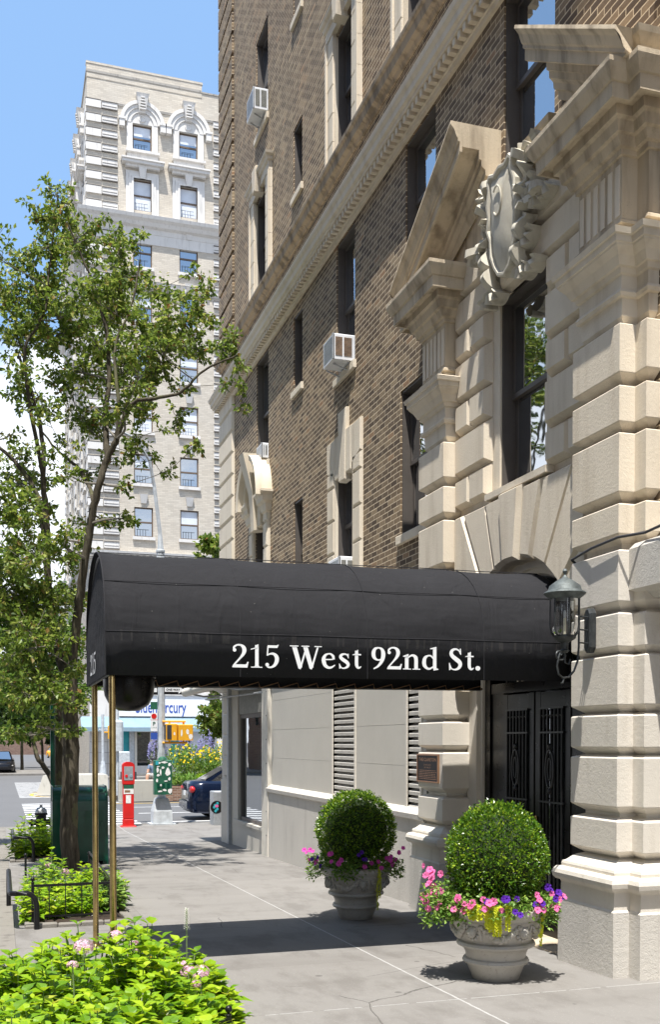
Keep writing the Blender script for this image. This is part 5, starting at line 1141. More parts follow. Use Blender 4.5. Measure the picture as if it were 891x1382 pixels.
for (u, v, w_, h_, n) in ((.11,.84,.13,.07,7),(.27,.86,.22,.06,8),(.40,.80,.1,.1,6),(.36,.60,.16,.28,9),(.08,.66,.09,.16,6),(.10,.52,.1,.08,7),(.16,.60,.06,.2,6),(.42,.10,.16,.16,7),(.14,.09,.14,.05,9),(.27,.12,.12,.07,7),(.10,.75,.12,.03,5),(.22,.72,.10,.07,7),(.40,.42,.08,.1,6),(.07,.38,.07,.12,6),(.30,.36,.12,.05,7),(.17,.26,.08,.08,6)):
    pg = [(3.89+u+w_/2*cos(2*pi*i/n)*U(.6,1.1), PYY-.3815-.0007*len(sk.f), .33+v+h_/2*sin(2*pi*i/n)*U(.6,1.1)) for i in range(n)]; pg = [(min(4.355, max(3.895, p[0])), p[1], p[2]) for p in pg]; sk.add(pg, [tuple(range(n))])
build('sticker', sk, M['sticker'], CBX, recalc=False)
m = MB()
for i in range(3): m.box(3.96+.13*i, 4.04+.13*i, PYY-.392, PYY-.379, .50, .63)
build('vent', m, M['green_dark'], CBX); m = MB(); m.box(3.92, 4.0, PYY-.388, PYY-.3825, 1.12, 1.22); build('sticker', m, M['teal'], CBX)
# yellow pedestrian signals
PS = thing('pedestrian_signal', (4.3, PYY-.1, 2.0), 'yellow pedestrian signal pair hung on the grey pole, with stickers on the back', 'signal')
m = MB(); m.bbox(4.20, 4.50, PYY-.42, PYY-.10, 1.77, 2.22, .02); build('housing', m, M['yellow'], PS); m = MB(); m.bbox(4.52, 4.91, PYY-.50, PYY-.18, 1.77, 2.20, .02); build('housing', m, M['yellow'], PS)
m = MB(); m.tube([(4.15, PYY-.1, 2.28), (4.75, PYY-.25, 2.28)], .028, 8); m.tube([(4.15, PYY-.1, 1.71), (4.78, PYY-.3, 1.71)], .028, 8)
for x in (4.32, 4.7): m.tube([(x, PYY-.2, 1.70), (x, PYY-.2, 1.80)], .03, 6); m.tube([(x, PYY-.2, 2.19), (x, PYY-.2, 2.29)], .03, 6)
build('hanger', m, M['yellow'], PS, smooth=True); m = MB(); m.box(4.185, 4.199, PYY-.39, PYY-.13, 1.80, 2.19); m.box(4.22, 4.34, PYY-.43, PYY-.421, 1.81, 2.18); build('lens', m, M['bumper'], PS)
sk = MB(); 
for (x, z, w_, h_) in ((4.42,1.95,.06,.10),(4.60,1.97,.05,.24),(4.76,2.0,.1,.16),(4.84,1.87,.12,.18)):
    n = 7; sk.add([(x+w_/2*cos(2*pi*i/n)*U(.7,1.1), PYY-.5025 if x > 4.52 else PYY-.4225, z+h_/2*sin(2*pi*i/n)*U(.7,1.1)) for i in range(n)], [tuple(range(n))])
build('sticker', sk, M['sticker'], PS, recalc=False)
# parking signs on the pole
SG = thing('parking_sign_stack', (3.93, PYY-.14, 2.1), 'narrow column of white parking signs beside the grey pole', 'sign')
m = MB(); m.box(3.83, 4.01, PYY-.135, PYY-.125, 2.02, 2.50); build('plate', m, M['signwhite'], SG); m = MB(); m.box(3.83, 4.01, PYY-.140, PYY-.1355, 1.80, 1.98); build('plate', m, M['blue_letter'], SG); m = MB(); m.box(3.83, 4.01, PYY-.139, PYY-.1355, 2.60, 2.80); build('plate', m, M['green_box'], SG)
def ytext(s, size, x, y, z, bold=0, sx=1., al='CENTER'): return text_mb(s, size, lambda u, v: (x+u, y, z+v), bold, al, sx)
m = MB(); m.lathe([(.055,0),(.07,0),(.07,-.004),(.055,-.004)], (3.92, PYY-.137, 2.42), 20, 'y'); addmb(m, ytext('P', .12, 3.92, PYY-.139, 2.375, .003)); addmb(m, ytext('NO STOPPING', .035, 3.92, PYY-.139, 2.31)); build('lettering', m, M['red'], SG, recalc=False)
m = MB(); addmb(m, ytext('P', .14, 3.92, PYY-.139, 2.17, .003)); addmb(m, ytext('2 HOUR', .04, 3.92, PYY-.139, 2.10)); build('lettering', m, M['green_box'], SG, recalc=False)
# one way signs
def oneway(x0, x1, y, z0, z1, d, label):
    t_ = thing('one_way_sign', ((x0+x1)/2, y, z0), label, 'sign', 'one way signs on the traffic pole'); m = MB(); m.box(x0, x1, y, y+.012, z0, z1); build('plate', m, M['black_metal'], t_)
    w_ = x1-x0; h_ = z1-z0; m = MB(); zc = (z0+z1)/2; pts = [(x0+.03*w_, zc+.22*h_), (x0+.72*w_, zc+.22*h_), (x0+.72*w_, zc+.42*h_), (x0+.97*w_, zc), (x0+.72*w_, zc-.42*h_), (x0+.72*w_, zc-.22*h_), (x0+.03*w_, zc-.22*h_)]
    if d < 0: pts = [(x0+x1-p[0], p[1]) for p in pts]
    m.add([(p[0], y-.004, p[1]) for p in pts], [tuple(range(7))]); a_ = build('arrow', m, M['signwhite'], t_, recalc=False); m = ytext('ONE WAY', h_*.30, (x0+x1)/2-(.06*w_*d), y-.008, zc-h_*.10, .002); build('lettering', m, M['black_metal'], a_, recalc=False)
oneway(3.30, 4.02, PYY-.16, 2.99, 3.24, -1, 'black and white one way sign left of the grey pole'); oneway(4.18, 4.72, PYY-.20, 3.0, 3.26, 1, 'black and white one way sign right of the grey pole')
# second pole on the median, small cabinet and pedestrian signal across
m = MB(); m.tube([(6.35, 42.5, gy), (6.35, 42.5, 7.2)], .12, 10); m.tube([(6.35, 42.5, gy), (6.35, 42.5, gy+.9)], [.28, .2], 8); solo('street_pole', m, M['pole_grey'], (6.35, 42.5, gy), 'tall plain grey pole standing by the flower beds of the median', 'pole', smooth=True)
m = MB(); m.bbox(5.38, 6.0, 27.0, 27.5, gy, .42, .02); NB = solo('news_box', m, M['steel'], (5.6, 27.2, gy), 'grey metal news box with a round sticker by the building corner', 'news box')
m = MB(); m.lathe([(0,0),(.17,0),(.17,-.004),(0,-.004)], (5.47, 26.998, .0), 22, 'y'); build_off = None
o = build('sticker', MB().add([(v[0]-5.6, v[1]-27.2, v[2]-gy) for v in m.v], m.f), M['black_metal'], None); o.parent = NB
m = MB(); [m.ell((5.44+.05*sin(i*2.)-5.6, 26.992-27.2, -.10+.05*i-gy), (.035,.002,.04), 8, 5) for i in range(5)]; o = build('sticker', m, M['teal'], None); o.parent = NB
m = MB(); m.ell((5.47-5.6, 26.990-27.2, .03-gy), (.05,.002,.04), 8, 5); o = build('sticker', m, M['pink'], None); o.parent = NB
# median
MED = thing('median_planter', (7, 42, gy), 'long planted median with a low concrete wall and brick edging across the avenue', 'planter wall')
m = MB(); m.bbox(4.34, 6.15, 40.3, 40.75, gy-.1, .25, .03); build('concrete_wall', m, M['concrete'], MED); m = MB(); m.box(6.15, 40, 40.3, 40.6, gy-.1, -.02); m.box(6.15, 6.35, 40.6, 48, gy-.1, -.02); build('brick_edging', m, M['med_brick'], MED); m = MB(); m.box(4.4, 40, 40.75, 48, gy-.1, gy+.05); m.box(6.36, 40, 40.6, 48, gy, -.08); build('soil', m, M['soil'], MED)
m = MB(); m.loft([[(1.45, 46, gy-.1), (4.5, 46, gy-.1), (4.5, 49.3, gy-.1), (2.2, 49.3, gy-.1)], [(1.75, 46.3, .27), (4.5, 46.3, .27), (4.5, 49, .27), (2.4, 49, .27)]]); solo('concrete_island', m, M['concrete'], (3, 47, gy), 'sloped concrete nose of the traffic island left of the tree trunk', 'traffic island')
def tuft(name, x, y, h, r0, n, mat, label, seed, ls=.16, fl=None, grp='plants on the median', g0=-.1, up=1., base=-.1):
    random.seed(seed); t_ = thing(name, (x, y, g0), label, 'plant', grp); m = MB()
    for i in range(n):
        a = U(0, 2*pi); q = sqrt(R())*r0; z = h*(1-(q/r0)**2*.5)*sqrt(R()); p = Vector((x+q*cos(a), y+q*sin(a), g0+z)); leafmesh(m, p, rnd()+Vector((0,0,up)), rnd(), ls*U(.6,1.1), .2, .35)
    build('leaves', m, M[mat], t_, recalc=False)
    if fl:
        m = MB()
        for i in range(fl[1]):
            a = U(0, 2*pi); q = sqrt(R())*r0; p = Vector((x+q*cos(a), y+q*sin(a), g0+h*(1-(q/r0)**2*.4)*U(.8, 1.06))); 
            if fl[2] == 0: blossom_mesh(.045, m, p, Vector((-.1,-.8,.6))+rnd()*.5)
            else:
                for k in range(9): leafmesh(m, p+Vector((0,0,.045*k)), rnd(), rnd(), .07, .3, .8)
        build('blossoms', m, M[fl[0]], t_, recalc=False)
lbm = ['left of the pole', 'beside the grey pole', 'in the middle of the bed', 'right of the middle', 'toward the building corner', 'at the building corner']
for i in range(6): tuft('yellow_coneflower', 6.9+.62*i, 42.2+.3*(i % 2), 1.75-.1*(i == 2), .55, 760, 'leaf_pet', 'bushy plant with yellow flowers %s on the median' % lbm[i], 300+i, .16, ('yellowpet', 30, 0))
for i, x in enumerate((6.2, 7.4, 8.3, 9.5)): tuft('russian_sage', x, 43.2 if i else 42.9, 2.0, .42, 420, 'leaf_far', 'lavender coloured sage plume %s on the median' % ['behind the person', 'behind the yellow flowers', 'in the centre', 'near the blue car'][i], 320+i, .14, ('lavender', 60, 1))
for i in range(7): tuft('hosta', 6.7+.55*i, 41.1+.1*(i % 2), .5, .4, 260, 'leaf_lime' if i > 1 else 'leaf_pet', 'pale green hosta clump number %s along the brick edging' % ['leftmost', 'second from the left', 'third from the left', 'middle one', 'third from the right', 'second from the right', 'rightmost'][i], 340+i, .22)
for i in range(4): tuft('dark_shrub', 7.6+.8*i, 42.0, 1.0, .5, 520, 'leaf_tree', 'dark green shrub %s among the median flowers' % ['farthest left', 'left of centre', 'right of centre', 'farthest right'][i], 360+i, .14)
# seated person on the median
PR = thing('person', (5.75, 41.1, .25), 'person in a grey blue shirt and cap sitting on the median wall', 'person')
def skinned(name, pts, edges, rad, mat, parent, sub=2):
    me = bpy.data.meshes.new(name); off = OFF[parent.name]; me.from_pydata([tuple(Vector(p)-off) for p in pts], edges, []); o = bpy.data.objects.new(name, me); COL.objects.link(o); OFF[o.name] = off; o.parent = parent
    o.modifiers.new('s', 'SKIN'); sv = me.skin_vertices[0].data
    for i, r_ in enumerate(rad): sv[i].radius = (r_, r_) if not isinstance(r_, tuple) else r_
    sv[0].use_root = True; md_ = o.modifiers.new('d', 'SUBSURF'); md_.levels = sub; md_.render_levels = sub
    me.materials.append(mat); return o
bx, by, bz = 5.78, 41.0, .36
body = [(bx,by,bz),(bx+.03,by,bz+.22),(bx+.02,by-.02,bz+.42),(bx,by-.03,bz+.52),(bx-.02,by-.06,bz+.66),
        (bx-.09,by-.02,bz),(bx-.30,by-.38,bz+.08),(bx-.34,by-.45,bz-.36),(bx-.42,by-.55,bz-.42),
        (bx+.09,by-.02,bz),(bx+.02,by-.44,bz+.02),(bx+.0,by-.50,bz-.40),(bx-.04,by-.62,bz-.45),
        (bx-.17,by-.03,bz+.42),(bx-.26,by-.14,bz+.16),(bx-.30,by-.33,bz+.16),
        (bx+.20,by-.02,bz+.42),(bx+.26,by-.16,bz+.22),(bx+.10,by-.26,bz+.46)]
bed = [(0,1),(1,2),(2,3),(3,4),(0,5),(5,6),(6,7),(7,8),(0,9),(9,10),(10,11),(11,12),(2,13),(13,14),(14,15),(2,16),(16,17),(17,18)]
skinned('body', body, bed, [.13,.14,.15,.06,.10,.10,.075,.05,.035,.10,.075,.05,.035,.07,.045,.03,.07,.045,.03], M['skin'], PR)
k1 = [(bx,by,bz+.02),(bx+.03,by,bz+.22),(bx+.02,by-.02,bz+.41),(bx-.17,by-.03,bz+.41),(bx-.23,by-.10,bz+.26),(bx+.20,by-.02,bz+.41),(bx+.24,by-.11,bz+.29)]
skinned('shirt', k1, [(0,1),(1,2),(2,3),(3,4),(2,5),(5,6)], [.16,.165,.165,.085,.065,.085,.065], M['shirt'], PR)
k2 = [(bx,by,bz),(bx-.09,by-.02,bz),(bx-.30,by-.38,bz+.08),(bx+.09,by-.02,bz),(bx+.02,by-.44,bz+.02),(bx+.0,by-.49,bz-.3)]
skinned('trousers', k2, [(0,1),(1,2),(0,3),(3,4),(4,5)], [.15,.115,.09,.115,.09,.065], M['trouser'], PR)
m = MB(); m.ell((bx-.02, by-.04, bz+.71), (.115,.125,.085), 14, 9); m.ell((bx-.03, by-.16, bz+.69), (.07,.08,.012), 12, 6); build('cap', m, M['bumper'], PR, smooth=True)
m = MB(); m.box(4.5, 5.1, 40.95, 41.3, .25, .55); m.ell((4.62,41,.62),(.09,.1,.06),8,6); solo('bag', m, M['bumper'], (4.8, 41.1, .25), 'dark bag resting on the median wall beside the person', 'bag')

# ================================================================== CARS
def car(loc, Ln, Wd, zs, paint, label, cat='car', head=1, suv=False):
    # local: x from rear (0) to front (Ln), y width, z up; built in world axes, +X forward
    X0, Y0_, G0 = loc; t_ = thing('parked_car' if cat == 'car' else cat.replace(' ', '_'), (X0+Ln/2, Y0_, G0), label, cat); 
    def W_(x, y, z): return (X0+x*Ln, Y0_+y*Wd/2, G0+z)
    st = [(0, .30, .62, .72), (.008, .24, .90, .86), (.03, .22, .97, .94), (.10, .20, 1.0, .98), (.2, .20, .99, 1), (.35, .20, .97, 1), (.5, .20, .96, 1), (.7, .20, .93, 1), (.85, .22, .88, .97), (.95, .26, .78, .9), (1., .36, .60, .72)]
    k = zs; m = MB(); rings = []
    for x, zb, zt, w_ in st:
        zt *= k; rings.append([W_(x, -w_*.93, zb), W_(x, -w_, zb+.14), W_(x, -w_*1.0, zt*.72), W_(x, -w_*.95, zt*.93), W_(x, -w_*.82, zt), W_(x, 0, zt+.02), W_(x, w_*.82, zt), W_(x, w_*.95, zt*.93), W_(x, w_*1.0, zt*.72), W_(x, w_, zb+.14), W_(x, w_*.93, zb)])
    m.loft(rings); b = build('body', m, paint, t_, smooth=True, ang=50)
    cab = [(.10 if not suv else .02, .99, .80), (.26 if not suv else .06, 1.36, .66), (.36 if not suv else .3, 1.42 if not suv else 1.62, .64), (.52, 1.41 if not suv else 1.62, .64), (.73, .97, .82)]
    if suv: cab[1] = (.06, 1.55, .7)
    m = MB(); rings = []
    for x, z, w_ in cab: rings.append([W_(x, -.84, .90*k), W_(x, -w_, z*k if not suv else z), W_(x, w_, z*k if not suv else z), W_(x, .84, .90*k)])
    m.loft(rings); build('cabin', m, paint, t_, smooth=True, ang=40)
    gl = MB()
    def LP(a, b, t_): return tuple(a[i]+(b[i]-a[i])*t_ for i in range(3))
    def shrink(q, f, off):
        c_ = tuple(sum(p[i] for p in q)/len(q) for i in range(3)); return [tuple(c_[i]+(p[i]-c_[i])*f+off[i] for i in range(3)) for p in q]
    for sy in (-1, 1):
        r1, r2, r3, r4 = rings[1], rings[2], rings[3], rings[4]; ib, it = (0, 1) if sy < 0 else (3, 2)
        for A, B in ((r1, r2), (r2, r3)): gl.add(shrink([A[ib], B[ib], B[it], A[it]], .88, (0, sy*.012, 0)), [(0,1,2,3)])
        gl.add(shrink([r3[ib], r4[ib], r3[it]], .82, (0, sy*.012, 0)), [(0,1,2)]); gl.add(shrink([rings[0][ib], r1[ib], r1[it]], .8, (0, sy*.012, 0)), [(0,1,2)])
    gl.add(shrink([rings[0][1], rings[1][1], rings[1][2], rings[0][2]], .86, (-.01, 0, .012)), [(0,1,2,3)]); gl.add(shrink([rings[3][1], rings[4][1], rings[4][2], rings[3][2]], .88, (.01, 0, .012)), [(0,1,2,3)])
    build('window', gl, M['glass'], t_, recalc=False)
    for x in (.19, .81):
        for sy in (-1, 1):
            c_ = W_(x, sy*.90, .33); m = MB(); m.lathe([(0,-.1),(.30,-.1),(.335,-.08),(.335,.08),(.30,.1),(0,.1)], c_, 26, 'y'); w2 = build('wheel', m, M['rubber'], t_, smooth=True); m = MB(); m.lathe([(0,0),(.2,0),(.21,sy*.012),(0,sy*.012)], (c_[0], c_[1]+sy*.1, c_[2]), 18, 'y'); build('rim', m, M['steel'], w2, smooth=True)
    for sy in (-1, 1):
        m = MB(); m.ell(W_(.022, sy*.80, .78*k), (.10, .17, .11), 14, 9); build('tail_light', m, M['taillight'], t_, smooth=True)
        m = MB(); m.ell(W_(.955, sy*.66, .64), (.16, .2, .07), 14, 9); build('headlight', m, M['lens'], t_, smooth=True)
    m = MB(); c_ = [W_(-.012, -.80, .34), W_(-.012, .80, .34), W_(-.012, .80, .56), W_(-.012, -.80, .56)]; d_ = [W_(.04, -1.0, .32), W_(.04, 1.0, .32), W_(.04, 1.0, .58), W_(.04, -1.0, .58)]; m.loft([c_, d_]); build('bumper', m, paint, t_)
    m = MB(); m.box(X0-.012, X0+.02, Y0_-.16, Y0_+.16, G0+.72, G0+.86); build('number_plate', m, M['sticker'], t_)
    return t_
car((5.35, 31.3, gy-.12), 4.75, 1.8, 1.17, M['carblue'], 'dark blue sedan at the kerb of the avenue, its rear with red tail light showing', 'car')
def turn(t_, deg): t_.rotation_euler.z = radians(deg)
s_ = car((-2.2, 78, gy-.12), 4.8, 1.9, 1.15, M['carblack'], 'black car parked far down the street at the left edge', 'car', suv=True); s_.location = (.05, 78.5, gy-.12); turn(s_, -90)
s_ = car((3, 112, gy-.12), 4.6, 1.8, 1.05, M['taxi'], 'yellow cab far down the street', 'taxi', suv=True); s_.location = (7.6, 150, gy-.12); turn(s_, -75)
# ================================================================== THE PALE CORNER TOWER
random.seed(9)
M['tower_brick'] = brick_mat('cream tower brick', [(0., (.47,.43,.37)), (.6, (.55,.505,.435)), (1., (.60,.555,.48))], (.42,.38,.33), w=.35, h=.115, mw=.014)
M['tower_stone'] = stone_mat('pale tower stone', (.66,.64,.61), (.42,.40,.38), .50, .25, .6)
M['tower_line'] = simple('dark open joint', (.13,.12,.11), .9)
M['tower_dark'] = stone_mat('grimy tower cornice', (.34,.32,.29), (.15,.14,.13), .5, .2, .7)
TX, TY, G0 = 5.52, 68.0, -.485; TXR = 22.
TW = thing('corner_tower', ((TX+TXR)/2, TY+12, G0), 'tall pale cream apartment tower with arched top windows across the avenue', 'building')
TOP = 44.2
rowsZ = [(39.55, 41.55, 'arch'), (35.9, 37.95, 'hood'), (32.1, 34.25, ''), (28.6, 30.75, 'sill'), (25.0, 27.0, 'sill'), (21.3, 23.3, 'sill'), (18.55, 20.55, 'sill'), (14.9, 16.95, 'sill'), ]
rowsZ = [(39.75,41.45,'arch'), (36.0,37.95,'hood'), (32.4,34.3,''), (28.9,30.85,'sill'), (25.3,27.2,'sill'), (21.85,23.7,'sill'), (18.5,20.4,'sill'), (15.05,16.95,'sill')]
cx_ = [9.0, 12.0, 17.2, 20.2]
ops = [(c-.61, c+.61, a, b) for c in cx_ for a, b, _ in rowsZ] + [(c-.61, c+.61, 7.2, 9.4) for c in cx_]
def holed(X0, X1, Z0, Z1, ops, put, mat, parent, name, depth=.28):
    xs = sorted({X0, X1} | {o[0] for o in ops} | {o[1] for o in ops}); zs = sorted({Z0, Z1} | {o[2] for o in ops} | {o[3] for o in ops}); m = MB()
    for a, b in zip(xs[:-1], xs[1:]):
        for c, d in zip(zs[:-1], zs[1:]):
            if any(o[0] < (a+b)/2 < o[1] and o[2] < (c+d)/2 < o[3] for o in ops): continue
            m.quad(put(a,0,c), put(b,0,c), put(b,0,d), put(a,0,d))
    for a, b, c, d in ops:
        m.quad(put(a,0,c),put(a,depth,c),put(a,depth,d),put(a,0,d)); m.quad(put(b,0,c),put(b,depth,c),put(b,depth,d),put(b,0,d)); m.quad(put(a,0,d),put(b,0,d),put(b,depth,d),put(a,depth,d)); m.quad(put(a,0,c),put(b,0,c),put(b,depth,c),put(a,depth,c))
    return build(name, m, mat, parent, recalc=False)
front = lambda u, d, z: (u, TY+d, z)
side = lambda u, d, z: (TX+d, TY+u, z)
holed(TX, TXR, 5.0, TOP, ops, front, M['tower_brick'], TW, 'wall')
sops = [(2.2+3.1*i, 3.3+3.1*i, a, b) for i in range(7) for a, b, _ in rowsZ]
holed(0, 24, -1, TOP, sops, side, M['tower_brick'], TW, 'side_wall')
m = MB(); m.quad((TXR,TY,-1),(TXR,TY+24,-1),(TXR,TY+24,TOP),(TXR,TY,TOP)); m.quad((TX,TY+24,-1),(TXR,TY+24,-1),(TXR,TY+24,TOP),(TX,TY+24,TOP)); m.quad((TX,TY,TOP-.3),(TXR,TY,TOP-.3),(TXR,TY+24,TOP-.3),(TX,TY+24,TOP-.3)); m.quad((TX+.7,TY+.7,-1),(TXR,TY+.7,-1),(TXR,TY+.7,TOP-.3),(TX+.7,TY+.7,TOP-.3))
build('rear_wall', m, M['tower_brick'], TW, recalc=False)
m = MB(); m.box(TX-.06, 12.9, TY-.06, TY+.4, TOP+.02, TOP+.16); m.box(12.9, TXR, TY-.06, TY+.4, TOP-.50, TOP-.36) if False else m.box(12.9, TXR, TY-.05, TY+.4, TOP+.0, TOP+.10); m.box(TX-.06, TX+.4, TY+.4, TY+24, TOP+.02, TOP+.16); build('parapet_cap', m, M['tower_dark'], TW)
m = MB(); m.box(TX-.02, 12.9, TY-.03, TY+.3, TOP-.3, TOP+.55); m.box(TX-.05, 12.95, TY-.06, TY+.33, TOP+.55, TOP+.68); build('parapet', m, M['tower_brick'], TW)
def twin(x0, x1, z0, z1, put, kind, k):
    m = MB(); f = .07
    def bx(a, b, c, d, y0, y1):
        P = [put(a,y0,c), put(b,y0,c), put(b,y1,c), put(a,y1,c), put(a,y0,d), put(b,y0,d), put(b,y1,d), put(a,y1,d)]
        m.add(P, [(0,3,2,1),(4,5,6,7),(0,1,5,4),(1,2,6,5),(2,3,7,6),(3,0,4,7)])
    zm = (z0+z1)/2
    bx(x0, x0+f, z0, z1, .10, .2); bx(x1-f, x1, z0, z1, .10, .2); bx(x0+f, x1-f, z1-f, z1, .10, .2); bx(x0+f, x1-f, z0, z0+f, .10, .2); bx(x0+f, x1-f, zm-.05, zm+.05, .11, .2)
    w_ = build('window', m, M['frame_far'], TW)
    r1 = R()
    for i, (c, d) in enumerate(((zm+.05, z1-f), (z0+f, zm-.05))):
        p = MB(); p.quad(put(x0+f,.16,c), put(x1-f,.16,c), put(x1-f,.16,d), put(x0+f,.16,d)); build('pane', p, M['glass_far'], w_, recalc=False)
        if (k % 3 == 0 and i == 0) or (k % 4 == 1) or kind == 'arch' and i == 0:
            p = MB(); q = c+(d-c)*(0 if k % 2 else U(.0, .5)); p.quad(put(x0+f,.155,q), put(x1-f,.155,q), put(x1-f,.155,d), put(x0+f,.155,d)); build('blind', p, M['bluecurtain'] if k == 14 else M['blind'], w_, recalc=False)
    if k < 100:
        m2 = MB(); m = m2
        for i in range(4): bx(x0+.2+.18*i, x0+.215+.18*i, z0+f, z0+.5, .08, .095)
        bx(x0+.15, x1-.25, z0+.48, z0+.495, .08, .095); build('guard_bars', m2, M['black_metal'], w_)
    return w_
def bxm(m, put, a, b, c, d, y0, y1):
    m.add([put(a,y0,c), put(b,y0,c), put(b,y1,c), put(a,y1,c), put(a,y0,d), put(b,y0,d), put(b,y1,d), put(a,y1,d)], [(0,3,2,1),(4,5,6,7),(0,1,5,4),(1,2,6,5),(2,3,7,6),(3,0,4,7)])
def dress(m, put, c, z0, z1, kind):
    if kind == 'arch':
        za = z1+.05
        for (r0, r1, d) in ((.72, .98, .10), (.98, 1.20, .17), (1.20, 1.42, .24)):
            ringsA = []
            for i in range(19):
                a = pi*i/18; ringsA.append([put(c+r0*cos(a), -d, za+r0*sin(a)), put(c+r1*cos(a), -d, za+r1*sin(a)), put(c+r1*cos(a), .05, za+r1*sin(a)), put(c+r0*cos(a), .05, za+r0*sin(a))])
            m.loft(ringsA)
        pg = [put(c+.75*cos(pi*i/18), -.03, za+.75*sin(pi*i/18)) for i in range(19)]; m.add(pg, [tuple(range(19))])
        m.lathe([(0,0),(.22,0),(.22,-.05),(.16,-.06),(.12,-.03),(0,-.03)], put(c, -.03, za+.32), 14, 'y' if put is front else 'x')
        for s in (-1, 1):
            bxm(m, put, c+s*.62-.0 if s > 0 else c-1.0, c+1.0 if s > 0 else c-.62, z0-.1, za, -.08, .05)
            bxm(m, put, c+s*1.31-.17, c+s*1.31+.17, za-.45, za-.02, -.34, .05); bxm(m, put, c+s*1.31-.22, c+s*1.31+.22, za-.02, za+.12, -.38, .05)
        m.loft([[put(c-.20,-.25,za+.62), put(c+.20,-.25,za+.62), put(c+.20,.05,za+.62), put(c-.20,.05,za+.62)], [put(c-.36,-.42,za+1.62), put(c+.36,-.42,za+1.62), put(c+.36,.05,za+1.62), put(c-.36,.05,za+1.62)], [put(c-.42,-.48,za+1.75), put(c+.42,-.48,za+1.75), put(c+.42,.05,za+1.75), put(c-.42,.05,za+1.75)]])
        for i in range(5): bxm(m, put, c-.2+.02*i, c+.2-.02*i, za+.75+.17*i, za+.82+.17*i, -.45-.02*i, -.2)
        bxm(m, put, c-1.08, c+1.08, z0-.24, z0-.08, -.40, .05); bxm(m, put, c-1.0, c+1.0, z0-.50, z0-.24, -.22, .05)
    elif kind == 'hood':
        for d, w_ in ((.06, 1.06), (.11, .86), (.16, .70)):
            for s in (-1, 1): bxm(m, put, min(c+s*.57, c+s*w_), max(c+s*.57, c+s*w_), z0-.3, z1+w_-.56, -d, .04)
            bxm(m, put, c-w_, c+w_, z1+.02, z1+w_-.56, -d+.003, .04)
        bxm(m, put, c-1.1, c+1.1, z1+.66, z1+.84, -.30, .04); bxm(m, put, c-1.32, c+1.32, z1+.84, z1+1.02, -.48, .04); bxm(m, put, c-1.38, c+1.38, z1+1.02, z1+1.12, -.56, .04)
        m.loft([[put(c-.16,-.2,z1+.02), put(c+.16,-.2,z1+.02), put(c+.16,.04,z1+.02), put(c-.16,.04,z1+.02)], [put(c-.26,-.34,z1+.70), put(c+.26,-.34,z1+.70), put(c+.26,.04,z1+.70), put(c-.26,.04,z1+.70)]])
    else:
        bxm(m, put, c-.72, c+.72, z0-.22, z0-.02, -.16, .04)
        m.loft([[put(c-.17,-.08,z1+.25), put(c+.17,-.08,z1+.25), put(c+.17,.03,z1+.25), put(c-.17,.03,z1+.25)], [put(c-.26,-.20,z1+.82), put(c+.26,-.20,z1+.82), put(c+.26,.03,z1+.82), put(c-.26,.03,z1+.82)]])
        bxm(m, put, c-.8, c+.8, z1+.02, z1+.24, -.03, .03) if kind == '' else None
k = 0
for c in cx_:
    for a, b, kd in rowsZ:
        w_ = twin(c-.61, c+.61, a, b, front, kd, k); k += 1; m = MB(); dress(m, front, c, a, b, kd); build('stone_trim', m, M['tower_stone'], w_, smooth=False)
for i in range(7):
    for a, b, kd in rowsZ:
        c = 2.75+3.1*i; m = MB(); s0 = (c-.55, c+.55)
        w_ = twin(s0[0], s0[1], a, b, side, '', 100+k); k += 1; m = MB(); dress(m, side, c, a, b, kd if kd != 'hood' else 'hood'); build('stone_trim', m, M['tower_stone'], w_)
# quoined strips: alternate stone panels with dark joints
for (a, b) in ((5.70, 7.42), (13.65, 15.4)):
    m = MB(); dj = MB()
    z = 14.2; i = 0
    while z < 42.3:
        if not (34.75 < z < 35.6): 
            m.box(a+.75 if a < 6 else a, b, TY-.07, TY+.03, z, z+.38)
            dj.box(a+.74 if a < 6 else a, b, TY-.10, TY+.03, z+.38, z+.44); dj.box(a+.78 if a < 6 else a+.04, b-.04, TY-.085, TY+.03, z+.12, z+.15); dj.box(a+.74 if a < 6 else a, b, TY-.10, TY+.03, z-.07, z-.01)
            if a < 6: m.box(TX-.08, a+.70, TY-.10, TY+.03, z-.06, z+.40); dj.box(TX-.1, a+.70, TY-.11, TY+.03, z+.41, z+.46)
        z += .90; i += 1
    q_ = build('quoin_strip', m, M['tower_stone'], TW); build('joints', dj, M['tower_line'], q_)
m = MB(); z = 14.2
while z < 42.3:
    for u in (.1, 5.0, 11.2, 17.4, 22.6): m.box(TX-.10, TX+.03, TY+u, TY+u+1.1, z, z+.62)
    z += .98
build('side_quoins', m, M['tower_stone'], TW)
planT = [(TX, TY), (TXR, TY), (TXR, TY+24), (TX, TY+24)]
def tband(name, prof, mat):
    m = MB(); m.planloft(planT, prof); return build(name, m, mat, TW)
tband('cornice', [(34.55,-.05),(34.55,.06),(34.85,.10),(34.95,.30),(35.15,.42),(35.3,.60),(35.5,.66),(35.62,-.05)], M['tower_stone'])
tband('frieze', [(33.9,-.05),(33.9,.04),(34.55,.04),(34.56,-.05)], M['tower_stone'])
tband('band_course', [(31.0,-.05),(31.0,.05),(31.1,.12),(31.45,.14),(31.5,.20),(31.6,-.05)], M['tower_stone'])
tband('band_course', [(42.4,-.05),(42.4,.05),(42.55,.07),(42.65,-.05)], M['tower_dark'])
tband('band_course', [(13.5,-.05),(13.5,.10),(13.75,.15),(13.8,.34),(14.0,.38),(14.05,-.05)], M['tower_stone'])
tband('stone_storeys', [(5.0,-.05),(5.0,.08),(5.3,.12),(5.32,.03),(13.1,.03),(13.15,.12),(13.3,.14),(13.32,-.05)], M['tower_stone']) if False else None
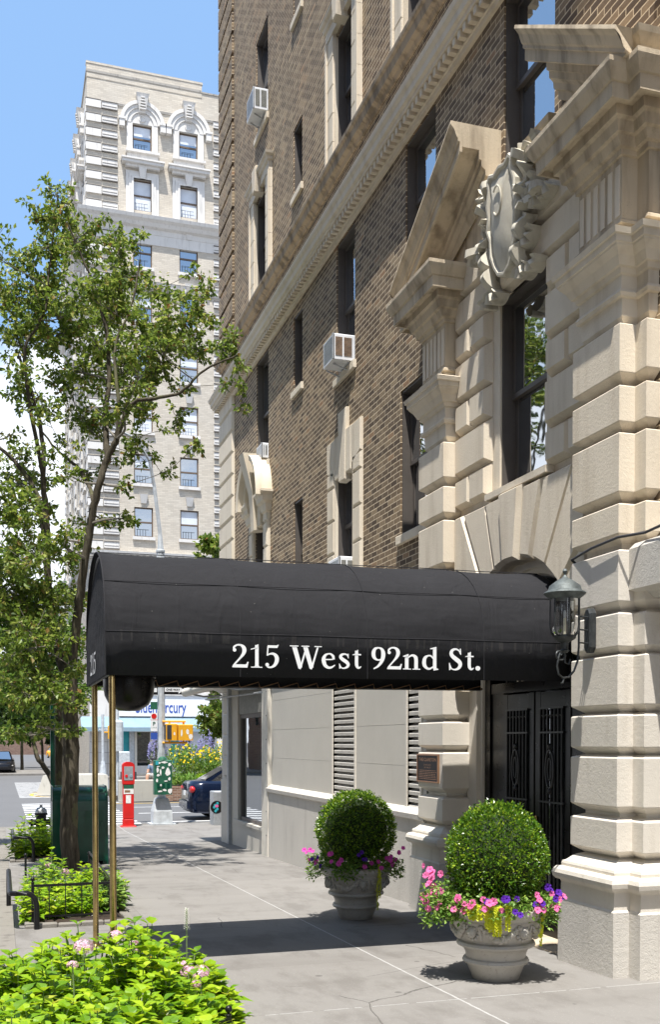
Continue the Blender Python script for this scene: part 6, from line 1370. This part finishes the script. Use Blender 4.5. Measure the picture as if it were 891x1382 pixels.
m = MB(); x = TX
while x < TXR: m.box(x, x+.22, TY-.30, TY-.08, 13.56, 13.74); m.box(x, x+.2, TY-.2, TY-.05, 31.12, 31.42); x += .42
build('dentils', m, M['tower_dark'], TW)
m = MB()
for c in cx_: 
    bxm(m, front, c-.2, c+.2, 12.2, 12.9, -.3, .0); bxm(m, front, c-.3, c+.3, 12.9, 13.1, -.36, 0)
z = 5.3
while z < 13: m.box(TX+.3, TXR, TY-.10, TY-.02, z, z+.60) if not (7.0 < z+.3 < 9.6) else [m.box(a, b, TY-.10, TY-.02, z, z+.6) for a, b in ((TX+.3, 8.2), (9.8, 11.2), (12.8, 16.4), (18, 19.4))]; z += .68
build('stone_courses', m, M['tower_stone'], TW)
for i, (u, z) in enumerate([(4.2, 38.4), (9, 38.4), (4.2, 34.8), (9, 31), (4.2, 27), (14, 35)]):                  # carved balcony brackets on the avenue side
    m = MB(); bxm(m, side, u-1.3, u+1.3, z, z+.25, -.75, 0); bxm(m, side, u-1.2, u-.9, z-.9, z, -.5, 0); bxm(m, side, u+.9, u+1.2, z-.9, z, -.5, 0)
    for q in range(7): m.tube([(TX-.65, TY+u-1.1+.36*q, z+.25), (TX-.65, TY+u-1.1+.36*q, z+1.0)], .06, 6)
    bxm(m, side, u-1.3, u+1.3, z+1.0, z+1.12, -.75, -.5); build('balcony', m, M['tower_stone'], TW)
# shops along the base
m = MB(); m.box(TX-.02, 7.4, TY-.05, TY+.4, -1, 5.0); m.box(7.4, TXR, TY+.0, TY+.4, 2.6, 5.0); m.box(10.3, 10.7, TY-.02, TY+.4, -1, 2.6); m.box(13.6, 14.2, TY-.02, TY+.4, -1, 2.6); m.box(7.4, TXR, TY+.02, TY+.4, -.5, .15); build('shop_wall', m, M['tower_stone'], TW)
m = MB()
for z in (.3, 1.0, 1.7, 2.4): m.box(TX-.03, 7.39, TY-.058, TY-.04, z, z+.03)
for x in (6.0, 6.6, 7.1): m.box(x, x+.03, TY-.058, TY-.04, -.4, 3.2)
build('stone_joint', m, M['tower_dark'], TW)
SHP = build('shop_sign', MB().box(7.35, 13.6, TY-.22, TY-.05, 3.38, 4.75), M['signwhite'], TW)
build('sign_trim', MB().box(7.3, 13.65, TY-.30, TY-.05, 4.75, 4.92), M['tower_stone'], SHP)
m = text_mb('bluemercury', 1.08, lambda u, v: (8.38+u, TY-.235, 3.62+v), .012, 'LEFT', .60); build('lettering', m, M['blue_letter'], SHP, recalc=False)
m = MB(); m.loft([[(4.9, TY-1.1, 2.62), (4.9, TY-1.05, 2.50), (4.9, TY-.06, 3.34)], [(13.6, TY-1.1, 2.62), (13.6, TY-1.05, 2.50), (13.6, TY-.06, 3.34)]]); m.box(4.9, 13.6, TY-1.12, TY-1.09, 2.38, 2.64); AW = build('awning', m, M['awning_blue'], TW)
m = ytext('APOTHECARY', .20, 6.6, TY-1.13, 2.43, .003); build('lettering', m, M['signwhite'], AW, recalc=False); m = ytext('SPA', .20, 9.9, TY-1.13, 2.43, .003); build('lettering', m, M['signwhite'], AW, recalc=False)
def panel(name, x0, x1, z0, z1, y, mat, d=.05): return build(name, MB().box(x0, x1, TY+y, TY+y+d, z0, z1), mat, TW)
panel('shop_window', 7.45, 8.2, .15, 2.5, .05, M['teal']); panel('shop_window', 10.7, 11.9, .2, 2.5, .05, M['teal']); panel('shop_window', 12.05, 13.5, .2, 2.5, .06, M['blind']); panel('shop_window', 14.3, 18, .2, 2.5, .1, M['glass_far'])
m = MB(); m.box(8.35, 8.5, TY-.05, TY+.1, -.45, 2.5); m.box(9.35, 9.5, TY-.05, TY+.1, -.45, 2.5); m.box(8.5, 9.35, TY-.05, TY+.1, 2.35, 2.5); m.box(8.5, 9.35, TY-.05, TY+.1, -.45, -.3); dd = build('shop_door', m, M['pole_cream'], TW); build('pane', MB().box(8.5, 9.35, TY+.05, TY+.08, -.3, 2.35), M['glass_store'], dd)
panel('column', 8.0, 8.32, -.4, 2.6, -.12, M['pole_grey'], .12)
# block of houses far down the side street
M['far_brick'] = brick_mat('far red brown brick', [(0., (.16,.10,.08)), (1., (.24,.16,.12))], (.3,.26,.22), w=.4, h=.13)
for (x0, x1, y0, y1, h, mt, lb_) in ((-16, -10, 64, 82, 15, 'far_brick', 'dim brick house row on the left of the side street'), (6.2, 20, 96, 130, 17, 'tower_brick', 'pale house behind the tower on the side street'), (-24, 22, 190, 200, 9, 'far_brick', 'low brick building closing the far end of the street')):
    t_ = thing('far_building', ((x0+x1)/2, y0, G0), lb_, 'building', 'buildings far down the side street'); m = MB(); m.box(x0, x1, y0, y1, -1, h); build('wall', m, M[mt], t_)
    fx = x1 if x1 < 0 else x0; m = MB(); f = MB()
    if x0 < -20:
        for x in range(int(x0)+1, int(x1)-1, 3):
            for z in range(3, h-1, 3): m.box(x, x+1.2, y0-.05, y0+.1, z, z+1.7)
        build('window', m, M['glass_far'], t_)
    else:
        s = .05 if x1 < 0 else -.05
        for y in range(int(y0)+2, int(y1)-1, 3):
            for z in range(3, h-1, 3): m = MB(); m.box(min(fx, fx+s), max(fx, fx+s), y, y+1.2, z, z+1.7); build('window', m, M['glass_far'], t_)
        m = MB(); m.box(x0-.2, x1+.2, y0-.2, y1, h, h+.5); build('cornice', m, M['tower_dark'], t_)

# ================================================================== TREES
def tree_from(name, base, limbs, blobs, label, group, seed, lmat, lsz, dens, ctrY, spread, trunk_r, barkm='bark', twigs=True):
    """limbs: list of ([(x,y,z)...], r0, r1); blobs: (Vector centre, radius)"""
    random.seed(seed); t_ = thing(name, base, label, 'tree', group); m = MB(); nodes = []
    def wig(a, b, n, amp):
        out = []
        for i in range(n+1):
            u = i/n; p = Vector(a).lerp(Vector(b), u); 
            if 0 < i < n: p += rnd()*amp
            out.append(p)
        return out
    for pts, r0, r1 in limbs:
        P = [Vector(p) for p in pts]; S = cr([(p.x, p.y, p.z) for p in P], 5); S = [Vector(p)+rnd()*.012 for p in S]; n = len(S)
        m.tube(S, [r0+(r1-r0)*i/(n-1) for i in range(n)], 10 if r0 > .06 else 7)
        for i, p in enumerate(S):
            if i > n*.25: nodes.append((p, r0+(r1-r0)*i/(n-1)))
    trunk = build('trunk', m, M[barkm], t_, smooth=True, ang=60)
    br = MB(); lf = MB(); order = sorted(blobs, key=lambda b: min((b[0]-n_[0]).length for n_ in nodes))
    for c_, rad in order:
        best = min(nodes, key=lambda n_: (n_[0]-c_).length + max(0, n_[0].z-c_.z)*1.2)
        a, ra = best; r_ = min(ra*.62, .014+.007*(c_-a).length*2); r_ = max(r_, .006); L = (c_-a).length
        mid = a.lerp(c_, .5)+rnd()*L*.10-Vector((0,0,L*.05)); S = [Vector(p) for p in cr([tuple(a), tuple(mid), tuple(c_)], 5)]; n = len(S)
        br.tube(S, [r_+(r_*.4-r_)*i/(n-1) for i in range(n)], 6)
        for i in range(3, n, 2): nodes.append((S[i], r_*(1-.55*i/n)))
        nt = max(4, int(dens*rad*rad*7))
        for k in range(nt):
            src = S[random.randint(max(0, n-6), n-1)]; v = rnd(); v.z = v.z*.8+.12; tip = c_+Vector((v.x*rad, v.y*rad, v.z*rad))*U(.45, 1.28)
            q = wig(src, tip, 4, .03); br.tube(q, [.005, .0045, .004, .003, .002], 4) if twigs else None
            ll = (tip-src).length; nl = int(8+ll*38)
            for j in range(nl):
                u = .25+.78*R(); s_ = u*4; i0 = min(3, int(s_)); p = q[i0].lerp(q[i0+1], min(1, s_-i0))+rnd()*.035
                d = (tip-src).normalized()*.5+rnd()+Vector((0,0,-.35)); leafmesh(lf, p+d.normalized()*.02, d, rnd()+Vector((0,0,.8)), lsz*U(.65, 1.15), .35, .66)
    build('branches', br, M['bark_light' if twigs else 'bark'], t_, smooth=True); build('crown', lf, M[lmat], t_, recalc=False)
    return len(lf.f)
def P3(x, y, Y): return onY(x, y, Y)
Yt = 16.3
bl = []
raw = [(75,262,24),(68,292,26),(58,335,34),(108,335,34),(30,350,26),(150,330,24),(190,322,18),(125,300,18),(18,400,34),(66,395,40),(118,385,38),(168,372,30),(196,392,20),(28,455,40),(88,445,40),(148,432,42),(200,430,34),(240,432,32),(275,412,26),(292,385,16),(262,366,12),(260,465,32),(300,470,28),(328,492,18),(334,520,14),(322,556,12),(212,498,36),(155,505,40),(165,555,22),(28,530,30),(85,510,26),(18,585,14),(112,565,28),(200,560,28),(238,562,18),(262,602,12),(182,612,22),(228,642,14),(20,655,26),(60,690,26),(92,640,18),(30,740,40),(80,745,26),(122,735,14),(172,655,14),(22,800,46),(72,805,28),(180,700,8),(60,470,20),(30,500,20),(130,470,30),(186,465,30),(105,420,30),(50,430,30),(96,600,14),(250,520,14),(300,520,10),(60,610,12),(215,470,28),(180,520,26),(140,560,20),(100,500,26),(60,550,24),(20,620,24),(110,700,14),(45,650,24),(100,760,20),(20,700,30),(150,400,26),(225,400,22),(160,340,20),(240,470,24),(190,590,16),(210,620,12),(85,300,22),(40,760,34),(90,800,22),(25,680,34),(60,830,34),(25,840,40),(90,720,20),(100,870,20),(30,900,36),(70,920,28),(120,640,18),(140,700,14),(150,620,14),(240,580,16),(170,700,12),(110,820,16)]
low = [(40,850,30),(75,870,26),(20,880,34),(98,900,20),(60,930,30),(25,940,34),(90,950,22),(50,980,22),(112,950,12),(15,985,20),(98,985,12),(112,900,12)]
random.seed(77)
for x, y, r_ in raw:
    dep = Yt + random.gauss(0, .9); bl.append((P3(x, y, dep), r_/1392*dep*1.22))
for x, y, r_ in low: bl.append((P3(x, y, Yt-1.3+U(-.5,.4)), r_/1392*15.*1.15))
B = (1.02, Yt, gz(Yt)-.05)
limbs = [([B, (1.0, Yt, .6), tuple(P3(96,1010,Yt)), tuple(P3(95,960,Yt)), tuple(P3(94,905,Yt))], .145, .11),
 ([tuple(P3(94,930,Yt)), tuple(P3(104,833,Yt-.1)), tuple(P3(111,783,Yt-.2)), tuple(P3(122,707,Yt-.3)), tuple(P3(134,654,Yt-.4)), tuple(P3(145,619,Yt-.4)), tuple(P3(158,593,Yt-.5))], .075, .045),
 ([tuple(P3(158,593,Yt-.5)), tuple(P3(168,560,Yt-.6)), tuple(P3(186,541,Yt-.7)), tuple(P3(215,537,Yt-.9)), tuple(P3(244,530,Yt-1.)), tuple(P3(275,500,Yt-1.1)), tuple(P3(320,480,Yt-1.2))], .04, .012),
 ([tuple(P3(145,619,Yt-.4)), tuple(P3(142,560,Yt-.2)), tuple(P3(148,500,Yt-.1)), tuple(P3(140,430,Yt)), tuple(P3(120,370,Yt)), tuple(P3(90,300,Yt))], .05, .012),
 ([tuple(P3(158,593,Yt-.5)), tuple(P3(160,540,Yt-.5)), tuple(P3(155,470,Yt-.3)), tuple(P3(175,420,Yt-.3)), tuple(P3(190,350,Yt-.3))], .035, .01),
 ([tuple(P3(128,680,Yt-.3)), tuple(P3(112,640,Yt+.2)), tuple(P3(95,622,Yt+.4)), tuple(P3(70,600,Yt+.5)), tuple(P3(40,560,Yt+.6))], .035, .012),
 ([tuple(P3(98,930,Yt)), tuple(P3(78,880,Yt+.3)), tuple(P3(69,833,Yt+.4)), tuple(P3(63,764,Yt+.4)), tuple(P3(63,707,Yt+.4)), tuple(P3(59,654,Yt+.4)), tuple(P3(57,593,Yt+.4)), tuple(P3(44,535,Yt+.4)), tuple(P3(25,480,Yt+.4))], .08, .02),
 ([tuple(P3(64,740,Yt+.4)), tuple(P3(50,669,Yt+.6)), tuple(P3(30,635,Yt+.7)), tuple(P3(0,604,Yt+.8)), tuple(P3(-40,560,Yt+.9))], .05, .02),
 ([tuple(P3(59,654,Yt+.4)), tuple(P3(40,540,Yt)), tuple(P3(34,470,Yt-.2)), tuple(P3(60,420,Yt-.2)), tuple(P3(70,330,Yt-.1)), tuple(P3(78,265,Yt))], .035, .008)]
for x, y in ((-40,400),(-60,480),(-50,570),(-45,660),(-60,760),(-30,330)): bl.append((P3(x, y, Yt+U(-1,1)), .45))
n1 = tree_from('street_tree', B, limbs, bl, 'tall open street tree rising from the middle bed beside the green mail box', None, 101, 'leaf_tree', .088, 14., Yt, 0, .17)
# denser tree behind, lower left
Y2 = 22.5; raw2 = [(20,860,46),(70,870,44),(100,850,26),(20,920,46),(62,930,44),(100,930,30),(30,975,26),(70,985,20),(104,985,16),(8,990,20),(-40,900,60),(-40,980,40),(50,800,34),(14,760,30),(-30,820,50),(95,890,26)]
random.seed(78); bl2 = []
for x, y, r_ in raw2:
    d = Y2+random.gauss(0, .9)-1.0; bl2.append((P3(x, y, d), r_/1392*d)); 
B2 = tuple(P3(82, 1130, Y2)); B2 = (B2[0], Y2, gz(Y2)-.05)
limbs2 = [([B2, tuple(P3(80,1060,Y2)), tuple(P3(80,1000,Y2)), tuple(P3(76,940,Y2)), tuple(P3(60,880,Y2)), tuple(P3(45,800,Y2))], .16, .05), ([tuple(P3(80,1080,Y2)), tuple(P3(66,1044,Y2+.5)), tuple(P3(50,1020,Y2+.7)), tuple(P3(42,990,Y2+.8)), tuple(P3(20,930,Y2+.8))], .07, .03)]
n2 = tree_from('street_tree', B2, limbs2, bl2, 'leafier low street tree behind the mail box, hanging over the roadway', None, 102, 'leaf_tree2', .10, 17., Y2, 0, .15)
# tree across the avenue beside the shop sign and further trees
def roundtree(x, y, h, r0, label, seed, dens=3., lsz=.24, mat='leaf_far', grp='trees across the avenue', tr=.14):
    random.seed(seed); b = (x, y, gz(y)-.05); bl_ = []
    for i in range(16):
        v = rnd(); bl_.append((Vector((x+v.x*r0*.75, y+v.y*r0*.75, h-r0*.95+v.z*r0*.75)), r0*U(.3, .5)))
    tree_from('street_tree', b, [([b, (x, y, b[2]+h*.25), (x+U(-.1,.1), y, b[2]+h*.45), (x, y, h-r0)], tr, tr*.4)], bl_, label, grp, seed, mat, lsz, dens, y, 0, tr, twigs=False)
roundtree(10.6, 47, 6.1, 2.3, 'leafy tree over the median flowers in front of the shop sign', 401, 4., .26, 'leaf_tree')
roundtree(9.9, 50, 11.7, 1.0, 'slim tree top showing just above the canopy beside the brick corner', 402, 2.4, .3, 'leaf_tree')
roundtree(1.6, 84, 7.5, 3.2, 'dark round tree beyond the avenue left of the tower', 403, 1.6, .40); roundtree(-2.5, 92, 9, 4.0, 'dark tree behind the parked black car', 404, 1.2, .45); roundtree(-7, 100, 10, 4.5, 'large dark tree on the far left of the side street', 405, 1., .5); roundtree(3.6, 96, 6.5, 2.6, 'small dark tree near the yellow cab', 406, 1.6, .4)
# far signal and post across
FS = thing('far_signal_post', (6.1, 64, G0), 'thin post with a small walk signal across the avenue by the grey stone wall', 'signal post')
m = MB(); m.tube([(6.0,64.6,G0),(6.0,64.6,3.4)], .09, 8); m.tube([(6.0,64.6,G0),(6.0,64.6,G0+1)], [.25,.12], 8); build('post', m, M['pole_grey'], FS); m = MB(); m.bbox(6.3,7.0,64.4,64.7,1.9,2.7,.03); h_ = build('signal_head', m, M['yellow'], FS); m = MB(); m.box(6.36,6.94,64.37,64.399,1.96,2.64); build('lens', m, M['bumper'], h_); m = MB(); m.tube([(6,64.6,2.3),(6.35,64.55,2.3)], .04, 6); build('bracket', m, M['yellow'], FS)
m = MB(); m.bbox(7.05,7.85,66.2,66.8,G0,1.1,.05); solo('utility_cabinet', m, M['pole_grey'], (7.4,66.5,G0), 'grey utility cabinet across the avenue between the brass poles', 'cabinet')
m = MB(); m.tube([(4.5,42.2,G0),(4.5,42.2,4.2)], .06, 8); m.bbox(4.28,4.72,42.0,42.35,1.35,2.6,.08); solo('small_street_signal', m, M['pole_grey'], (4.5,42.2,G0), 'pale grey box on a thin pole on the median beside the brass pole', 'signal post')
# small awning with arms over the shop at the far corner
AWN = thing('shop_awning', (XG, 20, 2.8), 'folded pale shop awning with thin metal arms at the far building corner', 'awning')
m = MB(); m.tube([(3.75, 21.8, 2.78), (3.75, 18.3, 2.78)], .09, 12); build('roll', m, M['pole_cream'], AWN, smooth=True)
m = MB(); [m.tube([(XG-.01, y, 2.72), (4.1, y-.02, 2.69), (3.75, y, 2.76)], .02, 6) for y in (18.4, 21.6)]; m.tube([(XG-.03, 17.6, 2.62), (XG-.3, 21.9, 2.64)], .018, 6); build('arm', m, M['steel'], AWN, smooth=True)
m = MB(); m.loft([[(XG-.02, 18.3, 2.93), (3.75, 18.3, 2.86), (3.75, 18.3, 2.85), (XG-.02, 18.3, 2.91)], [(XG-.02, 21.8, 2.93), (3.75, 21.8, 2.86), (3.75, 21.8, 2.85), (XG-.02, 21.8, 2.91)]]); build('cloth', m, M['pole_cream'], AWN)

# unseen blocks opposite the entrance, added to cut skylight on the street faces
random.seed(15)
for i, (ya, yb, h, mt) in enumerate(((-70, -34, 24, 'far_brick'), (-34, -10, 30, 'tower_brick'), (-10, 22, 26, 'far_brick'))):
    t_ = thing('opposite_building', (-13.2, (ya+yb)/2, -.3), ['brick apartment block behind the camera on the other side of the street', 'cream apartment block facing the entrance from across the street', 'tall brick block at the avenue corner across the street'][i], 'building', 'apartment blocks across the street'); m = MB(); m.box(-26, -13.2, ya, yb-.05, -1, h); build('wall', m, M[mt], t_)
    m = MB(); m.box(-26.3, -12.9, ya, yb-.05, h, h+.8); m.box(-26.2, -13.05, ya, yb-.05, 4.0, 4.4); build('cornice', m, M['tower_stone'], t_)
    for y in range(ya+2, yb-2, 3):
        for z in range(1, h-2, 3): m = MB(); m.box(-13.26, -13.1, y, y+1.2, z+.4, z+2.2); w_ = build('window', m, M['frame_dark'], t_); build('pane', MB().box(-13.27, -13.075, y+.08, y+1.12, z+.48, z+2.12), M['glass_far'], w_)
# ================================================================== SKY, SUN, CAMERA
wd = bpy.data.worlds.new("World"); sc.world = wd; wd.use_nodes = True; nt = wd.node_tree; nt.nodes.clear()
N = nt.nodes.new; Lk = nt.links.new
out = N('ShaderNodeOutputWorld'); bg = N('ShaderNodeBackground'); sky = N('ShaderNodeTexSky'); sky.sky_type = 'NISHITA'; sky.sun_disc = False
SD = Vector((.17, .33, -1.0)).normalized()              # direction the light travels
el = math.asin(-SD.z); az = atan2(-SD.x, -SD.y)
sky.sun_elevation = el; sky.sun_rotation = az; sky.air_density = 1.0; sky.dust_density = 2.2; sky.ozone_density = 1.2; sky.altitude = 50
tc = N('ShaderNodeTexCoord'); sx = N('ShaderNodeSeparateXYZ'); Lk(tc.outputs['Generated'], sx.inputs[0])
mp = N('ShaderNodeMapping'); mp.inputs['Scale'].default_value = (1, 1, 2.2); mp.inputs['Location'].default_value = (.35, .1, .0); Lk(tc.outputs['Generated'], mp.inputs[0])
nz = N('ShaderNodeTexNoise'); nz.inputs['Scale'].default_value = 3.2; nz.inputs['Detail'].default_value = 9; nz.inputs['Roughness'].default_value = .58; Lk(mp.outputs[0], nz.inputs['Vector'])
hr = N('ShaderNodeMapRange'); Lk(sx.outputs[2], hr.inputs[0]); hr.inputs[1].default_value = .20; hr.inputs[2].default_value = .50; hr.inputs[3].default_value = .24; hr.inputs[4].default_value = -.18
ad = N('ShaderNodeMath'); ad.operation = 'ADD'; Lk(nz.outputs['Fac'], ad.inputs[0]); Lk(hr.outputs[0], ad.inputs[1])
cl = N('ShaderNodeMapRange'); cl.interpolation_type = 'SMOOTHSTEP'; Lk(ad.outputs[0], cl.inputs[0]); cl.inputs[1].default_value = .52; cl.inputs[2].default_value = .66
mxc = N('ShaderNodeMix'); mxc.data_type = 'RGBA'; Lk(cl.outputs[0], mxc.inputs[0]); hz = N('ShaderNodeMix'); hz.data_type = 'RGBA'; hz.inputs[0].default_value = .62; Lk(sky.outputs[0], hz.inputs[6]); hz.inputs[7].default_value = (1.75, 3.15, 5.4, 1); Lk(hz.outputs[2], mxc.inputs[6]); mxc.inputs[7].default_value = (6.3, 6.6, 7.1, 1)
Lk(mxc.outputs[2], bg.inputs[0]); bg.inputs[1].default_value = .125; Lk(bg.outputs[0], out.inputs[0])
sun = bpy.data.lights.new('sun', 'SUN'); sun.energy = 5.0; sun.angle = radians(.53); sun.color = (1., .962, .90); so_ = bpy.data.objects.new('sun', sun); COL.objects.link(so_); so_.rotation_euler = SD.to_track_quat('-Z', 'Y').to_euler(); so_.location = (0, 0, 30)
cam = bpy.data.cameras.new('camera'); co = bpy.data.objects.new('camera', cam); COL.objects.link(co); sc.camera = co
co.matrix_world = Matrix(((_rt.x, _up.x, -_fw.x, 0), (_rt.y, _up.y, -_fw.y, 0), (_rt.z, _up.z, -_fw.z, ZC), (0, 0, 0, 1)))
cam.sensor_fit = 'HORIZONTAL'; cam.sensor_width = 36; cam.lens = 36*F/891.; cam.shift_x = 0.; cam.shift_y = (PYP-691.)/891.; cam.clip_start = .05; cam.clip_end = 3000
vs = sc.view_settings; vs.view_transform = 'Standard'; vs.look = 'None'; vs.gamma = 1; vs.exposure = .8
try: vs.use_curve_mapping = False
except Exception: pass
sc.cycles.max_bounces = 7; sc.cycles.transparent_max_bounces = 8; sc.cycles.use_denoising = True
print('faces tree', n1, n2, 'objects', len(bpy.data.objects))
